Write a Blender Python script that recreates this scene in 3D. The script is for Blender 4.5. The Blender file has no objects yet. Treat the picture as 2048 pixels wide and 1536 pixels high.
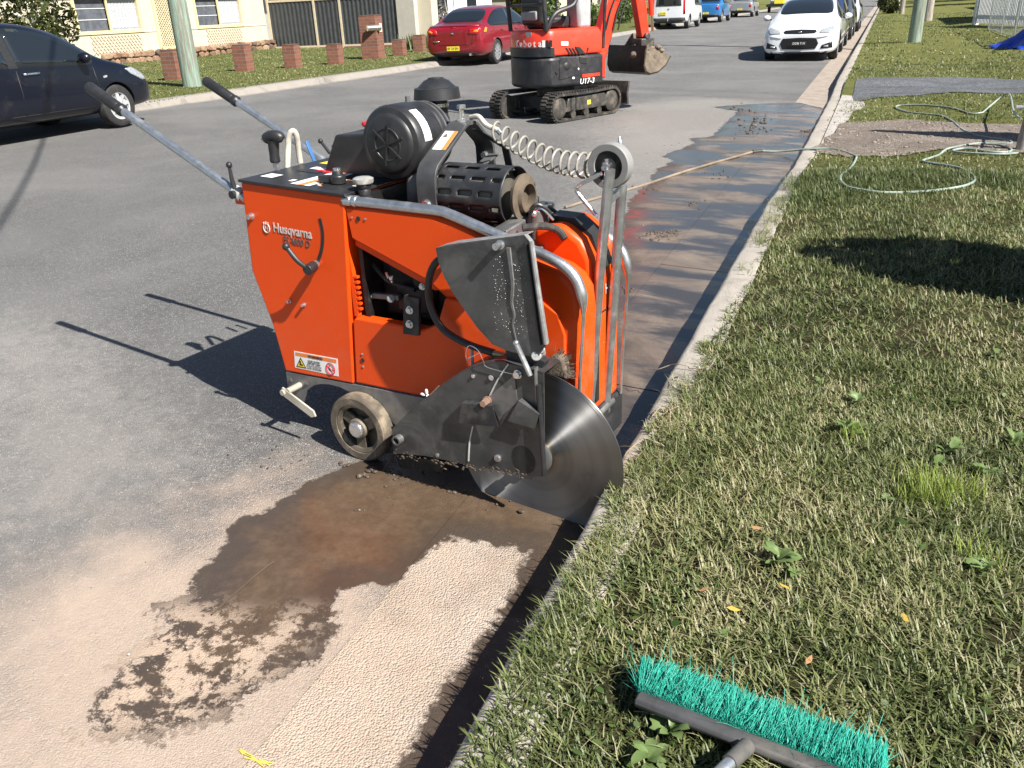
import bpy, bmesh, math, random
import numpy as np
from mathutils import Vector, Matrix
QUICK = False
random.seed(7); RNG = np.random.default_rng(11)
SC = bpy.context.scene
COL = SC.collection

# ---------------------------------------------------------------- camera
F_PX, PITCH, ROLL, YAW, CAM_H = 1682.47, math.radians(24.127), math.radians(-2.565), math.radians(23.133), 1.5805
_fw = Vector((-math.sin(YAW)*math.cos(PITCH), math.cos(YAW)*math.cos(PITCH), -math.sin(PITCH)))
_r = Vector((math.cos(YAW), math.sin(YAW), 0)); _u = _r.cross(_fw)
_r2 = _r*math.cos(ROLL) + _u*math.sin(ROLL); _u2 = -_r*math.sin(ROLL) + _u*math.cos(ROLL)
CAM = Vector((0, 0, CAM_H))
cd = bpy.data.cameras.new('camera'); cam = bpy.data.objects.new('camera', cd); COL.objects.link(cam)
cd.sensor_width = 36; cd.lens = F_PX/2048*36; cd.clip_start = .05; cd.clip_end = 2000
cam.matrix_world = Matrix(((_r2.x, _u2.x, -_fw.x, 0), (_r2.y, _u2.y, -_fw.y, 0), (_r2.z, _u2.z, -_fw.z, CAM_H), (0, 0, 0, 1)))
SC.camera = cam

# ---------------------------------------------------------------- sky, sun, exposure
SUN_AZ, SUN_EL = math.radians(-23), math.radians(44.5)     # azimuth from +X, counter-clockwise
world = bpy.data.worlds.new('World'); SC.world = world; world.use_nodes = True
wn = world.node_tree.nodes; wl = world.node_tree.links
sky = wn.new('ShaderNodeTexSky'); sky.sky_type = 'NISHITA'; sky.sun_disc = False
sky.sun_elevation = SUN_EL; sky.sun_rotation = math.pi/2 - SUN_AZ
sky.air_density = 1.0; sky.dust_density = .6; sky.ozone_density = 1.0
wl.new(sky.outputs[0], wn['Background'].inputs[0]); wn['Background'].inputs[1].default_value = .05
sd = bpy.data.lights.new('sun', 'SUN'); sun = bpy.data.objects.new('sun', sd); COL.objects.link(sun)
sd.energy = 5.0; sd.angle = math.radians(.53); sd.color = (1, .955, .88)
sun.rotation_euler = Vector((math.cos(SUN_AZ)*math.cos(SUN_EL), math.sin(SUN_AZ)*math.cos(SUN_EL), math.sin(SUN_EL))).to_track_quat('Z', 'Y').to_euler()
sun.location = (20, -8, 20)
SC.view_settings.view_transform = 'Standard'; SC.view_settings.look = 'None'
SC.view_settings.exposure = 1.08; SC.view_settings.gamma = 1
SC.cycles.max_bounces = 6; SC.cycles.diffuse_bounces = 3; SC.cycles.glossy_bounces = 3; SC.cycles.transmission_bounces = 4
SC.cycles.caustics_reflective = False; SC.cycles.caustics_refractive = False
SC.cycles.use_denoising = True; SC.cycles.sample_clamp_indirect = 4

# ---------------------------------------------------------------- pixel (2048 x 1536) -> place in the world
SLOPE, XG = .018, -1.17                                     # the road climbs to the left of the gutter
def ray(x, y): return _fw + _r2*((x-1024)/F_PX) - _u2*((y-768)/F_PX)
def road_z(x): return max(0., SLOPE*(XG-x))
def G(x, y, h=None):
    """pixel on the road (h None) or on the level z = h"""
    d = ray(x, y)
    if h is None:
        P = CAM + d*((SLOPE*XG-CAM_H)/(d.z+SLOPE*d.x))
        if P.x > XG: P = CAM + d*(-CAM_H/d.z)
        return P
    return CAM + d*((h-CAM_H)/d.z)
def atX(x, y, X): d = ray(x, y); return CAM + d*(X/d.x)
def atY(x, y, Y): d = ray(x, y); return CAM + d*(Y/d.y)

# ---------------------------------------------------------------- materials
def lin(*c): return tuple(((v/255)/12.92 if v/255 <= .04045 else (((v/255)+.055)/1.055)**2.4) for v in c)
class NT:
    def __init__(s, name):
        s.m = bpy.data.materials.new(name); s.m.use_nodes = True; s.t = s.m.node_tree
        s.b = s.t.nodes['Principled BSDF']; s.co = s.t.nodes.new('ShaderNodeTexCoord')
    def n(s, typ, **kw):
        x = s.t.nodes.new('ShaderNode'+typ)
        for k, v in kw.items():
            if k.startswith('i_'):
                k = k[2:]; x.inputs[int(k) if k.isdigit() else k].default_value = v
            else: setattr(x, k, v)
        return x
    def l(s, a, b): s.t.links.new(a, b); return s
    def noise(s, scale, detail=4, rough=.55, vec=None, dist=0, out=0):
        x = s.n('TexNoise', i_Scale=scale, i_Detail=detail, i_Roughness=rough, i_Distortion=dist)
        s.l(vec if vec is not None else s.co.outputs['Object'], x.inputs['Vector']); return x.outputs[out]
    def voro(s, scale, feature='F1', vec=None, out=0, rnd=1):
        x = s.n('TexVoronoi', feature=feature, i_Scale=scale); x.inputs['Randomness'].default_value = rnd
        s.l(vec if vec is not None else s.co.outputs['Object'], x.inputs['Vector']); return x.outputs[out]
    def ramp(s, fac, stops, interp='LINEAR'):
        x = s.n('ValToRGB'); e = x.color_ramp.elements; x.color_ramp.interpolation = interp
        for i, (p, c) in enumerate(stops):
            if i >= 2: e.new(p)
            e[i].position = p; e[i].color = (*c, 1) if len(c) == 3 else c
        s.l(fac, x.inputs[0]); return x.outputs[0]
    def math(s, op, a, b=None, c=None, clamp=False):
        x = s.n('Math', operation=op, use_clamp=clamp)
        for i, v in enumerate((a, b, c)):
            if v is None: continue
            if isinstance(v, (int, float)): x.inputs[i].default_value = v
            else: s.l(v, x.inputs[i])
        return x.outputs[0]
    def step(s, v, lo, hi):
        x = s.n('MapRange', interpolation_type='SMOOTHSTEP'); x.inputs[1].default_value = lo; x.inputs[2].default_value = hi
        s.l(v, x.inputs[0]); return x.outputs[0]
    def mix(s, fac, a, b, mode='MIX'):
        x = s.n('Mix', data_type='RGBA', blend_type=mode)
        for sock, v in ((x.inputs[0], fac), (x.inputs[6], a), (x.inputs[7], b)):
            if isinstance(v, (int, float)): sock.default_value = v
            elif isinstance(v, tuple): sock.default_value = (*v, 1)[:4]
            else: s.l(v, sock)
        return x.outputs[2]
    def mixf(s, fac, a, b):
        x = s.n('Mix', data_type='FLOAT')
        for sock, v in ((x.inputs[0], fac), (x.inputs[2], a), (x.inputs[3], b)):
            if isinstance(v, (int, float)): sock.default_value = v
            else: s.l(v, sock)
        return x.outputs[0]
    def attr(s, name, out='Fac'): return s.n('Attribute', attribute_name=name).outputs[out]
    def set(s, **kw):
        for k, v in kw.items():
            k = {'base': 'Base Color', 'rough': 'Roughness', 'metal': 'Metallic', 'normal': 'Normal', 'spec': 'Specular IOR Level', 'coat': 'Coat Weight', 'alpha': 'Alpha', 'trans': 'Transmission Weight', 'emit': 'Emission Color', 'emits': 'Emission Strength', 'coatr': 'Coat Roughness', 'sheen': 'Sheen Weight'}[k]
            i = s.b.inputs[k]
            if isinstance(v, (int, float)): i.default_value = v
            elif isinstance(v, tuple): i.default_value = (*v, 1)[:4]
            else: s.l(v, i)
        return s
    def bump(s, h, strength=.4, dist=.01):
        x = s.n('Bump', i_Strength=strength, i_Distance=dist); s.l(h, x.inputs['Height']); s.l(x.outputs[0], s.b.inputs['Normal']); return s
_mc = {}
def M(name, col=(.5, .5, .5), rough=.5, metal=0, var=.12, scale=9, bump=0, bscale=120, bdist=.002, dirt=None, dirtamt=.5, dscale=6, coat=0, spec=.5, rvar=.1):
    """plain painted / metal / plastic surface with uneven colour, gloss and dirt"""
    if name in _mc: return _mc[name]
    t = NT(name); n1 = t.noise(scale, 5, .6)
    c = t.mix(t.step(n1, .3, .7), tuple(v*(1-var) for v in col), tuple(min(1, v*(1+var)) for v in col))
    r = t.mixf(n1, max(.02, rough-rvar), min(1, rough+rvar))
    if dirt:
        d = t.math('MULTIPLY', t.step(t.noise(dscale, 8, .7, dist=.6), .48, .68), dirtamt)
        c = t.mix(d, c, dirt); r = t.mixf(d, r, .85)
    t.set(base=c, rough=r, metal=metal, coat=coat, spec=spec)
    if coat: t.set(coatr=.05)
    if bump: t.bump(t.noise(bscale, 4, .6), bump, bdist)
    _mc[name] = t.m; return t.m

# ---------------------------------------------------------------- mesh building
class MB:
    def __init__(s): s.v = []; s.f = []; s.mi = []; s.cur = 0
    def add(s, vs, fs):
        o = len(s.v); s.v += [tuple(v) for v in vs]; s.f += [tuple(i+o for i in f) for f in fs]; s.mi += [s.cur]*len(fs); return s
    def box(s, a, b):
        x0, x1 = sorted((a[0], b[0])); y0, y1 = sorted((a[1], b[1])); z0, z1 = sorted((a[2], b[2]))
        return s.add([(x0,y0,z0),(x1,y0,z0),(x1,y1,z0),(x0,y1,z0),(x0,y0,z1),(x1,y0,z1),(x1,y1,z1),(x0,y1,z1)],
                     [(3,2,1,0),(4,5,6,7),(0,1,5,4),(1,2,6,5),(2,3,7,6),(3,0,4,7)])
    def obox(s, c, ax, ay, az):
        c, ax, ay, az = map(Vector, (c, ax, ay, az))
        vs = [c+ax*i+ay*j+az*k for k in (-1, 1) for i, j in ((-1,-1),(1,-1),(1,1),(-1,1))]
        fs = [(3,2,1,0),(4,5,6,7),(0,1,5,4),(1,2,6,5),(2,3,7,6),(3,0,4,7)]
        if ax.cross(ay).dot(az) < 0: fs = [f[::-1] for f in fs]
        return s.add(vs, fs)
    def bar(s, p, q, w, h, up=(0, 0, 1)):
        p, q = Vector(p), Vector(q); d = q-p; L = d.length; d.normalize(); up = Vector(up)
        sd_ = d.cross(up)
        if sd_.length < 1e-4: sd_ = d.cross(Vector((1, 0, 0)))
        sd_.normalize(); u2 = sd_.cross(d)
        return s.obox((p+q)/2, d*(L/2), sd_*(w/2), u2*(h/2))
    def cyl(s, p, q, r0, r1=None, n=16, cap=True):
        r1 = r0 if r1 is None else r1; p, q = Vector(p), Vector(q); d = (q-p).normalized()
        a = d.orthogonal().normalized(); b = d.cross(a); vs = []
        for c, r in ((p, r0), (q, r1)):
            for i in range(n):
                t = 2*math.pi*i/n; vs.append(c + a*(math.cos(t)*r) + b*(math.sin(t)*r))
        fs = [(i, (i+1) % n, n+(i+1) % n, n+i) for i in range(n)]
        if cap: fs += [tuple(range(n))[::-1], tuple(range(n, 2*n))]
        return s.add(vs, fs)
    def tube(s, pts, r, n=10, cap=True, closed=False):
        P = [Vector(q) for q in pts]; m = len(P); rr = r if isinstance(r, (list, tuple)) else [r]*m
        vs = []; ref = None
        for i, q in enumerate(P):
            d = (P[(i+1) % m]-P[i-1]) if closed else (P[min(i+1, m-1)]-P[max(i-1, 0)])
            d = d.normalized()
            ref = d.orthogonal().normalized() if ref is None else (ref - d*ref.dot(d)).normalized()
            b = d.cross(ref)
            for k in range(n):
                t = 2*math.pi*k/n; vs.append(q + ref*(math.cos(t)*rr[i]) + b*(math.sin(t)*rr[i]))
        fs = [(i*n+k, i*n+(k+1) % n, (i+1)*n+(k+1) % n, (i+1)*n+k) for i in range(m-1) for k in range(n)]
        if closed: fs += [((m-1)*n+k, (m-1)*n+(k+1) % n, (k+1) % n, k) for k in range(n)]
        elif cap: fs += [tuple(range(n))[::-1], tuple(range((m-1)*n, m*n))]
        return s.add(vs, fs)
    def prism(s, poly, a, b, f):
        """poly: 2-D points, f(p, q, h) -> 3-D, from height a to b"""
        n = len(poly); vs = [f(x, y, a) for x, y in poly] + [f(x, y, b) for x, y in poly]
        fs = [tuple(range(n))[::-1], tuple(range(n, 2*n))] + [(i, (i+1) % n, n+(i+1) % n, n+i) for i in range(n)]
        return s.add(vs, fs)
    def side(s, poly, y0, y1): return s.prism(poly, y0, y1, lambda x, z, h: (x, h, z))     # x-z outline, thickness in y
    def plan(s, poly, z0, z1): return s.prism(poly, z0, z1, lambda x, y, h: (x, y, h))
    def front(s, poly, x0, x1): return s.prism(poly, x0, x1, lambda y, z, h: (h, y, z))
    def lathe(s, prof, c, axis=(0, 0, 1), n=24, ref=None, cap=True):
        """prof: (radius, height along axis)"""
        d = Vector(axis).normalized(); a = d.orthogonal().normalized() if ref is None else Vector(ref); b = d.cross(a); c = Vector(c); vs = []; m = len(prof)
        for r, h in prof:
            for k in range(n):
                t = 2*math.pi*k/n; vs.append(c + d*h + a*(math.cos(t)*r) + b*(math.sin(t)*r))
        fs = [(i*n+k, i*n+(k+1) % n, (i+1)*n+(k+1) % n, (i+1)*n+k) for i in range(m-1) for k in range(n)]
        if cap and prof[0][0] > 1e-5: fs.append(tuple(range(n))[::-1])
        if cap and prof[-1][0] > 1e-5: fs.append(tuple(range((m-1)*n, m*n)))
        return s.add(vs, fs)
    def ball(s, c, r, n=12, sq=(1, 1, 1)):
        prof = [(math.sin(math.pi*i/8), -math.cos(math.pi*i/8)) for i in range(9)]; c = Vector(c); vs = []
        for rr, h in prof:
            for k in range(n):
                t = 2*math.pi*k/n; vs.append((c.x+rr*math.cos(t)*r*sq[0], c.y+rr*math.sin(t)*r*sq[1], c.z+h*r*sq[2]))
        return s.add(vs, [(i*n+k, i*n+(k+1) % n, (i+1)*n+(k+1) % n, (i+1)*n+k) for i in range(8) for k in range(n)])
    def mesh(s, name='m', smooth=35, fix=True):
        me = bpy.data.meshes.new(name); me.from_pydata(s.v, [], s.f); me.validate()
        if fix:
            bm = bmesh.new(); bm.from_mesh(me); bmesh.ops.remove_doubles(bm, verts=bm.verts, dist=1e-5)
            bmesh.ops.recalc_face_normals(bm, faces=bm.faces); bm.to_mesh(me); bm.free()
        if smooth: me.shade_smooth(); me.set_sharp_from_angle(angle=math.radians(smooth))
        return me
    def build(s, name, mat, parent=None, smooth=35, bevel=0, fix=True, seg=2, label=None):
        me = s.mesh(name, smooth, fix); me.materials.append(mat)
        return put(name, me, parent, bevel, seg, label)
def put(name, me, parent=None, bevel=0, seg=2, label=None):
    o = bpy.data.objects.new(name, me); COL.objects.link(o)
    if parent is not None: o.parent = parent
    if bevel:
        m = o.modifiers.new('bevel', 'BEVEL'); m.width = bevel; m.segments = seg; m.limit_method = 'ANGLE'; m.angle_limit = math.radians(40); m.harden_normals = False
    if label: o['label'] = label
    return o
def empty(name, loc=(0, 0, 0), rz=0, label=None, cat=None, group=None, kind=None):
    o = bpy.data.objects.new(name, None); COL.objects.link(o); o.location = loc; o.rotation_euler = (0, 0, rz); o.empty_display_size = .1
    return tag(o, label, cat, group, kind)
def tag(o, label=None, cat=None, group=None, kind=None):
    for k, v in (('label', label), ('category', cat), ('group', group), ('kind', kind)):
        if v: o[k] = v
    return o
def copy_tree(o, parent=None):
    c = o.copy(); COL.objects.link(c); c.parent = parent
    for ch in [x for x in bpy.data.objects if x.parent == o]: copy_tree(ch, c)
    return c
def text(body, name, mat, parent, size, M4, extrude=.0006, align='CENTER', shear=0, offset=0, sx=1):
    cu = bpy.data.curves.new(name, 'FONT'); cu.body = body; cu.size = size; cu.extrude = extrude; cu.align_x = align; cu.align_y = 'CENTER'; cu.shear = shear; cu.offset = offset; cu.resolution_u = 3
    tmp = bpy.data.objects.new(name, cu); COL.objects.link(tmp)
    me = bpy.data.meshes.new_from_object(tmp.evaluated_get(bpy.context.evaluated_depsgraph_get()))
    bpy.data.objects.remove(tmp); bpy.data.curves.remove(cu)
    me.transform(Matrix.Diagonal((sx, 1, 1, 1))); me.transform(M4); me.materials.clear(); me.materials.append(mat)
    return put(name, me, parent)
def frame(o, x, y):
    """matrix with origin o, text direction x, text up y"""
    o, x, y = Vector(o), Vector(x).normalized(), Vector(y).normalized(); z = x.cross(y).normalized(); y = z.cross(x)
    return Matrix(((x.x, y.x, z.x, o.x), (x.y, y.y, z.y, o.y), (x.z, y.z, z.z, o.z), (0, 0, 0, 1)))
def smooth_path(pts, k=8, closed=False):
    P = [Vector(q) for q in pts]; n = len(P); out = []
    for i in range(n if closed else n-1):
        p0, p1, p2, p3 = (P[(i-1) % n], P[i], P[(i+1) % n], P[(i+2) % n]) if closed else (P[max(i-1, 0)], P[i], P[i+1], P[min(i+2, n-1)])
        for j in range(k):
            t = j/k; out.append(.5*((2*p1)+(p2-p0)*t+(2*p0-5*p1+4*p2-p3)*t*t+(3*p1-p0-3*p2+p3)*t*t*t))
    if not closed: out.append(P[-1])
    return out
def mesh_np(name, V, F, mat, attrs=None, kind=None, smooth=False, parent=None):
    """numpy verts (n,3) and faces (m,k) of one size"""
    me = bpy.data.meshes.new(name); n, (m, k) = len(V), F.shape
    me.vertices.add(n); me.vertices.foreach_set('co', np.ascontiguousarray(V, np.float32).ravel())
    me.loops.add(m*k); me.loops.foreach_set('vertex_index', np.ascontiguousarray(F, np.int32).ravel())
    me.polygons.add(m); me.polygons.foreach_set('loop_start', np.arange(0, m*k, k, dtype=np.int32))
    if smooth: me.polygons.foreach_set('use_smooth', np.ones(m, bool))
    me.update(calc_edges=True)
    for a, v in (attrs or {}).items():
        at = me.attributes.new(a, 'FLOAT', 'POINT'); at.data.foreach_set('value', np.ascontiguousarray(v, np.float32))
    me.materials.append(mat); o = put(name, me, parent)
    if kind: o['kind'] = kind
    return o
# ================================================================ GROUND
KX, KZ = -.655, .15                   # front edge and height of the near kerb
LX = -11.54                           # gutter line of the far kerb
VZ = KZ + .005                        # level of the grass verge beside the near kerb
LVZ = road_z(LX) + .12                # level of the far verge
def sdist(P, poly):
    """signed distance of points P (n,2) to a polygon, positive inside"""
    A = np.array(poly); B = np.roll(A, -1, 0); d = np.full(len(P), 1e9); ins = np.zeros(len(P), bool)
    for a, b in zip(A, B):
        ab = b-a; t = np.clip(((P-a)@ab)/(ab@ab+1e-12), 0, 1); d = np.minimum(d, np.hypot(*(P-a-t[:, None]*ab).T))
        c = ((a[1] > P[:, 1]) != (b[1] > P[:, 1])); xs = (b[0]-a[0])*(P[:, 1]-a[1])/(b[1]-a[1]+1e-12)+a[0]
        ins ^= c & (P[:, 0] < xs)
    return np.where(ins, d, -d)
def gpoly(px): return [tuple(G(x, y))[:2] for x, y in px]
WET_NEAR = gpoly([(700,925),(640,948),(600,966),(562,1000),(527,1032),(486,1035),(451,1052),(451,1082),(410,1117),(375,1164),(372,1190),(305,1228),(322,1255),(281,1298),(234,1334),(172,1405),(140,1452),(205,1470),(300,1455),
    (375,1442),(457,1416),(527,1369),(615,1340),(656,1298),(674,1251),(668,1193),(688,1180),(738,1178),(768,1193),(820,1164),(850,1117),(891,1076),(949,1087),(1008,1093),(1062,1096),(1025,1181),(973,1263),(902,1334),(844,1398),(809,1486),(775,1580),(700,1750),(1000,1700),(1080,1300),(1240,1000),(1150,930),(760,905)])
DUSTY = gpoly([(620,960),(520,1090),(420,1125),(330,1200),(300,1230),(255,1300),(180,1400),(120,1460),(100,1536),(600,1536),(700,1330),(560,1350),(480,1400),(700,1220),(560,1150)])
MOTTLE = gpoly([(352,1228),(434,1252),(504,1275),(586,1252),(545,1298),(516,1345),(410,1398),(363,1440),(305,1427),(176,1462),(205,1386),(264,1310)])
DRYTAN = gpoly([(640,935),(420,1000),(200,1060),(0,1150),(-300,1400),(-500,1900),(1000,1900),(1000,1300),(1000,1000),(800,930)])
DRYNEAR = gpoly([(-200,560),(250,640),(640,900),(600,960),(300,1060),(0,1180),(-300,1300)])
WET_FAR = gpoly([(1419,214),(1475,223),(1442,254),(1422,274),(1376,277),(1391,287),(1351,302),(1323,312),(1348,322),(1315,338),(1290,372),(1262,398),(1246,440),(1240,500),(1225,600),(1210,720),(1180,830),(1120,900),(1170,1000),(1290,900),(1420,720),(1640,380),(1720,225),(1600,205),(1500,208)])
DRYFAR = gpoly([(1180,210),(1400,190),(1640,200),(1640,300),(1330,420),(1250,500),(1060,420),(1090,300)])
TRACKS = gpoly([(0,775),(260,782),(560,800),(660,860),(520,900),(240,850),(60,835),(0,850)])
def fields(P):
    w1 = sdist(P, WET_NEAR); w2 = sdist(P, WET_FAR)
    return dict(wet=np.clip(np.maximum(w1, w2), -1, .5), far=np.clip(w2*2+.5, 0, 1), mott=np.clip(sdist(P, MOTTLE), -.3, .3),
                tan=np.clip(sdist(P, DRYTAN), -1, 1), dry=np.clip(np.maximum(np.maximum(sdist(P, DRYFAR)*.6, sdist(P, TRACKS)), sdist(P, DRYNEAR)*.8), -1, 1))
def grid(name, xs, ys, zf, mat, parent=None, kind='structure'):
    X, Y = np.meshgrid(xs, ys); nx, ny = len(xs), len(ys); Z = zf(X, Y)
    V = np.stack([X.ravel(), Y.ravel(), Z.ravel()], 1); i = np.arange((ny-1)*nx).reshape(ny-1, nx)[:, :-1].ravel()
    F = np.stack([i, i+1, i+nx+1, i+nx], 1)
    return mesh_np(name, V, F, mat, fields(V[:, :2]), kind, True, parent)
def slurry_shader(t, base, rough, height, tan_col=(.37, .275, .205), wet_amt=1.0, film_flat=.85):
    """adds dried slurry film, wet slurry and puddles to a ground material"""
    wet, far, mott, tan, dry = (t.attr(a) for a in ('wet', 'far', 'mott', 'tan', 'dry'))
    nb = t.noise(3.2, 8, .62, dist=.3); nf = t.noise(26, 6, .65); nm = t.noise(12, 10, .76, dist=.15); nl = t.noise(.9, 4, .5)
    sxy = t.n('SeparateXYZ'); t.l(t.co.outputs['Object'], sxy.inputs[0]); ypos = sxy.outputs[1]
    # pale dry film
    tf = t.math('ADD', t.math('MULTIPLY', tan, 1.1), t.math('MULTIPLY', t.math('SUBTRACT', nb, .5), 1.3))
    tf = t.math('MULTIPLY', t.step(tf, -.35, .55), t.mixf(nf, .6, 1.0))
    df = t.math('ADD', t.math('MULTIPLY', dry, 1.2), t.math('MULTIPLY', t.math('SUBTRACT', nm, .5), 1.6))
    df = t.math('MULTIPLY', t.step(df, .0, .7), .55)
    c = t.mix(t.math('MULTIPLY', tf, .85), base, t.mix(nb, tan_col, (.47, .365, .285)))
    c = t.mix(df, c, t.mix(.5, t.mix(1.0, c, (1.9, 1.85, 1.8), 'MULTIPLY'), (.36, .325, .29))); r = t.mixf(tf, rough, .9)
    # wet slurry: polygon field broken up by noise
    wf = t.math('ADD', t.math('ADD', wet, t.math('MULTIPLY', t.step(mott, -.3, .0), t.math('MULTIPLY', t.math('SUBTRACT', nm, .49), .40))), t.math('ADD', t.math('MULTIPLY', t.math('SUBTRACT', nb, .5), .20), t.math('MULTIPLY', t.math('SUBTRACT', nf, .5), .10)))
    mk = t.math('MULTIPLY', t.step(mott, -.16, .10), t.step(nm, .475, .55))      # drying islands inside it
    drop = t.math('MULTIPLY', t.math('MULTIPLY', t.step(t.voro(34), .24, .17), t.step(t.noise(5, 3, .5), .50, .58)), t.math('MULTIPLY', t.math('MULTIPLY', t.step(wet, -.75, -.2), t.step(ypos, 1.75, 2.3)), t.math('SUBTRACT', 1, far)))
    wm = t.math('MULTIPLY', t.math('MAXIMUM', t.math('MULTIPLY', t.step(wf, -.008, .014), t.math('SUBTRACT', 1, mk)), t.math('MULTIPLY', drop, .75)), wet_amt)
    edge = t.step(t.math('ADD', wf, t.math('MULTIPLY', t.math('SUBTRACT', nb, .5), .25)), .20, .02)
    brown = t.ramp(t.mixf(.35, t.noise(2.2, 8, .7, dist=.3), nf), [(.3, (.050, .034, .023)), (.48, (.090, .060, .038)), (.68, (.14, .098, .065))])
    farc = t.ramp(t.noise(1.9, 6, .6, dist=1.0), [(.32, (.095, .073, .058)), (.5, (.165, .128, .10)), (.72, (.25, .195, .15))])
    wc = t.mix(far, brown, farc); wc = t.mix(t.math('MULTIPLY', edge, .75), wc, (.050, .040, .033))
    mpf = t.n('Mapping'); mpf.inputs['Scale'].default_value = (.75, 1.9, 1); t.l(t.co.outputs['Object'], mpf.inputs[0])
    film = t.step(t.noise(1.3, 7, .62, mpf.outputs[0], .4), .445, .58)                        # standing water against drying mud
    wr = t.mixf(film, .06, .27); wc = t.mix(t.math('MULTIPLY', far, t.math('SUBTRACT', 1, film)), wc, (.045, .038, .034)); wr = t.mixf(far, t.math('ADD', wr, .12), wr)
    c = t.mix(wm, c, wc); r = t.mixf(wm, r, wr)
    c = t.mix(t.math('MULTIPLY', mk, t.step(wf, -.02, .02)), c, t.mix(nf, (.32, .235, .17), (.45, .35, .27)))
    flat = t.math('MULTIPLY', wm, t.mixf(film, .97, .75))
    h = t.math('MULTIPLY', height, t.math('SUBTRACT', 1, t.math('MAXIMUM', flat, t.math('MULTIPLY', tf, film_flat))))
    t.set(base=c, rough=r, spec=.5); t.bump(h, .9, .007)
    return t.m
def road_material():
    t = NT('asphalt'); v1 = t.voro(210); v2 = t.voro(95); cc = t.voro(210, out=1)
    big = t.noise(.55, 5, .6, dist=.4); mid = t.noise(7, 5, .6)
    sp = t.n('SeparateColor'); t.l(cc, sp.inputs[0])
    cc2 = t.voro(85, out=1); sp2 = t.n('SeparateColor'); t.l(cc2, sp2.inputs[0])
    stone = t.ramp(t.mixf(.45, sp.outputs[0], sp2.outputs[0]), [(0, (.045, .044, .043)), (.30, (.10, .097, .093)), (.52, (.19, .184, .176)), (.70, (.33, .32, .305)), (.85, (.62, .60, .57))])
    _unused = t.ramp(sp.outputs[0], [(0, (.060, .058, .056)), (.45, (.135, .131, .126)), (.8, (.25, .242, .23)), (1, (.58, .56, .53))])
    base = t.mix(t.step(v1, .55, .25), (.045, .045, .046), stone)
    base = t.mix(t.step(big, .35, .7), base, t.mix(.45, base, (.245, .237, .226)))
    base = t.mix(.22, base, t.mix(mid, (.16, .157, .153), (.29, .285, .277)))
    # tyre-polished bands along the road
    xy = t.n('SeparateXYZ'); t.l(t.co.outputs['Object'], xy.inputs[0])
    band = t.math('MULTIPLY', t.step(t.math('SINE', t.math('ADD', t.math('MULTIPLY', xy.outputs[0], 1.9), mid)), .2, 1), .22)
    base = t.mix(band, base, (.15, .149, .146))
    h = t.math('ADD', t.math('MULTIPLY', t.math('SUBTRACT', .6, v1), .9), t.math('MULTIPLY', t.math('SUBTRACT', .6, v2), .5))
    return slurry_shader(t, base, .82, h)
def gutter_material():
    t = NT('gutter_concrete'); v = t.voro(170); n1 = t.noise(5, 6, .6); n2 = t.noise(60, 5, .6)
    base = t.ramp(n1, [(.28, (.23, .185, .145)), (.5, (.335, .285, .24)), (.75, (.43, .38, .33))])
    base = t.mix(.25, base, t.mix(n2, (.18, .13, .095), (.52, .43, .35)))
    h = t.math('ADD', t.math('SUBTRACT', .7, v), t.math('MULTIPLY', n2, .4))
    return slurry_shader(t, base, .9, h, film_flat=.35)
MAT_ROAD = road_material(); MAT_GUT = gutter_material()
def conc(name, c0, c1, joint=None):
    t = NT(name); n1 = t.noise(4, 7, .65); n2 = t.noise(90, 5, .65); st = t.step(t.noise(2.2, 6, .7, dist=.7), .5, .68)
    c = t.mix(n1, c0, c1); c = t.mix(.3, c, t.mix(n2, tuple(v*.5 for v in c0), tuple(min(1, v*1.4) for v in c1)))
    c = t.mix(t.math('MULTIPLY', st, .45), c, tuple(v*.45 for v in c0))
    t.set(base=c, rough=.92); t.bump(t.math('ADD', n2, t.math('MULTIPLY', t.voro(70), .5)), .5, .004); return t.m
MAT_KERB = conc('kerb_concrete', (.31, .275, .235), (.45, .41, .36))
MAT_KERBF = conc('far_kerb_concrete', (.19, .172, .15), (.30, .275, .245))
MAT_APRON = conc('apron_concrete', (.30, .275, .25), (.44, .41, .38))
# --- base sheet to the horizon
def far_ground():
    t = NT('far_grass'); n = t.noise(.7, 7, .65); n2 = t.noise(18, 5, .7)
    t.set(base=t.mix(t.mixf(.5, n, n2), (.055, .07, .02), (.17, .16, .06)), rough=.95); t.bump(n2, .6, .03)
    return t.m
MAT_FARG = far_ground()
g = MB().add([(-900, -300, -.12), (900, -300, -.12), (900, 1400, -.12), (-900, 1400, -.12)], [(0, 1, 2, 3)]).build('ground', MAT_FARG); tag(g, kind='structure')
# --- road
fy = [.45]
while fy[-1] < 18: fy.append(fy[-1] + max(.03, (fy[-1]-4.5)*.012 if fy[-1] > 4.5 else .03))
ys = np.array([-6, -3, -1, 0.] + fy + [22, 28, 36, 46, 60, 80, 110, 150, 200, 260])
xs = np.concatenate([np.linspace(-13.2, -6, 14)[:-1], np.arange(-6, XG-.02, .035), [XG]])
def zroad(X, Y):
    return np.maximum(0, SLOPE*(XG-X)) + .004*np.sin(X*1.3+Y*.4)*np.clip(-1-X, 0, 1)
road = grid('road', xs, ys, zroad, MAT_ROAD)
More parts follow.
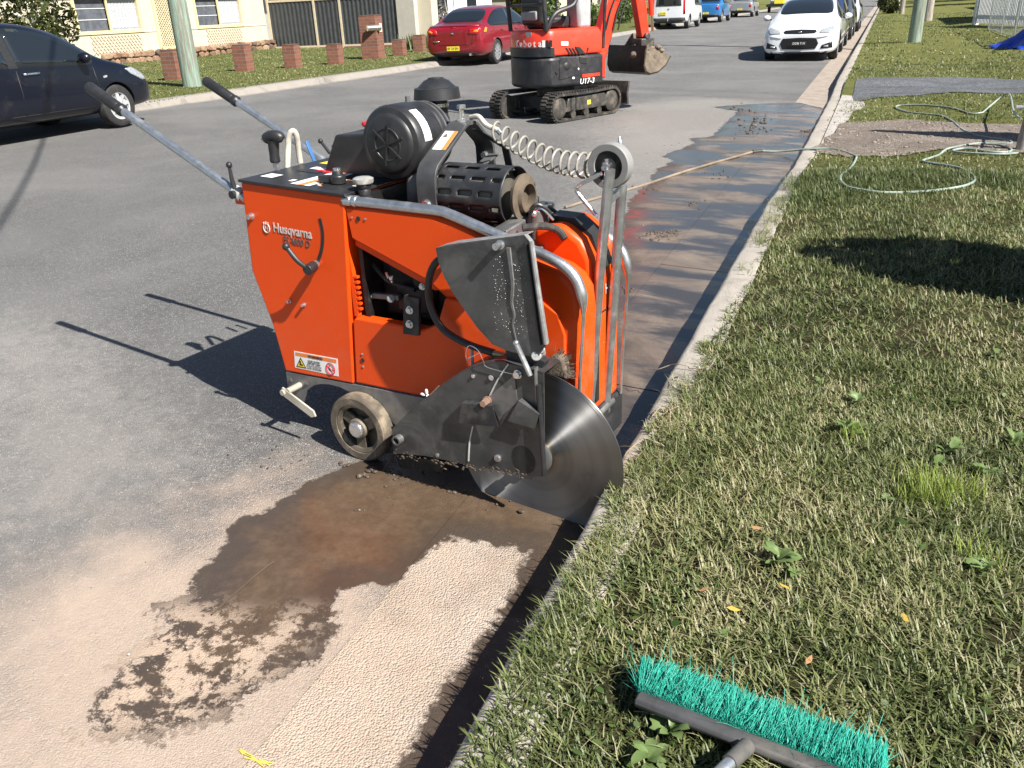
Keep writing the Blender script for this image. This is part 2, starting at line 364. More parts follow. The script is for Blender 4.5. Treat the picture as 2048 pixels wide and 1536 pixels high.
# --- concrete gutter, dished, in slabs
xs2 = np.linspace(XG+.004, KX-.035, 18)
def zgut(X, Y): return .004 - .026*np.clip((X-XG)/(.45), 0, 1)
cuts = [-6, -1.0, 1.02, 3.4, 5.3, 7.35, 9.4, 11.8, 14.2, 17, 20, 24, 28, 33, 40, 50, 70, 100, 260]
gut = empty('gutter', kind='structure')
for a, b in zip(cuts[:-1], cuts[1:]):
    yy = np.concatenate([[a+.004], ys[(ys > a+.02) & (ys < b-.02)], [b-.004]])
    grid('gutter_slab', xs2, yy, zgut, MAT_GUT, gut, None)
MB().box((XG-.01, -6, -.06), (KX+.02, 260, -.03)).build('gutter_bed', M('bedding', (.06, .05, .04), .95), gut)
# --- near kerb in cast lengths, with a lowered crossing for the driveway
def kerb_len(y0, y1, h0, h1, parent, n=None):
    n = n or max(2, int((y1-y0)/.12)); prof = []
    V = []; F = []
    for i in range(n+1):
        y = y0+(y1-y0)*i/n; h = h0+(h1-h0)*i/n; w = .006*math.sin(y*7.3)+.004*math.sin(y*19.1)
        for x, z in ((KX-.04, -.05), (KX-.04, -.02), (KX-.012+w*.3, h-.03), (KX-.002+w*.5, h-.010), (KX+.018+w, h), (KX+.15+w, h+.004), (KX+.16, h-.02), (KX+.16, -.05)):
            V.append((x, y, z+(random.uniform(-.002, .002) if z > 0 else 0)))
    for i in range(n):
        for k in range(7): F.append((i*8+k, i*8+k+1, (i+1)*8+k+1, (i+1)*8+k))
    F += [tuple(range(8)), tuple(range(n*8, n*8+8))[::-1]]
    return MB().add(V, F).build('kerb_block', MAT_KERB, parent, 50)
kerb = empty('kerb', kind='structure')
DRV0, DRV1 = 8.9, 15.2
for a, b in ((-6, -3), (-3, -.6), (-.6, 1.8), (1.8, 4.3), (4.3, 6.7)): kerb_len(a+.003, b-.003, KZ, KZ, kerb)
kerb_len(6.703, DRV0, KZ, .04, kerb); kerb_len(DRV0+.006, 12, .04, .04, kerb); kerb_len(12.006, DRV1, .04, .04, kerb); kerb_len(DRV1+.006, 17.2, .04, KZ, kerb)
y = 17.206
while y < 130:
    L = 2.4 if y < 40 else 10
    kerb_len(y, y+L-.006, KZ, KZ, kerb, 6); y += L
# --- near verge (bare soil under the grass), gravel drive, concrete apron
def soil():
    t = NT('verge_soil'); n1 = t.noise(1.3, 6, .65, dist=.5); n2 = t.noise(30, 6, .7); n3 = t.noise(220, 4, .7)
    c = t.ramp(n1, [(.3, (.030, .036, .012)), (.5, (.050, .046, .020)), (.68, (.095, .075, .04))])
    c = t.mix(.55, c, t.mix(n3, (.010, .012, .004), (.11, .095, .05)))
    c = t.mix(t.math('MULTIPLY', t.step(n2, .55, .7), .6), c, (.11, .08, .05))
    sy = t.n('SeparateXYZ'); t.l(t.co.outputs['Object'], sy.inputs[0])
    c = t.mix(t.step(sy.outputs[1], 5, 11), c, t.mix(n1, (.085, .105, .028), (.19, .18, .065)))      # closed turf farther up the verge
    t.set(base=c, rough=1, spec=.1); t.bump(t.math('ADD', n2, n3), 1, .015); return t.m
MAT_SOIL = soil()
def verge_z(X, Y):
    d = np.clip(X-(KX+.16), 0, None); low = np.clip(1-np.abs(Y-12.1)/4.3, 0, 1); low = np.clip(low*3, 0, 1)*np.clip(1-d/3.5, 0, 1)
    z = VZ - .004 + .02*np.clip(d/.5, 0, 1) + .012*np.sin(X*2.1+Y*1.3)*np.clip(d, 0, 1) + .01*np.sin(X*5+Y*3.1)*np.clip(d, 0, 1) - low*.105
    return z + np.clip(d-3, 0, None)*.02 + .22*np.exp(-((X-3.3)/1.1)**2-((Y-19.5)/1.6)**2)
def vz(x, y): return float(verge_z(np.array(float(x)), np.array(float(y))))
vx = np.concatenate([np.linspace(KX+.15, 3, 50), np.linspace(3.2, 8, 22), [10, 14, 22, 40, 80]])
vy = np.concatenate([[-6, -3, -1], np.linspace(0, 6, 61), np.linspace(6.2, 24, 70), [28, 34, 44, 60, 90, 140, 260]])
verge = grid('grass_verge', vx, vy, verge_z, MAT_SOIL)
def gravel_mat(name, c0, c1, c2, sc):
    t = NT(name); v = t.voro(sc, out=1); d = t.voro(sc); s_ = t.n('SeparateColor'); t.l(v, s_.inputs[0]); n = t.noise(1.2, 6, .6, dist=.6)
    c = t.ramp(s_.outputs[0], [(0, c0), (.55, c1), (1, c2)]); c = t.mix(t.step(n, .4, .65), c, t.mix(.6, c, c0))
    t.set(base=c, rough=.95); t.bump(t.math('SUBTRACT', 1, d), .9, .012); return t.m
MAT_GRAVEL = gravel_mat('drive_gravel', (.105, .082, .064), (.17, .138, .112), (.33, .28, .24), 55)
MAT_BLUE = gravel_mat('blue_metal_gravel', (.055, .06, .068), (.10, .105, .115), (.24, .25, .26), 75)
def patch(name, px, lift, mat, n=3, top=None):
    pts = [G(x, y, .05 if top is None else top) for x, y in px]; P0 = [(q.x, q.y) for q in pts]; P = []; rj = random.Random(len(px))
    for a, b in zip(P0, P0[1:]+P0[:1]):
        for k in range(5): P.append((a[0]+(b[0]-a[0])*k/5+rj.uniform(-.05, .05), a[1]+(b[1]-a[1])*k/5+rj.uniform(-.09, .09)))
    bm = bmesh.new(); f = bm.faces.new([bm.verts.new((x, y, 0)) for x, y in P])
    bmesh.ops.triangulate(bm, faces=[f]); bmesh.ops.subdivide_edges(bm, edges=bm.edges, cuts=n, use_grid_fill=True)
    for _ in range(2): bmesh.ops.subdivide_edges(bm, edges=[e for e in bm.edges if e.calc_length() > .35], cuts=1, use_grid_fill=True)
    for v in bm.verts: v.co.z = vz(v.co.x, v.co.y) + lift
    bmesh.ops.recalc_face_normals(bm, faces=bm.faces)
    me = bpy.data.meshes.new(name); bm.to_mesh(me); bm.free(); me.materials.append(mat); me.shade_smooth()
    if me.polygons[0].normal.z < 0: me.flip_normals()
    return tag(put(name, me), kind='structure')
patch('dirt_driveway', [(1683,250),(1800,246),(1900,256),(2048,262),(2200,270),(2200,335),(2048,326),(1990,320),(1880,316),(1800,320),(1700,318),(1640,306),(1628,298)], .010, MAT_GRAVEL)
patch('blue_metal_strip', [(1712,172),(1800,168),(1920,171),(2060,176),(2200,180),(2200,203),(2048,198),(1900,196),(1800,200),(1702,204)], .010, MAT_BLUE)
MB().add([(KX+.162, DRV0-.3, .045), (KX+1.0, DRV0+.4, .06), (KX+1.05, 13.2, .06), (KX+1.25, 16.6, .085), (KX+.162, 16.2, .07)], [(0, 1, 2, 3, 4)]).build('driveway_apron', MAT_APRON); tag(bpy.data.objects['driveway_apron'], kind='structure')
# --- far verge and far kerb
def lawn():
    t = NT('far_lawn'); n1 = t.noise(.8, 6, .65); n2 = t.noise(14, 6, .75); n3 = t.noise(60, 4, .7)
    c = t.ramp(n1, [(.3, (.075, .115, .028)), (.55, (.13, .155, .045)), (.75, (.24, .21, .09))])
    c = t.mix(.5, c, t.mix(n3, (.05, .075, .015), (.23, .22, .08))); c = t.mix(.2, c, t.mix(n2, (.05, .06, .02), (.3, .27, .12)))
    t.set(base=c, rough=1, spec=.1); t.bump(t.math('ADD', n2, n3), 1, .05); return t.m
MAT_LAWN = lawn()
def lxf(Y): return -11.85 + .075*np.clip(np.asarray(Y, float)-12, -20, 10)          # line of the far kerb
LX2 = -11.5
def zl(X, Y): return LVZ + .01*np.clip(LX2-.3-X, 0, None) + .02*np.sin(X*.9+Y*.5)*np.clip(LX2-.6-X, 0, 1)
def lz(x, y): return float(zl(np.array(float(x)), np.array(float(y))))
def far_verge():
    off = np.concatenate([[-110, -50, -30], np.linspace(-18, -.33, 50)]); yy = np.concatenate([np.linspace(-6, 60, 120), [90, 140, 260]])
    O, Y = np.meshgrid(off, yy); X = lxf(Y)+O; V = np.stack([X.ravel(), Y.ravel(), zl(X, Y).ravel()], 1); nx, ny = len(off), len(yy)
    i = np.arange((ny-1)*nx).reshape(ny-1, nx)[:, :-1].ravel(); mesh_np('far_verge', V, np.stack([i, i+1, i+nx+1, i+nx], 1), MAT_LAWN, None, 'structure', True)
far_verge()
lk = empty('far_kerb', kind='structure'); y = -4.0
while y < 120:
    L = 3.0 if y < 60 else 12; lay = 20.2 < y < 22.5; y1 = y+L-.012; V = []
    for yy in (y, y1):
        X = float(lxf(yy)); z0 = road_z(X)
        for dx, dz in ([(.10, -.05), (.10, .006), (.02, .012), (-.2, .06), (-.27, .10), (-.30, .11), (-.33, .1), (-.33, -.05)] if lay else [(.10, -.05), (.10, .006), (.02, .012), (-.03, .09), (-.07, .122), (-.30, .126), (-.33, .1), (-.33, -.05)]): V.append((X+dx, yy, z0+dz))
    MB().add(V, [tuple(range(8)), tuple(range(8, 16))[::-1]]+[(k, k+8, (k+1) % 8+8, (k+1) % 8) for k in range(8)]).build('kerb_block', MAT_KERBF, lk, 50)
    y += L

# ================================================================ GRASS
def grass_mat(name, stops):
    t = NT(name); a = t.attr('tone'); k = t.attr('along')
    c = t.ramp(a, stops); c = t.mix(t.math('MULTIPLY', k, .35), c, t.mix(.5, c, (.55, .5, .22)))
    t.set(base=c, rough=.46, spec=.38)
    tr = t.n('BsdfTranslucent'); t.l(c, tr.inputs[0]); mx = t.n('MixShader'); mx.inputs[0].default_value = .25
    t.l(t.b.outputs[0], mx.inputs[1]); t.l(tr.outputs[0], mx.inputs[2]); t.l(mx.outputs[0], t.t.nodes['Material Output'].inputs[0])
    return t.m
def vnoise(P, s, seed):
    """cheap smooth value noise on the plane, 0..1"""
    r = np.random.default_rng(seed); T = r.random((64, 64)); q = P*s; i = np.floor(q).astype(int); f = q-i; f = f*f*(3-2*f)
    g = lambda a, b: T[(i[:, 0]+a) % 64, (i[:, 1]+b) % 64]
    return (g(0, 0)*(1-f[:, 0])+g(1, 0)*f[:, 0])*(1-f[:, 1]) + (g(0, 1)*(1-f[:, 0])+g(1, 1)*f[:, 0])*f[:, 1]
def blades(name, P, Z, ln, wd, tone, mat, tilt=(.25, 1.35), segs=3, bias=None):
    """one mesh of tapered bent grass blades rooted at P"""
    n = len(P); az = RNG.random(n)*2*np.pi
    if bias is not None: az = np.where(RNG.random(n) < .35, bias+RNG.normal(0, .5, n), az)
    th = tilt[0]+(tilt[1]-tilt[0])*RNG.random(n)**.8; d = np.stack([np.cos(az), np.sin(az)], 1); s_ = np.stack([-d[:, 1], d[:, 0]], 1)
    V = np.zeros((n, 2*segs+1, 3)); along = np.zeros((n, 2*segs+1)); h = np.zeros(n); o = np.zeros(n)
    for k in range(segs+1):
        f = k/segs; w = wd*(1-.75*f**1.6)*.5
        c = P + d*o[:, None]
        tw = (RNG.random(n)-.5)*.3
        if k < segs:
            V[:, 2*k, :2] = c - s_*w[:, None]; V[:, 2*k+1, :2] = c + s_*w[:, None]; V[:, 2*k, 2] = V[:, 2*k+1, 2] = Z+h
            V[:, 2*k, 2] += tw*w; along[:, 2*k:2*k+2] = f
        else: V[:, 2*k, :2] = c; V[:, 2*k, 2] = Z+h; along[:, 2*k] = 1
        a = np.clip(th*(.72+.36*f), 0, 1.62); h = h+np.cos(a)*ln/segs; o = o+np.sin(a)*ln/segs
    q = []
    for k in range(segs-1): q += [(2*k, 2*k+1, 2*k+3), (2*k, 2*k+3, 2*k+2)]
    q.append((2*segs-2, 2*segs-1, 2*segs)); q = np.array(q); m = 2*segs+1
    F = (q[None]+(np.arange(n)*m)[:, None, None]).reshape(-1, 3)
    return mesh_np(name, V.reshape(-1, 3), F, mat, dict(tone=np.repeat(tone, m), along=along.ravel()), 'stuff')
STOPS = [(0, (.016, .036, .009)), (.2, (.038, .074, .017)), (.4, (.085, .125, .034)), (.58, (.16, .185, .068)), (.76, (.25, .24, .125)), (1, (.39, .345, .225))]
MAT_GRASS = grass_mat('grass_blades', STOPS)
BARE = [[tuple(G(x, y, .05))[:2] for x, y in q] for q in (
    [(1683,250),(1800,246),(1900,256),(2048,262),(2300,270),(2300,335),(2048,326),(1990,320),(1880,316),(1800,320),(1700,318),(1640,306),(1600,300),(1640,215),(1700,230)],
    [(1712,172),(1800,168),(1920,171),(2060,176),(2300,180),(2300,203),(2048,198),(1900,196),(1800,200),(1702,204),(1640,215),(1660,170)])]
LUSH = [tuple(G(x, y, .12))[:2] for x, y in [(1545,395),(1590,350),(1680,345),(1760,355),(1860,345),(1960,350),(2048,370),(2048,400),(1950,385),(1860,400),(1760,400),(1660,412),(1570,420)]]
def scatter(n, x0, x1, y0, y1, edge):
    """random roots inside the camera's view of the verge"""
    P = np.stack([x0+(x1-x0)*RNG.random(n), y0+(y1-y0)*RNG.random(n)], 1)
    d = np.stack([P[:, 0], P[:, 1], np.full(n, VZ-CAM_H)], 1); R = np.array([_r2, _u2, _fw]); c = d@R.T
    px = 1024+F_PX*c[:, 0]/c[:, 2]; py = 768-F_PX*c[:, 1]/c[:, 2]
    ok = (c[:, 2] > .1) & (px > -60) & (px < 2120) & (py < 1640) & (P[:, 0] > edge + np.interp(P[:, 1], [0, 2.3, 2.9, 4.2, 5], [-.085, -.07, -.02, .03, .045]) + .08*(vnoise(P, 4, 1)-.5)+.05*(vnoise(P, 17, 2)-.5))
    for b in BARE: ok &= sdist(P, b) < -.02+.45*(RNG.random(n)**3)
    return P[ok]
def tones(P, spread=.2):
    n = len(P); a = .39 + .30*(vnoise(P, 1.1, 3)-.5) + .45*(vnoise(P, 4.3, 4)-.5) + .35*(vnoise(P, 13, 8)-.5) + RNG.normal(0, spread, n)
    lu = np.clip(sdist(P, LUSH)/.15+.5, 0, 1); a = a*(1-lu)+(.17+RNG.normal(0, .12, n))*lu
    a += .06*np.clip(1-(P[:, 0]-KX-.12)/.35, 0, 1)
    return np.clip(a, 0, 1)
def verge_grass(name, n, y0, y1, x1, ln, wd, segs, tilt=(.25, 1.4), edge=KX+.1, thin=.0):
    P = scatter(n, KX+.02, x1, y0, y1, edge); keep = RNG.random(len(P)) < (thin+(1-thin)*np.clip(-.12+1.15*vnoise(P, 7, 5)+.75*vnoise(P, 23, 15), 0, 1)); P = P[keep]
    m = len(P); lf = .45+1.0*RNG.random(m)*(.45+1.1*vnoise(P, 3, 6)); lu = np.clip(sdist(P, LUSH)/.15+.5, 0, 1)
    return blades(name, P, verge_z(P[:, 0], P[:, 1])-.004, ln*lf*(1+.5*lu), wd*(.7+.6*RNG.random(m)), tones(P), MAT_GRASS, tilt, segs)
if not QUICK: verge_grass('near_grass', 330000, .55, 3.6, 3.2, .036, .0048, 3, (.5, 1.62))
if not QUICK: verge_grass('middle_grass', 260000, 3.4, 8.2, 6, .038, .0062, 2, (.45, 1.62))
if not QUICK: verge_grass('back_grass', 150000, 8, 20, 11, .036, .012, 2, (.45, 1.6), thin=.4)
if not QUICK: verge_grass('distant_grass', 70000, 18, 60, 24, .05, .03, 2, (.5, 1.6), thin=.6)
def kerb_fringe():
    n = 5200; P = np.stack([KX+.03+.10*RNG.random(n)**.6, .7+7*RNG.random(n)**1.2], 1); k = RNG.random(n) < np.clip(vnoise(P, 3.3, 9)*2.2-.75, 0, 1); P = P[k]; m = len(P)
    b = blades('kerb_edge_grass', P, np.full(m, KZ-.004), .07*(.5+.8*RNG.random(m)), .0032*(.7+.6*RNG.random(m)), np.clip(tones(P)+.02, 0, 1), MAT_GRASS, (.4, 1.7), 3, bias=math.pi)
kerb_fringe()
def far_lawn_blades():
    n = 60000; P = np.stack([-24+(12.2)*RNG.random(n), 8+32*RNG.random(n)**.9], 1)
    blades('far_verge_grass', P, zl(P[:, 0], P[:, 1])-.005, .036*(.6+.7*RNG.random(n)), .022*(.7+.6*RNG.random(n)), np.clip(.55+.4*(vnoise(P, .7, 12)-.5)+RNG.normal(0, .13, n), 0, 1), MAT_GRASS, (.2, 1.1), 2)
far_lawn_blades()
# ================================================================ CONCRETE SAW  (local frame: x forward to the kerb, y away from the camera side, z up)
SP0 = Vector((-.9028, 2.3062, 0)); SRZ = math.radians(-8.4)
_eu = Vector((math.cos(SRZ), math.sin(SRZ), 0)); _ev = Vector((-math.sin(SRZ), math.cos(SRZ), 0))
def S(x, y, v):
    """pixel on the plane y = v of the saw -> saw-local point"""
    d = ray(x, y); t = ((SP0 + _ev*v - CAM).dot(_ev))/d.dot(_ev); q = CAM + d*t - SP0
    return (q.dot(_eu), v, q.z)
def S2(pts, v): return [(S(x, y, v)[0], S(x, y, v)[2]) for x, y in pts]
ORANGE_ = M('saw_orange_plain', (.80, .085, .004), .42, var=.05, scale=4, dirt=(.42, .12, .04), dirtamt=.16, dscale=5, rvar=.06, spec=.35)
def saw_paint():
    t = NT('saw_orange'); n = t.noise(4, 5, .6); xyz = t.n('SeparateXYZ'); t.l(t.co.outputs['Object'], xyz.inputs[0]); x, z = xyz.outputs[0], xyz.outputs[2]
    c = t.mix(n, (.70, .062, .003), (.78, .076, .004))
    low = t.math('MULTIPLY', t.step(z, .95, .30), t.math('ADD', .35, t.math('MULTIPLY', t.step(x, -.6, .1), .65)))          # slurry spray thrown up by the blade
    spot = t.math('MAXIMUM', t.step(t.voro(150), .22, .10), t.math('MULTIPLY', t.step(t.voro(60), .16, .08), .9))
    spot = t.math('MULTIPLY', t.math('MULTIPLY', spot, t.step(t.noise(7, 4, .6), .38, .62)), low)
    film = t.math('MULTIPLY', t.math('MULTIPLY', t.step(t.noise(6, 8, .72), .46, .72), low), .5)
    scr = t.math('MULTIPLY', t.step(t.noise(2.2, 3, .5), .5, .6), t.step(t.noise(70, 2, .4, dist=4), .66, .70))
    c = t.mix(film, c, (.40, .20, .11)); c = t.mix(t.math('MULTIPLY', spot, .75), c, (.50, .40, .32)); c = t.mix(t.math('MULTIPLY', scr, .3), c, (.75, .30, .15))
    t.set(base=c, rough=t.mixf(t.math('MAXIMUM', film, spot), .40, .8), spec=.35); t.bump(t.noise(2.5, 3, .5), .05, .02); return t.m
ORANGE = saw_paint()
BLACKM = M('saw_black_steel', (.034, .036, .040), .45, .35, .2, 14, dirt=(.22, .20, .18), dirtamt=.30, dscale=7, bump=.12, bscale=160)
GUARDM = M('saw_guard_steel', (.085, .088, .090), .42, .55, .25, 8, dirt=(.26, .25, .23), dirtamt=.35, dscale=5, bump=.1, bscale=140)
FRAMEM = M('saw_frame_steel', (.19, .192, .195), .42, .6, .25, 10, dirt=(.33, .30, .26), dirtamt=.45, dscale=9)
ZINC = M('zinc_tube', (.56, .58, .60), .34, .9, .14, 30, dirt=(.42, .40, .37), dirtamt=.35, dscale=14)
BRIGHT = M('bright_steel', (.68, .69, .70), .25, .9, .12, 40)
GREYPL = M('grey_plastic', (.36, .37, .37), .55, 0, .1, 20)
BLACKPL = M('black_plastic', (.022, .022, .024), .42, 0, .25, 18, bump=.1, bscale=220)
RUBBER = M('rubber', (.022, .022, .022), .75, 0, .3, 25, dirt=(.17, .14, .11), dirtamt=.5, dscale=12)
DARKIN = M('engine_dark', (.012, .012, .013), .5, .2, .5, 20, dirt=(.05, .045, .04), dirtamt=.5, dscale=20)
RADGREY = M('engine_grey', (.10, .102, .105), .5, .3, .2, 20, dirt=(.2, .18, .15), dirtamt=.4)
WHITE_D = M('decal_white', (.80, .80, .78), .45, 0, .06, 30)
ORANGE_D = M('decal_orange', (.75, .22, .05), .45, 0, .06, 30)
SILVER_D = M('decal_silver', (.52, .47, .44), .4, 0, .08, 60)
GREY_D = M('decal_grey', (.13, .09, .08), .45, 0, .08, 60)
BLACK_D = M('decal_black', (.02, .02, .02), .5, 0, .1, 30)
YELLOW_D = M('decal_yellow', (.80, .58, .03), .45, 0, .08, 30)
RED_D = M('decal_red', (.55, .02, .03), .45, 0, .08, 30)
BEIGE = M('beige_hose', (.50, .47, .40), .5, 0, .2, 30)
saw = empty('concrete_saw', SP0, SRZ, 'orange walk-behind concrete saw with round blade cutting into the gutter', 'concrete saw')
VN = .03
def pathw(pts2, y0, y1, th):
    """strip following an x-z polyline, thickness th, from y0 to y1"""
    mb = MB(); P = [Vector((a, 0, b)) for a, b in pts2]; n = len(P); N = []
    for i in range(n):
        d = (P[min(i+1, n-1)]-P[max(i-1, 0)]).normalized(); N.append(Vector((-d.z, 0, d.x)))
    poly = [(p.x, p.z) for p in P] + [((p-N[i]*th).x, (p-N[i]*th).z) for i, p in reversed(list(enumerate(P)))]
    return mb.side(poly, y0, y1)
# ---- console
con = MB().side([(-1.240, 1.034), (-.742, 1.014), (-.752, .95), (-.815, .299), (-1.168, .288), (-1.198, .48), (-1.262, .695), (-1.247, .91)], VN, .58).build('console', ORANGE, saw, bevel=.007)
tp = MB().obox((-.99, .305, 1.0285), (.255, 0, -.0103), (0, .283, 0), (.0002, 0, .005)).build('control_panel', BLACKPL, con, bevel=.002)
def onpan(u, v, l=.0): return Vector((u, v, 1.0345 - (u+.99)*.0404 + l))
def pdecal(u0, u1, v0, v1, mat, name='panel_decal', l=.0005, skew=0):
    MB().add([onpan(u0, v0, l), onpan(u1, v0, l), onpan(u1+skew, v1, l), onpan(u0+skew, v1, l)], [(0, 1, 2, 3)]).build(name, mat, tp)
pdecal(-1.02, -.985, .06, .40, WHITE_D); pdecal(-.985, -.955, .06, .40, ORANGE_D); pdecal(-.955, -.93, .06, .40, WHITE_D)
pdecal(-1.19, -1.06, .40, .50, YELLOW_D); pdecal(-1.03, -.80, .44, .56, WHITE_D); pdecal(-1.15, -1.03, .30, .34, WHITE_D); pdecal(-1.12, -1.05, .36, .385, RED_D)
pdecal(-1.17, -1.06, .245, .285, BLACK_D); pdecal(-1.1, -1.0, .27, .31, RED_D); pdecal(-1.21, -1.15, .10, .16, WHITE_D); pdecal(-1.06, -1.04, .09, .12, WHITE_D)
for k in range(18):
    a = k/18*math.pi*1.4; c = (-.86+.07*math.cos(a), .14+.07*math.sin(a)); pdecal(c[0]-.009, c[0]+.009, c[1]-.004, c[1]+.004, ORANGE_D if k % 2 else WHITE_D)
# depth slot and lever on the console side
sl = S2([(645, 437), (650, 460), (651, 480), (649, 500), (643, 520), (635, 538)], VN)
pathw([(u-.006, w) for u, w in smooth_path([(u, w, 0) for u, w in sl], 4) and [(q.x, q.y) for q in smooth_path([(u, w, 0) for u, w in sl], 4)]], VN-.0015, VN+.001, .013).build('depth_slot', BLACK_D, con)
h0 = Vector(S(633, 528, VN)); h1 = Vector(S(618, 538, VN-.05)); kn = Vector(S(572, 493, VN-.085))
lv = MB().cyl(h0, h1, .015, n=18).build('depth_lever', BRIGHT, saw)
MB().cyl(h0+(h1-h0)*.35, h1+(h1-h0)*.25, .019, n=18).build('lever_hub', BLACKPL, lv, bevel=.002)
MB().tube(smooth_path([h1, h1*.6+kn*.4+Vector((0, -.012, 0)), kn], 5), [.009+.0*i for i in range(11)], 10).ball(kn, .0145).build('lever_arm', BLACKPL, lv)
def bolt(p, r=.011, ln=.012, parent=None, ax=(0, -1, 0), mat=None, n=6, name='bolt'):
    p = Vector(p); ax = Vector(ax).normalized(); mb = MB().cyl(p, p+ax*.003, r*1.35, n=16).cyl(p+ax*.003, p+ax*ln, r, n=n); return mb.build(name, mat or BRIGHT, parent or saw)
for q in ((504, 432), (580, 602), (609, 609)): bolt(S(*q, VN), .010 if q[0] == 504 else .006, .02 if q[0] == 504 else .015, con, n=12)
# lettering
t0 = Vector(S(546, 455, VN)); t1 = Vector(S(621, 469, VN)); dx = (t1-t0)
text('Husqvarna', 'maker_lettering', SILVER_D, con, .050, frame((t0+t1)/2+Vector((.004, -.0015, 0)), dx, (0, 0, 1)), offset=.0007, sx=.88)
t0 = Vector(S(565, 479, VN)); t1 = Vector(S(621, 489, VN))
text('FS 4800 D', 'model_lettering', GREY_D, con, .036, frame((t0+t1)/2+Vector((0, -.0015, 0)), dx, (0, 0, 1)), shear=.25, offset=.0003, sx=.88)
lc = Vector(S(533.5, 456, VN)) + Vector((0, -.001, 0))
lg = MB(); rr = [Vector((math.cos(a)*.0155, 0, math.sin(a)*.0175)) for a in [math.radians(130+28*i) for i in range(11)]]
lg.tube([lc+q for q in rr], .0026, 6)
for k in (-1, 0, 1): lg.tube([lc+Vector((k*.0085, 0, .014)), lc+Vector((k*.0115, 0, .024 if k == 0 else .021))], .0026, 6)
lg.build('crown_logo', SILVER_D, con); text('H', 'crown_letter', SILVER_D, con, .024, frame(lc+Vector((0, -.0005, -.001)), dx, (0, 0, 1)), offset=.0006)
# warning label
wl_ = [Vector(S(x, y, VN-.001)) for x, y in ((588, 702), (675, 718), (677, 753), (590, 735))]
def wq(a, b): # label coordinates 0..1
    return wl_[0]*(1-a)*(1-b) + wl_[1]*a*(1-b) + wl_[2]*a*b + wl_[3]*(1-a)*b
def wquad(a0, b0, a1, b1, mat, name, l=.0006):
    o = Vector((0, -l, 0)); return MB().add([wq(a0, b0)+o, wq(a0, b1)+o, wq(a1, b1)+o, wq(a1, b0)+o], [(0, 1, 2, 3)]).build(name, mat, wlab)
wlab = MB().add([q for q in wl_] + [q+Vector((0, .0008, 0)) for q in wl_], [(3, 2, 1, 0), (4, 5, 6, 7), (0, 1, 5, 4), (1, 2, 6, 5), (2, 3, 7, 6), (3, 0, 4, 7)]).build('warning_label', WHITE_D, con)
wquad(.03, .05, .97, .25, ORANGE_D, 'label_band')
def wtext(s_, a, b, size, mat): text(s_, 'label_lettering', mat, wlab, size, frame(wq(a, b)+Vector((0, -.0014, 0)), wl_[1]-wl_[0], (0, 0, 1)), .0002, offset=.0002)
wtext('WARNING', .5, .16, .0155, BLACK_D); wtext('CRUSH HAZARD', .46, .42, .0085, BLACK_D); wtext('KEEP FEET CLEAR', .46, .56, .0085, BLACK_D); wtext('DO NOT PLACE FOOT', .46, .71, .0075, GREY_D); wtext('UNDER THE MACHINE', .46, .85, .0075, GREY_D)
def wpoly(pts, mat, l=.0009, name='pictogram'): o = Vector((0, -l, 0)); MB().add([wq(a, b)+o for a, b in pts], [tuple(range(len(pts)))]).build(name, mat, wlab)
wpoly([(.15, .30), (.035, .92), (.275, .92)], BLACK_D); wpoly([(.15, .42), (.065, .86), (.245, .86)], YELLOW_D, .0012); wpoly([(.12, .55), (.15, .5), (.16, .7), (.2, .72), (.2, .8), (.12, .8)], BLACK_D, .0015)
rc = wq(.835, .64); MB().tube([rc+Vector((math.cos(a)*.021, -.001, math.sin(a)*.0235)) for a in [2*math.pi*i/20 for i in range(20)]], .0019, 5, closed=True).tube([rc+Vector((-.015, -.001, .016)), rc+Vector((.015, -.001, -.016))], .0019, 5).build('prohibition_ring', RED_D, wlab)
wpoly([(.77, .5), (.81, .45), (.83, .62), (.9, .72), (.88, .8), (.8, .74)], BLACK_D, .0008)
# ---- side panels
up = MB().side([(-.762, .984), (-.395, .977), (-.30, .957), (-.17, .915), (-.02, .868), (-.02, .70), (-.36, .70), (-.425, .745), (-.745, .862)], VN+.004, VN+.05).build('upper_side_panel', ORANGE, saw, bevel=.013, seg=1)
MB().side([(-.745, .868), (-.425, .750), (-.38, .716), (-.42, .712), (-.75, .835)], VN+.03, VN+.09).build('panel_lip', ORANGE, up, bevel=.004)
for q in ((704, 435), (717, 437), (731, 438)): bolt(S(*q, VN+.004), .006 if q[0] == 717 else .003, .003, up, mat=BLACKPL if q[0] == 717 else BRIGHT, n=12, name='screw')
low = MB().side([(-.806, .303), (-.782, .556), (-.765, .572), (-.46, .572), (-.40, .60), (-.36, .70), (-.10, .70), (-.10, .30), (-.484, .309)], VN+.004, VN+.055).build('lower_side_panel', ORANGE, saw, bevel=.008)
for q in ((725, 708), (726, 720), (727, 733)): bolt(S(*q, VN+.004), .006 if q[1] == 720 else .003, .003, low, mat=BLACKPL if q[1] == 720 else BRIGHT, n=12, name='screw')
MB().side([(-.775, .575), (-.757, .575), (-.757, .66), (-.770, .88), (-.776, .88)], VN+.012, VN+.03).build('edge_strip', ORANGE, low)
for k in range(7): MB().box((-.757, VN+.012, .60+k*.02), (-.742, VN+.026, .608+k*.02)).build('edge_tooth', ORANGE, low)
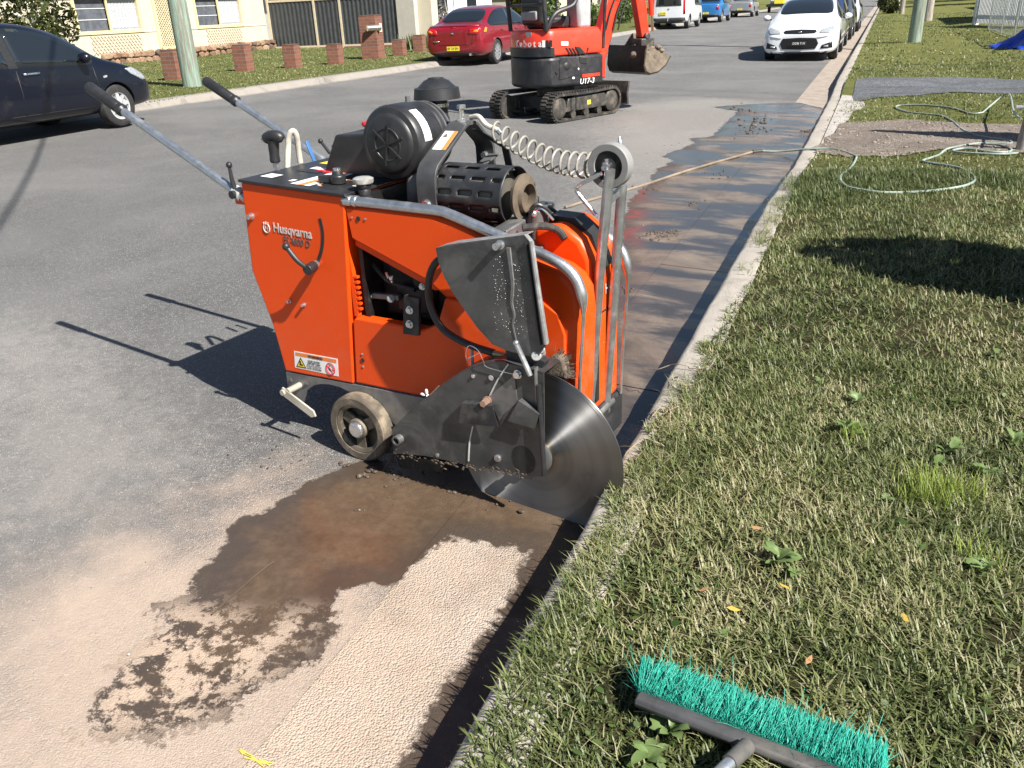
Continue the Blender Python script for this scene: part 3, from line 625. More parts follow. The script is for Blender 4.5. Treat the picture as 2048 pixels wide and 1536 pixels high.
# ---- engine seen through the openings
eng = MB().box((-.715, .14, .555), (-.38, .50, .97)).build('engine', DARKIN, saw, bevel=.02)
MB().box((-.70, .12, .78), (-.53, .145, .86)).build('engine_badge_plate', DARKIN, eng, bevel=.005); MB().cyl((-.5, .11, .72), (-.5, .15, .72), .05, n=20).box((-.62, .105, .60), (-.46, .14, .69)).build('engine_cover', DARKIN, eng, bevel=.005)
MB().bar(S(745, 590, .09), S(800, 595, .09), .02, .02).cyl(S(782, 597, .07), S(782, 597, .11), .016).build('throttle_arm', FRAMEM, eng, bevel=.003)
MB().tube([S(743, 592, .085), S(744, 640, .085), S(746, 700, .085)], .0035, 6).ball(S(743, 592, .085), .008).build('throttle_rod', BRIGHT, eng)
MB().tube([S(773, 545, .09), S(777, 555, .085), S(786, 552, .085), S(784, 564, .085)], .006, 6).ball(S(783, 556, .085), .011).build('drain_tap', BRIGHT, eng)
MB().tube(smooth_path([S(697, 500, .12), S(718, 560, .11), S(714, 640, .11)], 6), .01, 8).build('hose', RUBBER, eng)
MB().tube(smooth_path([S(740, 520, .12), S(775, 560, .1), S(830, 580, .1)], 6), .008, 8).build('hose', RUBBER, eng)
MB().side([(-.76, .32), (-.12, .32), (-.12, .9), (-.76, .9)], .36, .40).build('inner_panel', BLACKM, saw)
MB().box((-.738, .062, .34), (-.72, .575, 1.008)).build('dark_liner', DARKIN, saw); MB().box((-.72, .09, .40), (-.13, .37, .55)).build('sump_tray', DARKIN, saw)  # black liner added to keep the lit console end dark in the engine opening
pl = [S(x, y, VN-.004) for x, y in ((808, 590), (838, 597), (838, 672), (806, 668))]
mp = MB().side([(q[0], q[2]) for q in pl], VN-.006, VN+.012).build('mount_plate', BLACKM, saw, bevel=.003); bolt(S(820, 620, VN-.006), .011, .012, mp); bolt(S(820, 648, VN-.006), .011, .012, mp); bolt(S(845, 573, VN+.03), .009, .01, mp)
# ---- front cowls
cw = [(-.11, .31), (-.11, .862), (-.02, .858), (.06, .838), (.105, .81), (.130, .77), (.138, .70), (.131, .45), (.12, .31)]
cow = MB().side(cw, VN+.025, .178).build('belt_cowl', ORANGE, saw, bevel=.022, seg=3)
MB().side([(-.09, .36), (-.09, .73), (-.01, .74), (.06, .70), (.085, .63), (.08, .36)], VN+.019, VN+.03).build('cowl_recess', ORANGE, cow, bevel=.012, seg=2)
MB().side([(-.30, .42), (-.12, .37), (-.12, .40), (-.28, .455)], VN+.001, VN+.012).build('vent_slot', BLACK_D, low)
fr = MB().side([(-.10, .30), (-.10, .93), (.00, .945), (.07, .90), (.105, .84), (.115, .75), (.115, .30)], .19, .40).build('front_cowl', ORANGE, saw, bevel=.02, seg=3)
MB().side([(-.07, .958), (.02, .955), (.085, .905), (.124, .80), (.10, .80), (.06, .88), (-.07, .93)], .245, .325).build('cowl_opening', BLACK_D, fr)
MB().box((.113, .20, .34), (.121, .225, .62)).build('front_vent', BLACK_D, fr); MB().box((.113, .20, .645), (.118, .37, .65)).build('panel_gap', BLACK_D, fr)
text('H', 'front_decal', SILVER_D, fr, .05, frame((.119, .29, .72), (0, 1, 0), (0, 0, 1)))
MB().bar((-.155, .07, .938), (-.155, .40, .962), .055, .008).bar((-.128, .07, .918), (-.128, .40, .942), .006, .045).build('cross_brace', FRAMEM, saw, bevel=.002)
MB().side([(-.16, .16), (.125, .16), (.125, .305), (-.5, .31), (-.5, .2)], .06, .42).build('chassis', BLACKM, saw, bevel=.01)
MB().tube(smooth_path([S(1045, 456, .12), S(1085, 452, .16), S(1115, 460, .18), S(1130, 478, .18)], 6), .012, 10).build('fuel_hose', RUBBER, saw)
# ---- bumper tubes
NT_ = [(-.755, .997), (-.72, .997), (-.39, .992), (-.33, .985), (-.267, .968), (-.139, .930), (-.007, .892), (.06, .870), (.105, .845), (.135, .808), (.150, .75), (.150, .68), (.143, .58), (.135, .45), (.13, .30)]
def tub(v, name):
    b = MB().tube(smooth_path([(u, v, w) for u, w in NT_], 3), [.0175 if i <= 29 else max(.0055, .0175-.004*(i-29)) for i in range(43)], 14).build(name, ZINC, saw)
    MB().cyl((-.755, v, .997), (-.725, v, .997), .0195, n=14).cyl((-.712, v, .997), (-.70, v, .997), .0205, n=14).build('tube_collar', BRIGHT, b); return b
tub(.045, 'bumper_tube'); tub(.385, 'bumper_tube')
# ---- steel frame plate, wheels, depth stop
arc = [(-1.10, .160), (-1.085, .19), (-1.065, .222), (-1.03, .248), (-.99, .263), (-.945, .271), (-.89, .27), (-.80, .25), (-.70, .21), (-.61, .149)]
fp = MB().side([(-1.169, .284), (-.818, .296), (-.478, .306), (-.44, .306), (-.505, .235), (-.60, .146)] + arc[::-1] + [(-1.176, .158)], VN+.002, VN+.014).build('frame_plate', FRAMEM, saw, bevel=.002)
for q in ((584, 759), (615, 765), (752, 794)): MB().cyl(S(*q, VN), S(*q, VN+.004), .009, n=14).build('bolt_hole', BLACK_D, fp)
MB().side([(-1.165, .165), (-1.12, .165), (-.95, .285), (-.45, .30), (-.45, .285), (-.6, .15), (-.58, .15)][:5], .53, .545).build('far_frame_plate', FRAMEM, saw)
TYRE = M('solid_tyre', (.10, .082, .062), .85, 0, .3, 14, dirt=(.33, .27, .19), dirtamt=.7, dscale=9, bump=.3, bscale=60)
RIMM = M('saw_rim', (.10, .085, .065), .55, .3, .25, 12, dirt=(.45, .38, .28), dirtamt=.6, dscale=7)
def saw_wheel(c, R, wd, name='wheel'):
    c = Vector(c); n = 36
    w = MB().lathe([(R*.74, 0), (R*.93, 0), (R*.985, .006), (R, .014), (R, wd-.014), (R*.985, wd-.006), (R*.93, wd), (R*.74, wd), (R*.74, 0)], c, (0, 1, 0), n, (1, 0, 0), False).build(name, TYRE, saw)
    r = MB().lathe([(R*.62, .012), (R*.74, .004), (R*.745, wd-.004), (R*.62, wd-.012), (R*.62, .012)], c, (0, 1, 0), n, (1, 0, 0), False).lathe([(R*.66, wd-.016), (R*.66, wd-.010)], c, (0, 1, 0), n, (1, 0, 0))
    for k in range(3):
        a = 2*math.pi*(k/3)+.5; d = Vector((math.cos(a), 0, math.sin(a))); r.obox(c+d*R*.45+Vector((0, .026, 0)), d*R*.27, d.cross(Vector((0, 1, 0)))*R*.17, (0, .008, 0))
    r.build('rim', RIMM, w, bevel=.004)
    MB().lathe([(R*.30, .0), (R*.30, .05)], c, (0, 1, 0), 20, (1, 0, 0)).build('hub', RIMM, w, bevel=.004)
    MB().lathe([(R*.2, -.012), (R*.24, -.006), (R*.24, .01)], c, (0, 1, 0), 18, (1, 0, 0)).build('hub_cap', BRIGHT, w, bevel=.002)
    return w
saw_wheel((-.775, -.025, .139), .137, .06); saw_wheel((-.775, .53, .146), .137, .06)
for v in (.10, .40): saw_wheel((-.13, v, .094), .09, .05)
MB().cyl((-.775, .03, .14), (-.775, .56, .146), .014).build('axle', FRAMEM, saw); MB().cyl((-.13, .1, .094), (-.13, .45, .094), .012).build('axle', FRAMEM, saw)
ds = MB(); a_ = Vector(S(568, 784, -.035)); b_ = Vector(S(627, 829, -.035)); d_ = (b_-a_).normalized(); n_ = d_.cross(Vector((0, 1, 0)))
ds.prism([(-.012, -.017), (.155, -.017), (.172, 0), (.155, .017), (-.012, .017)], -.004, .004, lambda x, z, h: a_+d_*x+n_*z+Vector((0, h, 0)))
DSTOP = M('dusty_steel', (.44, .40, .33), .6, .2, .2, 14, dirt=(.55, .5, .42), dirtamt=.5)
stp = ds.build('transport_stop', DSTOP, saw, bevel=.001); MB().cyl(a_+Vector((.0, -.012, 0)), a_+Vector((0, .0, 0)), .013, n=14).cyl(a_+d_*.025+n_*-.0+Vector((0, -.002, .018)), a_+d_*.025+Vector((0, .07, .018)), .013, n=14).build('stop_pin', DSTOP, stp, bevel=.002)
# ---- blade
def blade_mat():
    t = NT('blade_steel'); xy = t.n('SeparateXYZ'); t.l(t.co.outputs['Object'], xy.inputs[0])
    r = t.math('SQRT', t.math('ADD', t.math('MULTIPLY', xy.outputs[0], xy.outputs[0]), t.math('MULTIPLY', xy.outputs[1], xy.outputs[1])))
    cv = t.n('CombineXYZ'); t.l(r, cv.inputs[0]); rings = t.noise(190, 6, .8, cv.outputs[0]); soft = t.noise(14, 3, .5, cv.outputs[0]); st = t.noise(8, 7, .7)
    c = t.mix(rings, (.20, .20, .203), (.37, .37, .373)); c = t.mix(t.math('MULTIPLY', t.step(soft, .45, .65), .25), c, (.09, .08, .065))
    c = t.mix(t.math('MULTIPLY', t.step(r, .09, .055), .55), c, (.22, .15, .06)); c = t.mix(t.math('MULTIPLY', t.step(st, .55, .75), .3), c, (.12, .10, .08))
    t.set(base=c, metal=.92, rough=t.mixf(rings, .40, .47)); t.b.inputs['Anisotropic'].default_value = 1.0; t.b.inputs['Anisotropic Rotation'].default_value = .25
    tg = t.n('Tangent', direction_type='RADIAL', axis='Z'); t.l(tg.outputs[0], t.b.inputs['Tangent']); t.bump(rings, .08, .001); return t.m
BR, BZ = .311, .207
bl = MB().lathe([(.012, -.0018), (BR-.012, -.0018), (BR-.012, -.0024), (BR, -.0024), (BR, .0024), (BR-.012, .0024), (BR-.012, .0018), (.012, .0018)], (0, 0, 0), (0, 0, 1), 120)
blade = bl.build('saw_blade', blade_mat(), saw, smooth=25); blade.location = (0, 0, BZ); blade.rotation_euler = (math.pi/2, 0, 0)
MB().lathe([(.056, -.002), (.060, -.010), (.050, -.016), (.03, -.018), (.03, -.03)], (0, 0, BZ), (0, 1, 0), 32).build('blade_flange', FRAMEM, blade).matrix_parent_inverse = Matrix.LocRotScale(Vector((0, 0, BZ)), blade.rotation_euler, None).inverted()
MB().cyl((0, -.045, BZ), (0, .2, BZ), .017, n=18).cyl((0, -.055, BZ), (0, -.043, BZ), .026, n=6).build('arbor_shaft', BRIGHT, saw, bevel=.002)
MB().box((-.08, .03, .12), (.08, .062, .30)).build('arbor_housing', BLACKM, saw, bevel=.01)
# ---- blade guard
GV = -.085
go = S2([(786, 856), (787, 906), (850, 911), (940, 930), (1010, 943), (1062, 952), (1090, 953), (1088, 745), (1050, 734), (1020, 727), (1003, 722), (983, 723), (963, 727), (943, 733), (911, 750), (882, 771), (851, 795), (824, 818)], GV)
hc = (S(1047, 919, GV)[0], S(1047, 919, GV)[2]); hole = [(hc[0]+.047*math.cos(a), hc[1]+.052*math.sin(a)) for a in [math.radians(-90-360*i/22) for i in range(23)]]
gp_ = go[:5] + [hole[0]] + hole[1:] + [(go[5][0]*.3+go[4][0]*.7+.0005, go[5][1]*.3+go[4][1]*.7)] + go[5:]
gd = empty('blade_guard'); gd.parent = saw
MB().side(go[:5] + [((go[4][0]*.7+go[5][0]*.3), (go[4][1]*.7+go[5][1]*.3))] + hole + [((go[4][0]*.7+go[5][0]*.3)+.0006, (go[4][1]*.7+go[5][1]*.3))] + go[5:], GV-.002, GV+.002).build('guard_plate', GUARDM, gd, smooth=0)
rim = pathw([go[0]] + go[-1:7:-1] + [go[7]], GV-.003, .022, .003); rim.build('guard_rim', GUARDM, gd)
MB().side([go[0], go[1], (go[1][0]+.004, go[1][1]), (go[0][0]+.004, go[0][1])], GV-.003, .02).build('guard_end', GUARDM, gd)
MB().tube([S(1077, 770, GV-.012), S(1083, 860, GV-.012), S(1089, 951, GV-.012)], .0085, 10).build('guard_bead', BLACKPL, gd)
MB().bar(S(1072, 735, GV-.006), S(1075, 800, GV-.006), .004, .02, (0, 1, 0)).build('guard_strap', FRAMEM, gd)
def bent(quadpx, v0, v1, lip, mat, name, lipdir=(0, 1, 0), back=None):
    q = [Vector(S(x, y, v0)) for x, y in quadpx]; o = Vector((0, .003, 0)); mb = MB().add(q+[p+o for p in q], [(3, 2, 1, 0), (4, 5, 6, 7), (0, 1, 5, 4), (1, 2, 6, 5), (2, 3, 7, 6), (3, 0, 4, 7)])
    a, b = q[0], q[1]; l = Vector(lipdir)*lip; mb.add([a, b, b+l, a+l, a+Vector((0, 0, .003)), b+Vector((0, 0, .003)), b+l+Vector((0, 0, .003)), a+l+Vector((0, 0, .003))], [(0, 1, 2, 3), (7, 6, 5, 4), (0, 4, 5, 1), (1, 5, 6, 2), (2, 6, 7, 3), (3, 7, 4, 0)])
    return mb.build(name, mat, gd, smooth=0)
bent([(923, 808), (985, 814), (996, 854), (917, 846)], GV-.028, GV, .026, BLACKM, 'latch_bracket')
bent([(1037, 803), (1077, 830), (1069, 858), (1015, 842)], GV-.026, GV, .024, GUARDM, 'latch_bracket')
lp = [Vector(S(x, y, GV-.006)) for x, y in ((972, 798), (1029, 750), (1034, 800), (1002, 850), (990, 822))]
MB().add(lp+[p+Vector((0, .004, 0)) for p in lp], [(4, 3, 2, 1, 0), (5, 6, 7, 8, 9)]+[(i, (i+1) % 5, 5+(i+1) % 5, 5+i) for i in range(5)]).build('latch_plate', FRAMEM, gd, smooth=0)
bolt(S(975, 801, GV-.006), .012, .03, gd, mat=M('copper_bolt', (.55, .36, .28), .4, .7)); bolt(S(996, 916, GV-.002), .010, .008, gd, n=16); bolt(S(983, 755, GV-.002), .007, .006, gd, n=12); bolt(S(947, 752, GV-.002), .005, .006, gd, n=12); bolt(S(1036, 748, GV-.004), .011, .014, gd, n=14); bolt(S(875, 910, GV-.002), .006, .005, gd, n=12)
MB().lathe([(.012, 0), (.017, 0), (.018, .028), (.012, .028), (.011, .004)], Vector(S(801, 876, GV)), (0, -1, 0), 18).build('drain_nipple', FRAMEM, gd)
MB().ball(S(853, 784, -.03), .010, sq=(.6, .5, 1.2)).ball(S(846, 789, -.03), .010, sq=(1.2, .5, .6)).cyl(S(856, 792, -.03), S(857, 793, .02), .006).build('wing_nut', WHITE_D, gd)
MB().tube(smooth_path([S(860, 790, GV-.003), S(878, 772, GV-.003), S(900, 763, GV-.003)][:2], 2), .002, 5).build('clip_wire', BRIGHT, gd)
scr = M('scratch_paint', (.58, .59, .57), .5, .2)
for a, b, w in (((1017, 728), (978, 795), .0028), ((946, 852), (937, 922), .0028)):
    pa, pb = Vector(S(*a, GV-.0035)), Vector(S(*b, GV-.0035)); MB().tube(smooth_path([pa, (pa+pb)/2+Vector((-.005, 0, 0)), pb], 3), w, 4).build('drip_streak', scr, gd)
wire = smooth_path([S(943, 735, -.06), S(932, 715, -.1), S(937, 692, -.1), S(955, 700, -.1), S(966, 720, -.1), S(972, 733, -.095), S(1000, 742, -.095), S(1033, 750, -.1)], 5)
MB().tube(wire, .0013, 5).tube([S(936, 717, -.1), S(960, 706, -.1)], .0013, 5).build('tie_wire', BRIGHT, gd)
MB().tube(smooth_path([S(945, 732, .0), S(944, 700, .0), S(946, 686, .0)], 3), .006, 8).build('guard_hook', GREYPL, gd)
mud = M('wet_mud', (.11, .085, .06), .3, 0, .3, 40, bump=.6, bscale=90, bdist=.006)
mb = MB()
for i in range(120):
    f = random.random(); x = 790+f*275; y = 908+f*46+random.gauss(-1, 4); mb.ball(S(x, y, GV-.001), random.uniform(.0015, .0055), 6, (1.6, .5, random.uniform(.5, 1.4)))
o = mb.build('mud_crust', mud, gd); o['kind'] = 'stuff'
MB().tube(smooth_path([S(790, 905, -.05), S(778, 925, -.05), S(766, 943, -.05)], 3), .007, 8).build('mud_flap_rod', RUBBER, gd)
MB().side(S2([(790, 908), (890, 925), (885, 945), (800, 935)], -.02), -.02, .015).build('mud_flap', RUBBER, gd)
# ---- raised front guard (visor)
VV = -.075
vo = S2([(872, 496), (897, 489), (1048, 470), (1060, 484), (1092, 690), (1075, 716), (1012, 700), (985, 688), (955, 655), (930, 620), (905, 583), (888, 552), (878, 525)], VV)
vis = MB().side(vo, VV-.002, VV+.002).build('front_guard', GUARDM, saw, smooth=0)
pathw(vo[:3], VV-.002, VV+.055, .003).build('front_guard_rim', M('worn_rim', (.33, .33, .33), .45, .5, .2, 30, dirt=(.5, .5, .48), dirtamt=.5, dscale=20), vis)
rimm = _mc['worn_rim']
pathw(vo[2:5], VV-.002, VV+.02, .003).build('front_guard_rim', rimm, vis)
MB().tube([S(1063, 483, VV-.008), S(1076, 580, VV-.008), S(1092, 688, VV-.008)], .0075, 8).build('seal_strip', rimm, vis); MB().tube([S(1051, 484, VV-.006), S(1065, 580, VV-.006), S(1080, 690, VV-.006)], .005, 8).build('seal_strip', BLACKPL, vis)
bolt(S(1001, 489, VV-.002), .011, .03, vis, n=18)
sp_ = MB()
for i in range(170):
    x = random.gauss(1005 if i % 2 else 1040, 13); y = random.uniform(512, 668); x += (y-590)*.09
    if 975 < x < 1068: sp_.ball(S(x, y, VV-.0025), random.uniform(.0005, .0010), 5)
o = sp_.build('water_spots', WHITE_D, vis); o['kind'] = 'stuff'
st = smooth_path([S(1018, 495, VV-.0028), S(1022, 530, VV-.0028), S(1026, 570, VV-.0028), S(1024, 605, VV-.0028), S(1029, 630, VV-.0028), S(1026, 650, VV-.0028), S(1034, 685, VV-.0028)], 5)
MB().tube(st, [.0085*(1-.75*i/(len(st)-1)) for i in range(len(st))], 4).build('slurry_streak', M('dry_slurry', (.14, .14, .138), .7, 0, .2, 40), vis).scale = (1, 1, 1)
MB().cyl(S(1072, 712, -.08), S(1082, 706, .02), .016, n=16).cyl(S(1083, 700, -.06), S(1083, 700, .0), .012, n=14).build('hinge', rimm, vis, bevel=.003)
MB().tube([S(1032, 686, -.10), S(1061, 751, -.10)], .0085, 10).ball(S(1032, 686, -.10), .010).build('guard_handle', ZINC, vis)
MB().side(S2([(1012, 700), (1040, 690), (1090, 725), (1080, 745), (1015, 728)], -.06), -.062, -.03).box(S(1019, 705, -.05), S(1036, 725, -.02)).build('hinge_block', BLACKM, vis)
MB().cyl(S(985, 706, -.02), S(1012, 712, -.02), .011, n=12).build('water_fitting', M('brass_fitting', (.42, .36, .2), .4, .7), saw)
MB().tube(smooth_path([S(900, 512, .01), S(875, 522, .0), S(860, 550, -.01), S(857, 590, -.01), S(868, 630, -.01), S(890, 662, -.01), S(935, 688, -.01), S(988, 706, -.02)], 6), .0125, 12).build('water_hose', BLACKPL, saw)
hair = MB()
for i in range(260):
    a = random.uniform(-.2, 1.5); r = random.uniform(.3, 1); c = Vector(S(1105, 745, .02)); q = c+Vector((.055*r*math.cos(a)*1.1, random.uniform(0, .05), .075*r*math.sin(a))); e = q+Vector((math.cos(a)*.02, random.uniform(-.01, .01), math.sin(a)*.02)); hair.tube([q, e], .0007, 3)
o = hair.build('brush_bristles', M('dusty_bristle', (.16, .13, .10), .8), saw); o['kind'] = 'stuff'
MB().side(S2([(1088, 735), (1100, 712), (1118, 708), (1130, 720), (1138, 760), (1100, 750)], .03), .02, .07).build('splash_brush', M('brush_block', (.13, .10, .075), .9, 0, .3, 60, bump=.8, bscale=150, bdist=.004), saw, bevel=.01)
# ---- handles
def handle(v, tip, root, col):
    t, r = Vector((tip[0], v, tip[1])), Vector((root[0], v, root[1])); d = (r-t).normalized()
    h = MB().cyl(t+d*.02, r+d*.06, .0165, n=16).build('handle_tube', ZINC, saw)
    MB().lathe([(.008, 0), (.019, .004), (.0225, .012), (.0225, .175), (.0205, .18), (.0245, .19), (.0245, .205), (.0205, .21), (.018, .215)], t, d, 18).build('handle_grip', BLACKPL, h)
    MB().cyl(r-d*.02, r+d*.02, .025, n=18).build('tube_collar', GREYPL, h, bevel=.003)
    k = r+Vector((0, -.01, .0)); MB().tube([k, k+Vector((-.01, 0, .05)), k+Vector((-.012, 0, .10))], [.011, .008, .006], 10).ball(k+Vector((-.012, 0, .105)), .012).cyl(k+Vector((0, -.025, 0)), k+Vector((0, .02, 0)), .015, n=14).build('clamp_lever', BLACKPL, h)
    return h
handle(.05, (-2.045, 1.361), (-1.285, .985), 1); handle(.625, (-2.035, 1.334), (-1.285, .965), 1)
MB().box((-1.30, .04, .945), (-1.23, .64, .975)).build('handle_socket', ORANGE, saw, bevel=.004)
# ---- levers and knobs on the console
b0 = Vector(S(555, 350, .22)); g0 = Vector(S(551, 325, .22)); g1 = Vector(S(545, 280, .22))
lvv = MB().obox((b0+g0)/2, (.011, 0, 0), (0, .006, 0), ((g0-b0)/2)).build('drive_lever', BRIGHT, saw)
gg = smooth_path([g0, g0*.6+g1*.4, g1+Vector((.004, 0, 0))], 4)
MB().tube(gg, [.017, .020, .020, .019, .019, .020, .021, .022, .024], 14).tube(smooth_path([g1+Vector((-.035, -.004, .0)), g1+Vector((-.01, 0, .012)), g1+Vector((.03, .0, .014)), g1+Vector((.045, .01, .0))], 4), [.016, .021, .022, .022, .023, .023, .022, .022, .022, .021, .02, .017, .012], 14).build('lever_grip', BLACKPL, lvv)
MB().cyl(g1+Vector((-.05, -.006, -.002)), g1+Vector((-.03, -.004, 0)), .007, n=10).build('grip_button', BRIGHT, lvv)
MB().tube(smooth_path([S(575, 336, .30), S(576, 300, .32), S(578, 272, .33), S(586, 262, .34), S(593, 272, .35), S(597, 300, .36), S(601, 326, .36)], 6), .0115, 12).build('hose_loop', BEIGE, saw)
MB().bar(S(630, 325, .5), S(613, 282, .5), .018, .006, (1, 0, 0)).build('choke_lever', M('blue_lever', (.04, .13, .32), .5), saw, bevel=.002)
k0, k1 = Vector(S(660, 306, .55)), Vector(S(641, 282, .55)); MB().tube([k0, k1], [.008, .006], 10).ball(k1, .011).build('far_lever', BLACKPL, saw)
kc = onpan(-.868, .145); MB().lathe([(.028, 0), (.028, .028), (.02, .034), (.017, .045), (.006, .047)], kc, (0, 0, 1), 20).bar(kc+Vector((-.07, -.02, .016)), kc+Vector((0, 0, .016)), .026, .026).build('speed_knob', BLACKPL, saw, bevel=.003)
MB().cyl(kc+Vector((0, 0, .045)), kc+Vector((0, 0, .054)), .014, n=16).build('knob_cap', BRIGHT, saw)
fc = Vector(S(727, 366, .10)); MB().lathe([(.026, -.07), (.026, -.05), (.021, -.045), (.024, -.03), (.02, -.02), (.026, -.01), (.026, 0)], fc, (0, 0, 1), 20).build('filler_neck', BLACKPL, saw)
MB().lathe([(.034, 0), (.036, .004), (.036, .016), (.028, .02), (.012, .022)], fc, (0, 0, 1), 12).build('filler_cap', M('cap_zinc', (.62, .61, .57), .45, .6, .2, 40), saw)
cb = MB().prism([(-1.085, 1.02), (-1.0, 1.172), (-.78, 1.185), (-.72, 1.02)], .30, .50, lambda x, z, h: (x, h, z)).build('control_box', BLACKPL, saw, bevel=.008)
es = Vector(S(738, 262, .42)); MB().cyl(es, es+Vector((0, 0, .018)), .013, n=14).lathe([(.022, .018), (.026, .024), (.024, .034), (.012, .037)], es, (0, 0, 1), 18).build('emergency_stop', M('red_button', (.62, .02, .025), .4), cb)
MB().cyl(es+Vector((0, 0, -.01)), es, .026, n=18).build('button_base', GREYPL, cb); MB().ball(S(746, 236, .46), .013).build('lever_ball', BLACKPL, cb)
# ---- air filter, rain cap, muffler, lifting bail
FU, FW = -.655, 1.168
af = MB().lathe([(.0, .178), (.09, .178), (.098, .182), (.103, .190), (.120, .196), (.127, .206), (.127, .30), (.124, .305), (.124, .33), (.120, .335), (.12, .34), (.118, .345), (.12, .35), (.118, .355), (.12, .36), (.118, .40), (.105, .43), (.06, .45), (0, .452)], (FU, 0, FW), (0, 1, 0), 40).build('air_filter', BLACKPL, saw)
rb = MB()
for k in range(3):
    a = k*math.pi/3+.35; d = Vector((math.cos(a), 0, math.sin(a)))*.072; rb.bar(Vector((FU, .1765, FW))-d, Vector((FU, .1765, FW))+d, .006, .007, (0, 1, 0))
rb.tube([(FU+.054*math.cos(a), .178, FW+.054*math.sin(a)) for a in [2*math.pi*i/24 for i in range(24)]], .003, 6, closed=True).build('filter_ribs', BLACKPL, af)
MB().lathe([(.1185, .365), (.1225, .366), (.1225, .376), (.1185, .377)], (FU, 0, FW), (0, 1, 0), 40).lathe([(.117, .392), (.1215, .393), (.1215, .40), (.117, .401)], (FU, 0, FW), (0, 1, 0), 40).cyl((FU-.045, .37, FW+.11), (FU-.045, .37, FW+.138), .008).build('filter_band', FRAMEM, af)
dl = []
for i in range(7):
    a = math.radians(58-i*9)
    for y in (.225, .265): dl.append((FU+.1278*math.cos(a), y, FW+.1278*math.sin(a)))
MB().add(dl, [(2*i, 2*i+1, 2*i+3, 2*i+2) for i in range(6)]).build('filter_label', WHITE_D, af)
rcx = (-.655, .49, 1.222)
MB().lathe([(.037, -.09), (.037, .065), (.034, .067)], rcx, (0, 0, 1), 24).lathe([(.045, -.06), (.04, .0)], rcx, (0, 0, 1), 20).build('intake_neck', BLACKPL, saw)
MB().lathe([(.03, .066), (.086, .064), (.081, .102), (.070, .104), (.046, .126), (.030, .133), (.027, .137), (0, .138)], rcx, (0, 0, 1), 32).build('rain_cap', BLACKPL, saw, smooth=30)
MB().lathe([(.0385, .035), (.0405, .036), (.0405, .048), (.0385, .049)], rcx, (0, 0, 1), 24).build('hose_clamp', BRIGHT, saw)
MB().tube(smooth_path([(FU+.06, .25, FW-.10), (FU+.07, .23, FW-.15), (FU+.055, .24, FW-.24)], 5), .035, 14).build('intake_elbow', M('grey_rubber', (.13, .13, .13), .6, 0, .1, 20), saw)
MU0, MU1, MV, MW, MR = -.47, -.185, .235, 1.012, .088
mu = MB().lathe([(.07, 0), (.07, .02), (MR, .03), (MR, .27), (.07, .275)], (MU0-.03, MV, MW), (1, 0, 0), 32).build('muffler', M('muffler_steel', (.13, .12, .105), .5, .5, .25, 12, dirt=(.28, .24, .18), dirtamt=.4), saw)
MB().lathe([(.073, 0), (.077, .012), (.052, .016), (.05, .03), (.044, .03), (.044, -.02)], (MU1+.02, MV, MW), (1, 0, 0), 32).build('muffler_outlet', M('hot_steel', (.20, .16, .12), .6, .5, .2, 20), mu)
hs = MB(); n = 48; nu = 30; R2 = MR+.010
for i in range(n):
    a0, a1 = [math.radians(-60+230*(i+k)/n) for k in (0, 1)]
    row = i % 6
    for j in range(nu):
        u0, u1 = [MU0+.02+(MU1-MU0-.02)*(j+k)/nu for k in (0, 1)]
        ph = (j+(4 if (i//6) % 2 else 0)) % 9
        if row in (2, 3) and 2 <= ph <= 7 and 0 < j < nu-1: continue
        f = lambda u, a, r: (u, MV-math.cos(a)*r, MW+math.sin(a)*r)
        hs.add([f(u0, a0, R2), f(u1, a0, R2), f(u1, a1, R2), f(u0, a1, R2)], [(0, 1, 2, 3)])
o = hs.build('heat_shield', BLACKM, mu); m_ = o.modifiers.new('s', 'SOLIDIFY'); m_.thickness = .003
LU = -.475
def flatbar(pts, w, th, name, mat, parent=None, du=(1, 0, 0)):
    P = [Vector(q) for q in pts]; D = Vector(du)*(w/2); V = []; n = len(P)
    for i, q in enumerate(P):
        d = (P[min(i+1, n-1)]-P[max(i-1, 0)]).normalized(); nn = d.cross(Vector(du)).normalized()*(th/2); V += [q-D-nn, q+D-nn, q+D+nn, q-D+nn]
    F = [(0, 1, 2, 3)[::-1], tuple(range(4*n-4, 4*n))] + [(4*i+k, 4*i+(k+1) % 4, 4*i+4+(k+1) % 4, 4*i+4+k) for i in range(n-1) for k in range(4)]
    return MB().add(V, F).build(name, mat, parent or saw, bevel=.002)
bail = flatbar([(LU, .14, .86), (LU, .14, 1.05), (LU, .143, 1.075), (LU, .152, 1.095), (LU, .165, 1.11), (LU, .345, 1.214), (LU, .36, 1.219), (LU, .40, 1.219), (LU, .415, 1.214), (LU, .505, 1.14), (LU, .515, 1.12), (LU, .517, 1.09), (LU, .517, .90)], .078, .012, 'lifting_bail', M('bail_grey', (.062, .063, .066), .5, .2, .2, 14, dirt=(.16, .15, .14), dirtamt=.25))
def onbail(f, du, l=.0065): a, b = Vector((LU, .165, 1.11)), Vector((LU, .345, 1.214)); d = b-a; n = Vector((1, 0, 0)).cross(d).normalized(); n = n if n.z > 0 else -n; return a+d*f+Vector((du, 0, 0))+n*l
MB().add([onbail(.35, -.027), onbail(.35, .027), onbail(.82, .027), onbail(.82, -.027)], [(0, 1, 2, 3)]).build('bail_label', WHITE_D, bail)
MB().add([onbail(.35, .010, .007), onbail(.35, .027, .007), onbail(.82, .027, .007), onbail(.82, .010, .007)], [(0, 1, 2, 3)]).build('bail_label_band', ORANGE_D, bail)
MB().add([onbail(.66, -.022, .007), onbail(.66, -.002, .007), onbail(.78, -.012, .007)], [(0, 1, 2)]).build('bail_pictogram', GREY_D, bail)
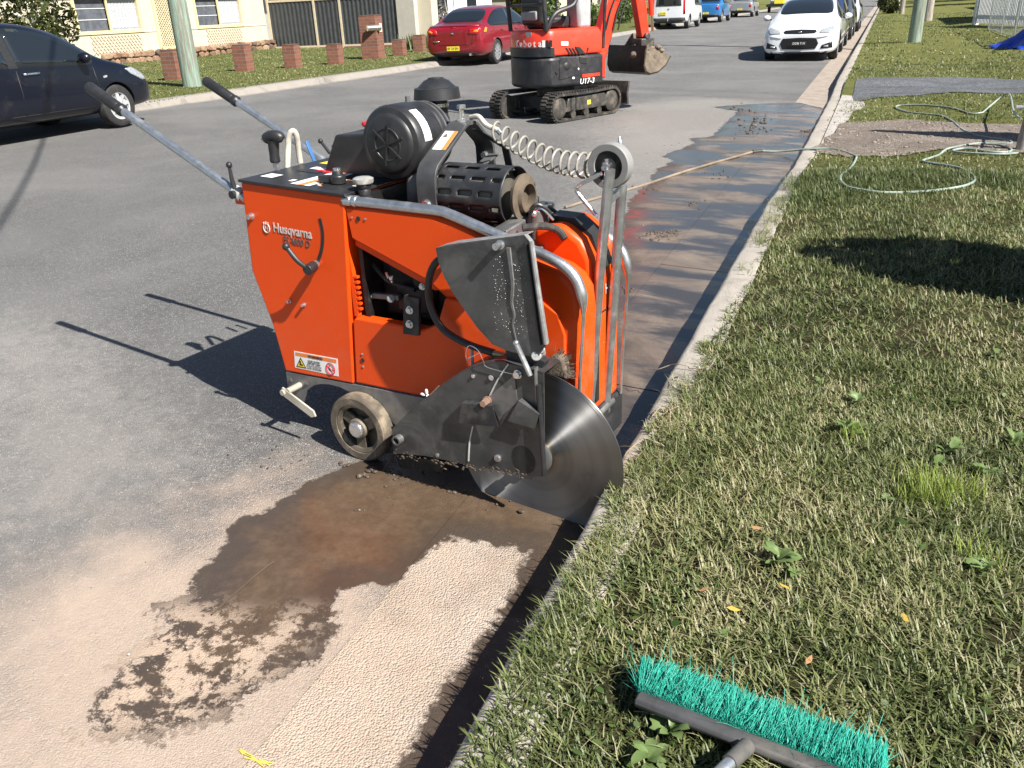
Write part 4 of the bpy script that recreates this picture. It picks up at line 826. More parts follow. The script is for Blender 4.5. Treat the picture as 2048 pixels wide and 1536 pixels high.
MB().cyl((LU, .375, 1.224), (LU, .375, 1.275), .009, n=12).cyl((LU, .375, 1.224), (LU, .375, 1.234), .018, n=6).cyl((LU, .375, 1.268), (LU, .375, 1.28), .016, n=6).build('lifting_bolt', BRIGHT, bail)
bolt((LU, .133, .985), .014, .012, bail); bolt((LU, .511, 1.09), .012, .012, bail)
flatbar([(LU+.02, .15, 1.0), (LU+.06, .30, 1.055), (LU+.06, .48, 1.10)], .04, .006, 'bail_brace', RADGREY)
flatbar([(LU+.05, .38, 1.2), (LU+.12, .46, 1.13), (LU+.12, .50, 1.0)], .03, .006, 'bail_brace', BLACKM)
MB().tube(smooth_path([(LU+.02, .40, 1.235), (LU+.06, .39, 1.24), (LU+.10, .375, 1.215), (LU+.15, .37, 1.20)], 5), .009, 10).build('hose_tail', BEIGE, saw)
# ---- clutter in front of the muffler
MB().cyl((-.10, .22, .86), (-.10, .22, .98), .028, n=16).cyl((-.16, .30, .86), (-.16, .30, 1.0), .022, n=14).box((-.2, .16, .80), (-.06, .34, .87)).build('fuel_filter', RADGREY, saw, bevel=.004)
for q in (((-.13, .2, .9), (-.09, .19, 1.0), (-.05, .23, .96), (-.06, .25, .88)), ((-.17, .27, .9), (-.13, .25, .98), (-.08, .3, .96), (-.07, .33, .9))): MB().tube(smooth_path(q, 5), .007, 8).build('fuel_line', BLACKPL, saw)
MB().tube(smooth_path([(-.12, .2, .93), (-.08, .2, .99), (-.04, .22, .95)], 5), .004, 6).ball((-.10, .2, .97), .014).build('fuel_fitting', BRIGHT, saw)
# ---- coiled hose from the bail to the pointer
hel = []; a0, a1 = Vector((-.34, .37, 1.20)), Vector((.115, .285, 1.118)); nt = 13; d = (a1-a0).normalized(); e1 = d.orthogonal().normalized(); e2 = d.cross(e1)
for i in range(nt*14+1):
    f = i/(nt*14); t = 2*math.pi*nt*f; r = .030+.012*f; q = a0+(a1-a0)*(f**.92)-Vector((0, 0, .035*math.sin(math.pi*f))); hel.append(q+e1*(r*math.cos(t))+e2*(r*math.sin(t)))
MB().tube(hel, .0042, 7).build('coiled_hose', M('coil_hose', (.30, .285, .25), .38, 0, .2, 20), saw)
MB().cyl((LU+.15, .37, 1.20), (-.315, .37, 1.19), .010, n=12).build('hose_ferrule', BRIGHT, saw)
# ---- raised front pointer
pn = empty('front_pointer'); pn.parent = saw
def pole_(pxs, v):
    return MB().tube([S(x, y, v) for x, y in pxs], .0165, 14).build('pointer_tube', ZINC, pn)
pole_([(1220, 338), (1198, 560), (1181, 800), (1180, 830)], .20); pole_([(1244, 370), (1227, 600), (1212, 800), (1211, 822)], .30)
wc = Vector(S(1221, 331, .25)); pw = MB().lathe([(.022, -.012), (.03, -.016), (.045, -.016), (.047, -.020), (.066, -.020), (.069, -.016), (.069, .016), (.066, .02), (.047, .02), (.022, .012)], wc, (0, 1, 0), 36).build('pointer_wheel', M('pale_plastic', (.22, .22, .217), .6, 0, .08, 20, dirt=(.30, .29, .27), dirtamt=.5, dscale=12), pn)
MB().lathe([(.047, -.0165), (.030, -.0165)], wc, (0, 1, 0), 30).lathe([(.026, -.02), (.018, -.022), (.016, -.035), (.0, -.036)], wc, (0, 1, 0), 20).build('wheel_bearing', M('bearing_black', (.04, .04, .042), .35, .3), pw)
MB().cyl(wc+Vector((0, -.05, 0)), wc+Vector((0, .06, 0)), .008, n=12).build('wheel_axle', BRIGHT, pn)
MB().cyl(Vector(S(1213, 318, .2)), Vector(S(1213, 343, .2)), .006, n=10).cyl(Vector(S(1206, 328, .19)), Vector(S(1220, 332, .19)), .005, n=8).build('clamp_screw', BRIGHT, pn)
MB().tube(smooth_path([S(1206, 345, .2), S(1180, 358, .2), S(1158, 371, .2), S(1153, 378, .2), S(1160, 392, .2), S(1192, 430, .2)], 3), .0062, 10).build('pointer_crank', BRIGHT, pn)
MB().bar(S(1200, 348, .2), S(1165, 367, .2), .02, .012).build('crank_plate', ZINC, pn)
MB().bar(S(1212, 408, .22), S(1240, 380, .3), .012, .022).build('pointer_gusset', ZINC, pn)
MB().cyl(S(1245, 330, .30), S(1240, 285, .30), .008, n=12).cyl(S(1240, 285, .30), S(1239, 272, .30), .008, .002, n=12).build('pointer_tip', ZINC, pn)
ax_ = Vector(S(1205, 818, .26)); MB().cyl(ax_+Vector((0, -.09, 0)), ax_+Vector((0, .08, 0)), .014, n=14).cyl(ax_+Vector((0, -.10, 0)), ax_+Vector((0, -.085, 0)), .017, n=6).bar(ax_+Vector((-.09, .0, .015)), ax_+Vector((.0, .0, .0)), .15, .02).build('pointer_pivot', FRAMEM, pn, bevel=.002)
# ================================================================ STREET BEYOND
CREAM = M('cream_wall', (.55, .495, .385), .8, 0, .05, 3, dirt=(.55, .48, .36), dirtamt=.25, dscale=2.2, bump=.15, bscale=60)
CREAM2 = M('cream_trim', (.76, .63, .33), .6, 0, .06, 6)
WHITEP = M('white_paint', (.76, .76, .74), .6, 0, .06, 6, dirt=(.5, .47, .42), dirtamt=.3, dscale=3)
def glass_mat():
    t = NT('window_glass'); t.set(base=(.02, .025, .03), rough=.06, spec=.8); return t.m
GLASS = glass_mat()
def curtain_mat():
    t = NT('lace_curtain'); w = t.n('TexWave', wave_type='BANDS', bands_direction='Y', i_Scale=7, i_Distortion=2.5); t.l(t.co.outputs['Object'], w.inputs[0])
    n = t.noise(22, 4, .6); t.set(base=t.mix(t.math('MULTIPLY', w.outputs[1], n), (.30, .31, .34), (.82, .83, .85)), rough=.9); t.bump(w.outputs[1], .6, .02); return t.m
CURT = curtain_mat()
TILE = M('roof_tile', (.22, .10, .07), .8, 0, .25, 3, bump=.5, bscale=20, bdist=.02)
def brick_mat(name, c1, c2, mortar, sc=1):
    t = NT(name); b = t.n('TexBrick', i_Scale=1, i_Color1=(*c1, 1), i_Color2=(*c2, 1), i_Mortar=(*mortar, 1)); b.inputs['Mortar Size'].default_value = .008; b.inputs['Brick Width'].default_value = .24; b.inputs['Row Height'].default_value = .086; b.inputs['Bias'].default_value = -.1
    mp = t.n('Mapping'); xyz = t.n('SeparateXYZ'); t.l(t.co.outputs['Object'], xyz.inputs[0]); cb = t.n('CombineXYZ'); t.l(t.math('ADD', xyz.outputs[0], xyz.outputs[1]), cb.inputs[0]); t.l(xyz.outputs[2], cb.inputs[1]); t.l(cb.outputs[0], b.inputs['Vector'])
    n = t.noise(9, 6, .7); c = t.mix(t.math('MULTIPLY', t.step(n, .5, .75), .5), b.outputs[0], (.07, .05, .04)); t.set(base=c, rough=.9); t.bump(b.outputs[1], -.5, .006); return t.m
BRICK = brick_mat('brick', (.23, .085, .05), (.155, .06, .042), (.17, .135, .11))
STONE = M('footing_stone', (.36, .24, .16), .85, 0, .35, 4, dirt=(.16, .11, .08), dirtamt=.6, dscale=3, bump=.5, bscale=18, bdist=.02)
# ---- cream house
HX, HY0, HY1, HZ = -23.0, 15.5, 30.35, .40
hs = empty('cream_house', (HX, (HY0+HY1)/2, HZ), 0, 'cream rendered house with lace-curtained windows and stone footing behind dark hatchback', 'house')
def hl(x, y, z): return (x-HX, y-(HY0+HY1)/2, z-HZ)
def hbox(a, b, name, mat, parent=None, bevel=0): return MB().box(hl(*a), hl(*b)).build(name, mat, parent or hs, bevel=bevel)
W1 = (atX(146, 5, HX).y, atX(272, 5, HX).y); W2 = (26.42, 28.86); DR = (24.36, 25.52); WZ0, WZ1 = 1.42, 2.72
# wall with real openings
segs = [(HY0, W1[0], HZ, 3.1), (W1[1], W2[0], HZ, 3.1), (W2[1], HY1, HZ, 3.1)]
wl2 = MB()
for a, b, z0, z1 in segs: wl2.box(hl(HX-.2, a, z0), hl(HX, b, z1))
for w in (W1, W2): wl2.box(hl(HX-.2, w[0], HZ), hl(HX, w[1], WZ0)); wl2.box(hl(HX-.2, w[0], WZ1), hl(HX, w[1], 3.1))
wl2.box(hl(HX-8, HY1-.2, HZ), hl(HX-.2, HY1, 3.1)).box(hl(HX-8, HY0, HZ), hl(HX-.2, HY0+.2, 3.1)).box(hl(HX-8, HY0, HZ), hl(HX-7.8, HY1, 3.1)).build('wall', CREAM, hs, smooth=0)
hbox((HX+.001, HY0, 1.31), (HX+.018, DR[0]-.03, 1.345), 'cladding_joint', CREAM); hbox((HX+.001, DR[1]+.05, 1.31), (HX+.018, HY1, 1.345), 'cladding_joint', CREAM)
MB().add([hl(HX+.7, HY0-.6, 3.05), hl(HX+.7, HY1+.6, 3.05), hl(HX-8.6, HY1+.6, 3.05), hl(HX-8.6, HY0-.6, 3.05), hl(HX-4, HY0+3.5, 5.3), hl(HX-4, HY1-3.5, 5.3)], [(0, 1, 5, 4), (1, 2, 5), (2, 3, 4, 5), (3, 0, 4), (3, 2, 1, 0)]).build('roof', TILE, hs, smooth=0)
for w in (W1, W2):
    m = (w[0]+w[1])/2; wn_ = empty('window'); wn_.parent = hs
    for a, b in (((w[0]-.09, WZ0-.1), (w[1]+.09, WZ0)), ((w[0]-.09, WZ1), (w[1]+.09, WZ1+.09)), ((w[0]-.09, WZ0), (w[0], WZ1)), ((w[1], WZ0), (w[1]+.09, WZ1))): hbox((HX+.002, a[0], a[1]), (HX+.035, b[0], b[1]), 'frame', CREAM2, wn_)
    hbox((HX-.04, m-.03, WZ0), (HX+.012, m+.03, WZ1), 'mullion', CREAM2, wn_)
    for a, b in ((w[0], m-.03), (m+.03, w[1])):
        hbox((HX-.10, a, WZ0), (HX-.095, b, WZ1), 'pane', M('grey_glass', (.10, .11, .13), .08, 0, .25, 5) if a == w[0] else M('pale_glass', (.30, .33, .38), .1, 0, .1, 5), wn_)
        for k in range(1, 4): hbox((HX-.093, a, WZ0+k*.32), (HX-.080, b, WZ0+k*.32+.018), 'glazing_bar', WHITEP, wn_)
        cu = MB(); nn = 40
        for i in range(nn+1):
            yy = a+(b-a)*i/nn; cu.v += [hl(HX-.085+.006*math.sin(i*1.4), yy, WZ0+.04+.03*abs(math.sin(i*.7))), hl(HX-.085+.006*math.sin(i*1.4), yy, WZ1)]
        cu.f = [(2*i, 2*i+2, 2*i+3, 2*i+1) for i in range(nn) if (i % 7) not in (3,) or a != w[0]]; cu.mi = [0]*len(cu.f)
        if a != w[0]: cu.build('curtain', CURT, wn_)
    lat = MB(); z0, z1 = .62+.12, WZ0-.14; y0, y1 = w[0]+.35, w[1]-.12
    LATM = M('lattice_timber', (.50, .42, .32), .8, 0, .1, 10)
    n = 15; hgt = z1-z0; stp_ = (y1-y0)/n
    for i in range(-3, n+1):
        for sgn in (1, -1):
            ya = y0+i*stp_ if sgn == 1 else y0+(i+3)*stp_; yb = ya+sgn*stp_*3; za, zb = z0, z1
            pts = [(ya, za), (yb, zb)]
            def clip(p, q):
                (ya, za), (yb, zb) = p, q
                t0_, t1_ = 0., 1.
                for lo, hi, a_, d_ in ((y0, y1, ya, yb-ya),):
                    ta, tb = (lo-a_)/d_, (hi-a_)/d_; t0_, t1_ = max(t0_, min(ta, tb)), min(t1_, max(ta, tb))
                return None if t1_-t0_ < .02 else ((ya+(yb-ya)*t0_, za+(zb-za)*t0_), (ya+(yb-ya)*t1_, za+(zb-za)*t1_))
            c_ = clip(*pts)
            if c_: lat.bar(hl(HX+.03+.006*sgn, c_[0][0], c_[0][1]), hl(HX+.03+.006*sgn, c_[1][0], c_[1][1]), .022, .010, (1, 0, 0))
    lat.build('lattice_panel', LATM, hs, smooth=0)['kind'] = 'stuff'
dr = empty('lattice_screen'); dr.parent = hs
for y in DR: hbox((HX+.002, y-.05, .72), (HX+.06, y+.05, 3.05), 'frame', CREAM2, dr)
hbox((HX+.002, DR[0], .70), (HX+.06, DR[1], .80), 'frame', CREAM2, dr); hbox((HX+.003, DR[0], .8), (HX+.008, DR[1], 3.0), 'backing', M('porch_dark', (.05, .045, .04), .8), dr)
lat = MB(); k = DR[0]-2.4
while k < DR[1]:
    for sgn in (1, -1):
        a, b = (k, .8), (k+2.3, 3.0)
        if sgn < 0: a, b = (k+2.3, .8), (k, 3.0)
        ya, yb = a[0], b[0]; t0_ = max(0, min((DR[0]-ya)/(yb-ya), (DR[1]-ya)/(yb-ya))); t1_ = min(1, max((DR[0]-ya)/(yb-ya), (DR[1]-ya)/(yb-ya)))
        if t1_-t0_ > .02: lat.bar(hl(HX+.02+.008*sgn, ya+(yb-ya)*t0_, .8+2.2*t0_), hl(HX+.02+.008*sgn, ya+(yb-ya)*t1_, .8+2.2*t1_), .03, .012, (1, 0, 0))
    k += .115
lat.build('lattice_slats', M('lattice_cream', (.55, .46, .30), .7), dr, smooth=0)['kind'] = 'stuff'
# stone footing: single stones
def stone_mesh(seed):
    r = random.Random(seed); bm = bmesh.new(); bmesh.ops.create_icosphere(bm, subdivisions=2, radius=1)
    for v in bm.verts: v.co *= 1+r.uniform(-.16, .16); v.co.x = max(-.7, min(.7, v.co.x)); v.co.y = max(-.82, min(.82, v.co.y)); v.co.z = max(-.8, min(.8, v.co.z))
    me = bpy.data.meshes.new('stone'); bm.to_mesh(me); bm.free(); me.materials.append(STONE); return me
_t = NT('footing_stones'); _oi = _t.n('ObjectInfo'); _c = _t.ramp(_oi.outputs['Random'], [(0, (.10, .075, .06)), (.3, (.30, .17, .10)), (.6, (.36, .25, .16)), (.8, (.20, .10, .06)), (1, (.45, .34, .24))]); _n = _t.noise(3, 6, .7); _t.set(base=_t.mix(_t.step(_n, .45, .7), _c, _t.mix(.6, _c, (.04, .03, .025))), rough=.9); _t.bump(_t.noise(5, 6, .7), .6, .05); STONE = _t.m
SM = [stone_mesh(i) for i in range(6)]
y = 21.6
while y < HY1+1.2:
    w = random.uniform(.18, .36)
    for r_ in range(2):
        o = put('stone', SM[random.randrange(6)], hs); h = random.uniform(.10, .15); zz = lz(HX+.5, y)+.06+r_*.19
        o.location = hl(HX+.14+random.uniform(-.04, .06), y+(w/2 if r_ else 0), zz); o.scale = (.14, w*.56, h*.9); o.rotation_euler = (random.uniform(-.3, .3), 0, random.uniform(-.2, .2))
    y += w
# ---- dark ribbed fence, end on to the road
FA, FB = Vector((HX+.1, 30.45, .40)), Vector((-17.25, 31.0, .33)); fd = (FB-FA).normalized(); fnn = Vector((fd.y, -fd.x, 0))
fence = empty('sheet_fence', FA, math.atan2(fd.y, fd.x), 'dark grey ribbed steel fence with cream posts between cream house and pier', 'fence'); FL = (FB-FA).length
POST = M('fence_cream', (.55, .47, .33), .6, 0, .08, 8); SHEET = M('fence_dark', (.050, .055, .060), .5, .2, .15, 5)
def fpx(x): # distance along the fence of a pixel column
    best = min(range(0, 401), key=lambda i: abs((lambda q: 1024+F_PX*(q-CAM).dot(_r2)/(q-CAM).dot(_fw))(FA+fd*(FL*i/400)+Vector((0, 0, .9)))-x)); return FL*best/400
pp = [0.02, fpx(632), fpx(683), FL-.02]
for x in pp: MB().box((x-.045, -.035, -.1), (x+.045, .035, 1.86)).build('post', POST, fence, bevel=.004)
for a, b in zip(pp[:-1], pp[1:]):
    n = int((b-a-.1)/.045); poly = []
    for i in range(n+1):
        x = a+.05+(b-a-.1)*i/n; poly.append((x, .012 if i % 4 in (1, 2) else -.012))
    mb = MB(); V = [(x, y_, .09) for x, y_ in poly]+[(x, y_, 1.72) for x, y_ in poly]; mb.add(V, [(i, i+1, n+2+i, n+1+i) for i in range(n)]); o = mb.build('sheet_panel', SHEET, fence, smooth=0)
    MB().box((a+.045, -.03, 1.72), (b-.045, .03, 1.80)).build('top_rail', POST, fence, bevel=.004); MB().box((a+.045, -.03, .02), (b-.045, .03, .09)).build('bottom_rail', POST, fence, bevel=.004)
    MB().box((a+.045, -.10, -.15), (b-.045, .06, .015)).build('sleeper', BRICK, fence)
# ---- brick piers along the verge
PI_ = [((352, 158), .36, .62, 'brick pier behind the green power pole'), ((490, 141), .36, .60, 'short brick pier third along, under the cream house corner'), ((587, 133), .35, .56, 'short brick pier in front of the dark fence, left of centre'), ((672, 124), .35, .50, 'short brick pier just left of the letterbox pier'), ((800, 108), .35, .44, 'short brick pier below the cream gate pier'), ((840, 101), .35, .48, 'short brick pier nearest the red sedan')]
for (x, y), w, h, lab in PI_:
    q = G(x, y, lz(-16, 20)); b = empty('brick_pier', (q.x, q.y, lz(q.x, q.y)), .15, lab, 'pier', 'brick piers along the far verge')
    MB().box((-w/2, -w/2, -.1), (w/2, w/2, h)).build('brickwork', BRICK, b, bevel=.006); MB().box((-w/2+.015, -w/2+.015, h+.001), (w/2-.015, w/2-.015, h+.035)).build('cap', M('pier_cap', (.11, .065, .05), .9, 0, .3, 20), b, bevel=.01)
q = G(748, 116, lz(-16, 26)); lb = empty('letterbox_pier', (q.x, q.y, lz(q.x, q.y)), .15, 'taller brick letterbox pier with silver mail tube in front of dark fence', 'letterbox')
MB().box((-.27, -.27, -.1), (.27, .27, 1.18)).build('brickwork', BRICK, lb, bevel=.006); MB().box((-.25, -.25, 1.181), (.25, .25, 1.22)).build('cap', _mc['pier_cap'], lb, bevel=.01)
MB().cyl((.05, -.42, .86), (.35, -.12, .86), .085, n=18).build('mail_tube', BRIGHT, lb); MB().box((.271, .0, .74), (.285, .16, .98)).build('number_plate', WHITEP, lb); text('7', 'number', BLACK_D, lb, .16, frame((.287, .08, .86), (0, 1, 0), (0, 0, 1)))
# ---- power poles
def pole_mat(name, c):
    t = NT(name); mp = t.n('Mapping'); mp.inputs['Scale'].default_value = (9, 9, .6); t.l(t.co.outputs['Object'], mp.inputs[0]); n = t.noise(3, 7, .7, mp.outputs[0]); n2 = t.noise(1.3, 5, .6, mp.outputs[0])
    c_ = t.ramp(n, [(.3, tuple(v*.55 for v in c)), (.55, c), (.75, tuple(min(1, v*1.3) for v in c))]); c_ = t.mix(t.math('MULTIPLY', t.step(n2, .50, .58), .8), c_, t.mix(n, (.10, .085, .07), (.26, .23, .19))); t.set(base=c_, rough=.9); t.bump(n, .6, .02); return t.m
POLE = pole_mat('treated_pole', (.25, .335, .27))
q = G(385, 172, lz(-14, 16)); PL1 = Vector((q.x, q.y, lz(q.x, q.y)))
p1_ = empty('power_pole', PL1, 0, 'weathered green timber power pole on the far verge beside dark hatchback', 'pole', 'power poles')
pb = MB().tube([(0, 0, -.2), (-.02, .03, 3), (-.06, .08, 9)], [.19, .175, .13], 20).build('pole_shaft', POLE, p1_); MB().box((-1.1, -.06, 8.2), (1.0, .06, 8.35)).build('cross_arm', POLE, p1_, bevel=.01)
q = G(1828, 85, .17); PL2 = Vector((q.x, q.y, vz(q.x, q.y)))
p2_ = empty('power_pole', PL2, 0, 'pale green timber power pole on the grass verge right of the white sedan', 'pole', 'power poles')
MB().tube([(0, 0, -.2), (.03, .02, 3), (.1, .06, 9)], [.18, .165, .12], 20).build('pole_shaft', POLE, p2_); MB().box((-1.0, -.06, 8.2), (1.2, .06, 8.35)).build('cross_arm', POLE, p2_, bevel=.01)
POLE2 = pole_mat('grey_pole', (.42, .38, .33))
q = G(1854, 41, .2); p3_ = empty('power_pole', (q.x, q.y, vz(q.x, q.y)), 0, 'bare grey timber pole farther along the right verge', 'pole', 'power poles'); MB().tube([(0, 0, -.2), (0, 0, 9)], [.22, .15], 16).build('pole_shaft', POLE2, p3_)
q = G(1803, 27, .2); p4_ = empty('bollard_post', (q.x, q.y, vz(q.x, q.y)), 0, 'pale timber post standing far up the right verge', 'post'); MB().tube([(0, 0, -.2), (0, 0, 3.2)], [.16, .15], 14).build('post_shaft', POLE2, p4_); MB().lathe([(.17, 0), (.1, .06), (0, .07)], (0, 0, 3.2), (0, 0, 1), 14).build('post_cap', FRAMEM, p4_)
# overhead wires (their shadows cross the street): hung where the sun throws the shadow seen in the picture
WIRE = M('wire_black', (.02, .02, .02), .6)
def wire_for(pa, pb, h, r, lab, ext=(.6, .6)):
    off = Vector((math.cos(SUN_AZ), math.sin(SUN_AZ), 0))*(h/math.tan(SUN_EL)) + Vector((0, 0, h)); a, b = G(*pa)+off, G(*pb)+off; d = b-a; a -= d*ext[0]; b += d*ext[1]
    tag(MB().tube([a+(b-a)*i/20+Vector((0, 0, .5-.5*4*(i/20)*(1-i/20))) for i in range(21)], r, 6).build('overhead_wire', WIRE), lab, 'wire', 'overhead wires')
wire_for((1300, 177), (1960, 196), 6.3, .014, 'lower overhead service wire crossing the street'); wire_for((1300, 190), (1960, 203), 6.6, .012, 'upper overhead service wire crossing the street'); wire_for((84, 290), (10, 460), 7.2, .022, 'thick overhead cable above the hatchback side of the street', (1.0, .5))
# ---- foliage
def leaf_mat(name, c0, c1, c2, rough=.4):
    t = NT(name); a = t.attr('tone'); c = t.ramp(a, [(0, c0), (.5, c1), (1, c2)]); t.set(base=c, rough=rough)
    tr = t.n('BsdfTranslucent'); t.l(c, tr.inputs[0]); mx = t.n('MixShader'); mx.inputs[0].default_value = .2; t.l(t.b.outputs[0], mx.inputs[1]); t.l(tr.outputs[0], mx.inputs[2]); t.l(mx.outputs[0], t.t.nodes['Material Output'].inputs[0]); return t.m
LEAF_D = leaf_mat('leaf_dark', (.012, .020, .006), (.045, .06, .015), (.16, .16, .05), .3); LEAF_M = leaf_mat('leaf_mid', (.02, .04, .01), (.06, .11, .02), (.15, .2, .05)); LEAF_Y = leaf_mat('leaf_yellow', (.08, .09, .02), (.22, .2, .04), (.45, .38, .08)); LEAF_G = leaf_mat('leaf_grey', (.05, .05, .045), (.13, .125, .115), (.28, .26, .24), .7)
def leaves(name, c, rad, n, size, mat, parent, clumps=40, shell=.55):
    r = np.random.default_rng(len(bpy.data.objects)); cc = r.normal(size=(clumps, 3)); cc /= np.linalg.norm(cc, axis=1)[:, None]; cc *= (shell+(1-shell)*r.random(clumps)**.5)[:, None]
    k = r.integers(0, clumps, n); P = cc[k]+r.normal(0, .17, (n, 3)); P *= (np.minimum(1.12, np.linalg.norm(P, axis=1))/np.linalg.norm(P, axis=1))[:, None]
    P = P*np.array(rad)+np.array(c); P[:, 2] = np.maximum(P[:, 2], .02); a = r.normal(size=(n, 3)); a /= np.linalg.norm(a, axis=1)[:, None]; b = np.cross(a, r.normal(size=(n, 3))); b /= np.linalg.norm(b, axis=1)[:, None]; s = size*(.6+.8*r.random(n))[:, None]
    V = np.stack([P-a*s, P+b*s*.42, P+a*s, P-b*s*.42], 1).reshape(-1, 3); F = np.arange(n*4).reshape(n, 4)
    return mesh_np(name, V, F, mat, dict(tone=np.repeat(np.clip(.5+.3*(r.random(clumps)[k]-.5)+r.normal(0, .22, n), 0, 1), 4)), None, False, parent)
def bush(px, h, rad, n, size, mat, label, zc=None, name='shrub', at=None, cat='shrub', group=None):
    q = Vector(at) if at else G(px[0], px[1], h); e = empty(name, q, 0, label, cat, group)
    leaves('foliage', (0, 0, rad[2]*.95), rad, n, size, mat, e)
    st = MB()
    for k in range(4): a = k*1.7; st.tube([(0, 0, -.05), (math.cos(a)*rad[0]*.25, math.sin(a)*rad[1]*.25, rad[2]*.8), (math.cos(a)*rad[0]*.5, math.sin(a)*rad[1]*.5, rad[2]*1.4)], [.035, .025, .01], 6)
    st.build('stems', M('bark', (.09, .07, .05), .9), e); return e
def tree(at, th, cr, n, size, mat, label, group='background trees'):
    e = empty('tree', at, 0, label, 'tree', group); MB().tube([(0, 0, -.2), (.05, .02, th*.5), (0, .1, th+cr[2]*.6)], [.22, .16, .06], 10).build('trunk', M('bark', (.09, .07, .05), .9), e)
    for k in range(4): a = k*1.6; MB().tube([(0, .04, th*.8), (math.cos(a)*cr[0]*.4, math.sin(a)*cr[1]*.4, th+cr[2]*.5), (math.cos(a)*cr[0]*.7, math.sin(a)*cr[1]*.7, th+cr[2])], [.08, .05, .02], 6).build('branch', _mc['bark'], e)
    leaves('crown', (0, 0, th+cr[2]*.8), cr, n, size, mat, e, 70); return e
bush(None, 0, (1.5, 2.2, 1.35), 9000, .075, LEAF_D, 'large glossy dark shrub at the corner of the cream house', at=(-20.2, 15.6, lz(-20, 15.6)))
# ---- neighbouring lots up the far side
gp2 = empty('gate_pier', (-16.9, 31.3, .33), 0, 'tall cream rendered gate pier at the end of dark fence', 'pier')
MB().box((-.42, -.38, -.1), (.36, .30, 2.3)).build('pier_shaft', M('pier_shade_grey', (.46, .43, .38), .85, 0, .06, 4), gp2, bevel=.01); MB().box((-.5, -.46, 2.301), (.44, .38, 2.5)).build('pier_cap', CREAM, gp2, bevel=.02); MB().box((.36, -.1, -.1), (.95, .42, 2.45)).build('return_wall', CREAM, gp2, bevel=.01)  # grey shaft, paler cream side: shaded and sunlit faces put into the colour
nh = empty('white_house', (-22, 42, .45), 0, 'white house with dark windows behind the red sedan', 'house')
MB().box((-8, -8.5, -.2), (0, 9, 3.1)).build('wall', WHITEP, nh); MB().add([(.7, -9.2, 3.05), (.7, 9.6, 3.05), (-8.7, 9.6, 3.05), (-8.7, -9.2, 3.05), (-4, -5, 5.2), (-4, 5.5, 5.2)], [(0, 1, 5, 4), (1, 2, 5), (2, 3, 4, 5), (3, 0, 4), (3, 2, 1, 0)]).build('roof', TILE, nh, smooth=0)
for y0 in (-6.5, -2.6, 2.2, 6): 
    w_ = empty('window'); w_.parent = nh; MB().box((.002, y0-.75, 1.0), (.05, y0+.75, 2.2)).build('frame', WHITEP, w_, bevel=.005); MB().box((.051, y0-.66, 1.08), (.056, y0+.66, 2.12)).build('pane', GLASS, w_)
lw = MB().box((-17.5, 33.2, .3), (-17.2, 39.5, .78)).build('garden_wall', WHITEP, bevel=.01); tag(lw, 'low white rendered garden wall behind plants left of red sedan', 'wall')
bush(None, 0, (1.0, 1.9, .95), 4200, .10, LEAF_G, 'greyish clipped hedge above the low white garden wall', at=(-18.6, 34.8, .5), name='hedge', cat='hedge')
for (x, y, h_), m_, lab in (((827, 98, .5), LEAF_M, 'green strap-leaf clump beside the cream gate pier'), ((862, 95, .5), LEAF_M, 'green strap-leaf clump behind the red sedan boot'), ((880, 60, .9), LEAF_M, 'tall green plant left of the red sedan rear window')):
    q = G(x, y, .36); e = empty('strap_plant', (q.x, q.y, .34), 0, lab, 'plant'); n = 260; r = np.random.default_rng(x); P = r.normal(0, .22, (n, 2)); blades_o = blades('leaves', P, np.zeros(n), h_*(.7+.5*r.random(n)), np.full(n, .035), np.clip(.3+r.normal(0, .15, n), 0, 1), MAT_GRASS, (.1, 1.0), 3); blades_o.parent = e; del blades_o['kind']
e = empty('bare_sapling', (-16.6, 34.2, .33), 0, 'pale bare forked sapling in front of the grey hedge', 'tree')
MB().tube([(0, 0, 0), (.02, .02, .8)], [.05, .045], 8).build('trunk', POLE2, e); MB().tube([(.02, .02, .78), (-.1, -.2, 1.2), (-.1, -.4, 1.9)], [.04, .03, .02], 8).build('branch', POLE2, e); MB().tube([(.02, .02, .78), (.0, .25, 1.3), (.05, .35, 2.0)], [.04, .03, .02], 8).build('branch', POLE2, e)
tree((-24, 60, .4), 2.2, (3, 3.5, 2.6), 6000, .16, LEAF_M, 'green tree rising behind the red sedan roof'); tree((-21, 55, .4), 1.0, (1.3, 1.6, 1.3), 2500, .2, LEAF_Y, 'yellow-green palm-like tree above the red sedan'); tree((-20, 74, .4), 1.4, (2.5, 3, 2.2), 4500, .16, LEAF_M, 'green tree behind the excavator boom'); tree((-22, 92, .4), 2, (4, 4, 3), 5000, .2, LEAF_D, 'dark tree far up the left side of the street'); tree((-26, 120, .4), 2, (6, 8, 4), 6000, .3, LEAF_M, 'broad tree at the far end of the left side')
for at, rad, lab, m_ in (((-15.6, 50, .38), (.8, 1.2, .6), 'low round shrub behind the excavator boom', LEAF_M), ((-15.2, 56, .38), (.9, 1.5, .7), 'low shrub left of the white van', LEAF_M), ((-16, 44.5, .38), (.7, 1.0, .8), 'small shrub behind the excavator seat', LEAF_M)): bush(None, 0, rad, 1800, .09, m_, lab, at=at)
th_ = empty('cream_cottage', (-21.5, 64, .45), 0, 'cream cottage behind the excavator boom and shrubs', 'house'); MB().box((-8, -7, -.2), (0, 8, 3)).build('wall', CREAM, th_); MB().add([(.6, -7.6, 2.95), (.6, 8.6, 2.95), (-8.6, 8.6, 2.95), (-8.6, -7.6, 2.95), (-4, -4, 5), (-4, 5, 5)], [(0, 1, 5, 4), (1, 2, 5), (2, 3, 4, 5), (3, 0, 4), (3, 2, 1, 0)]).build('roof', TILE, th_, smooth=0)
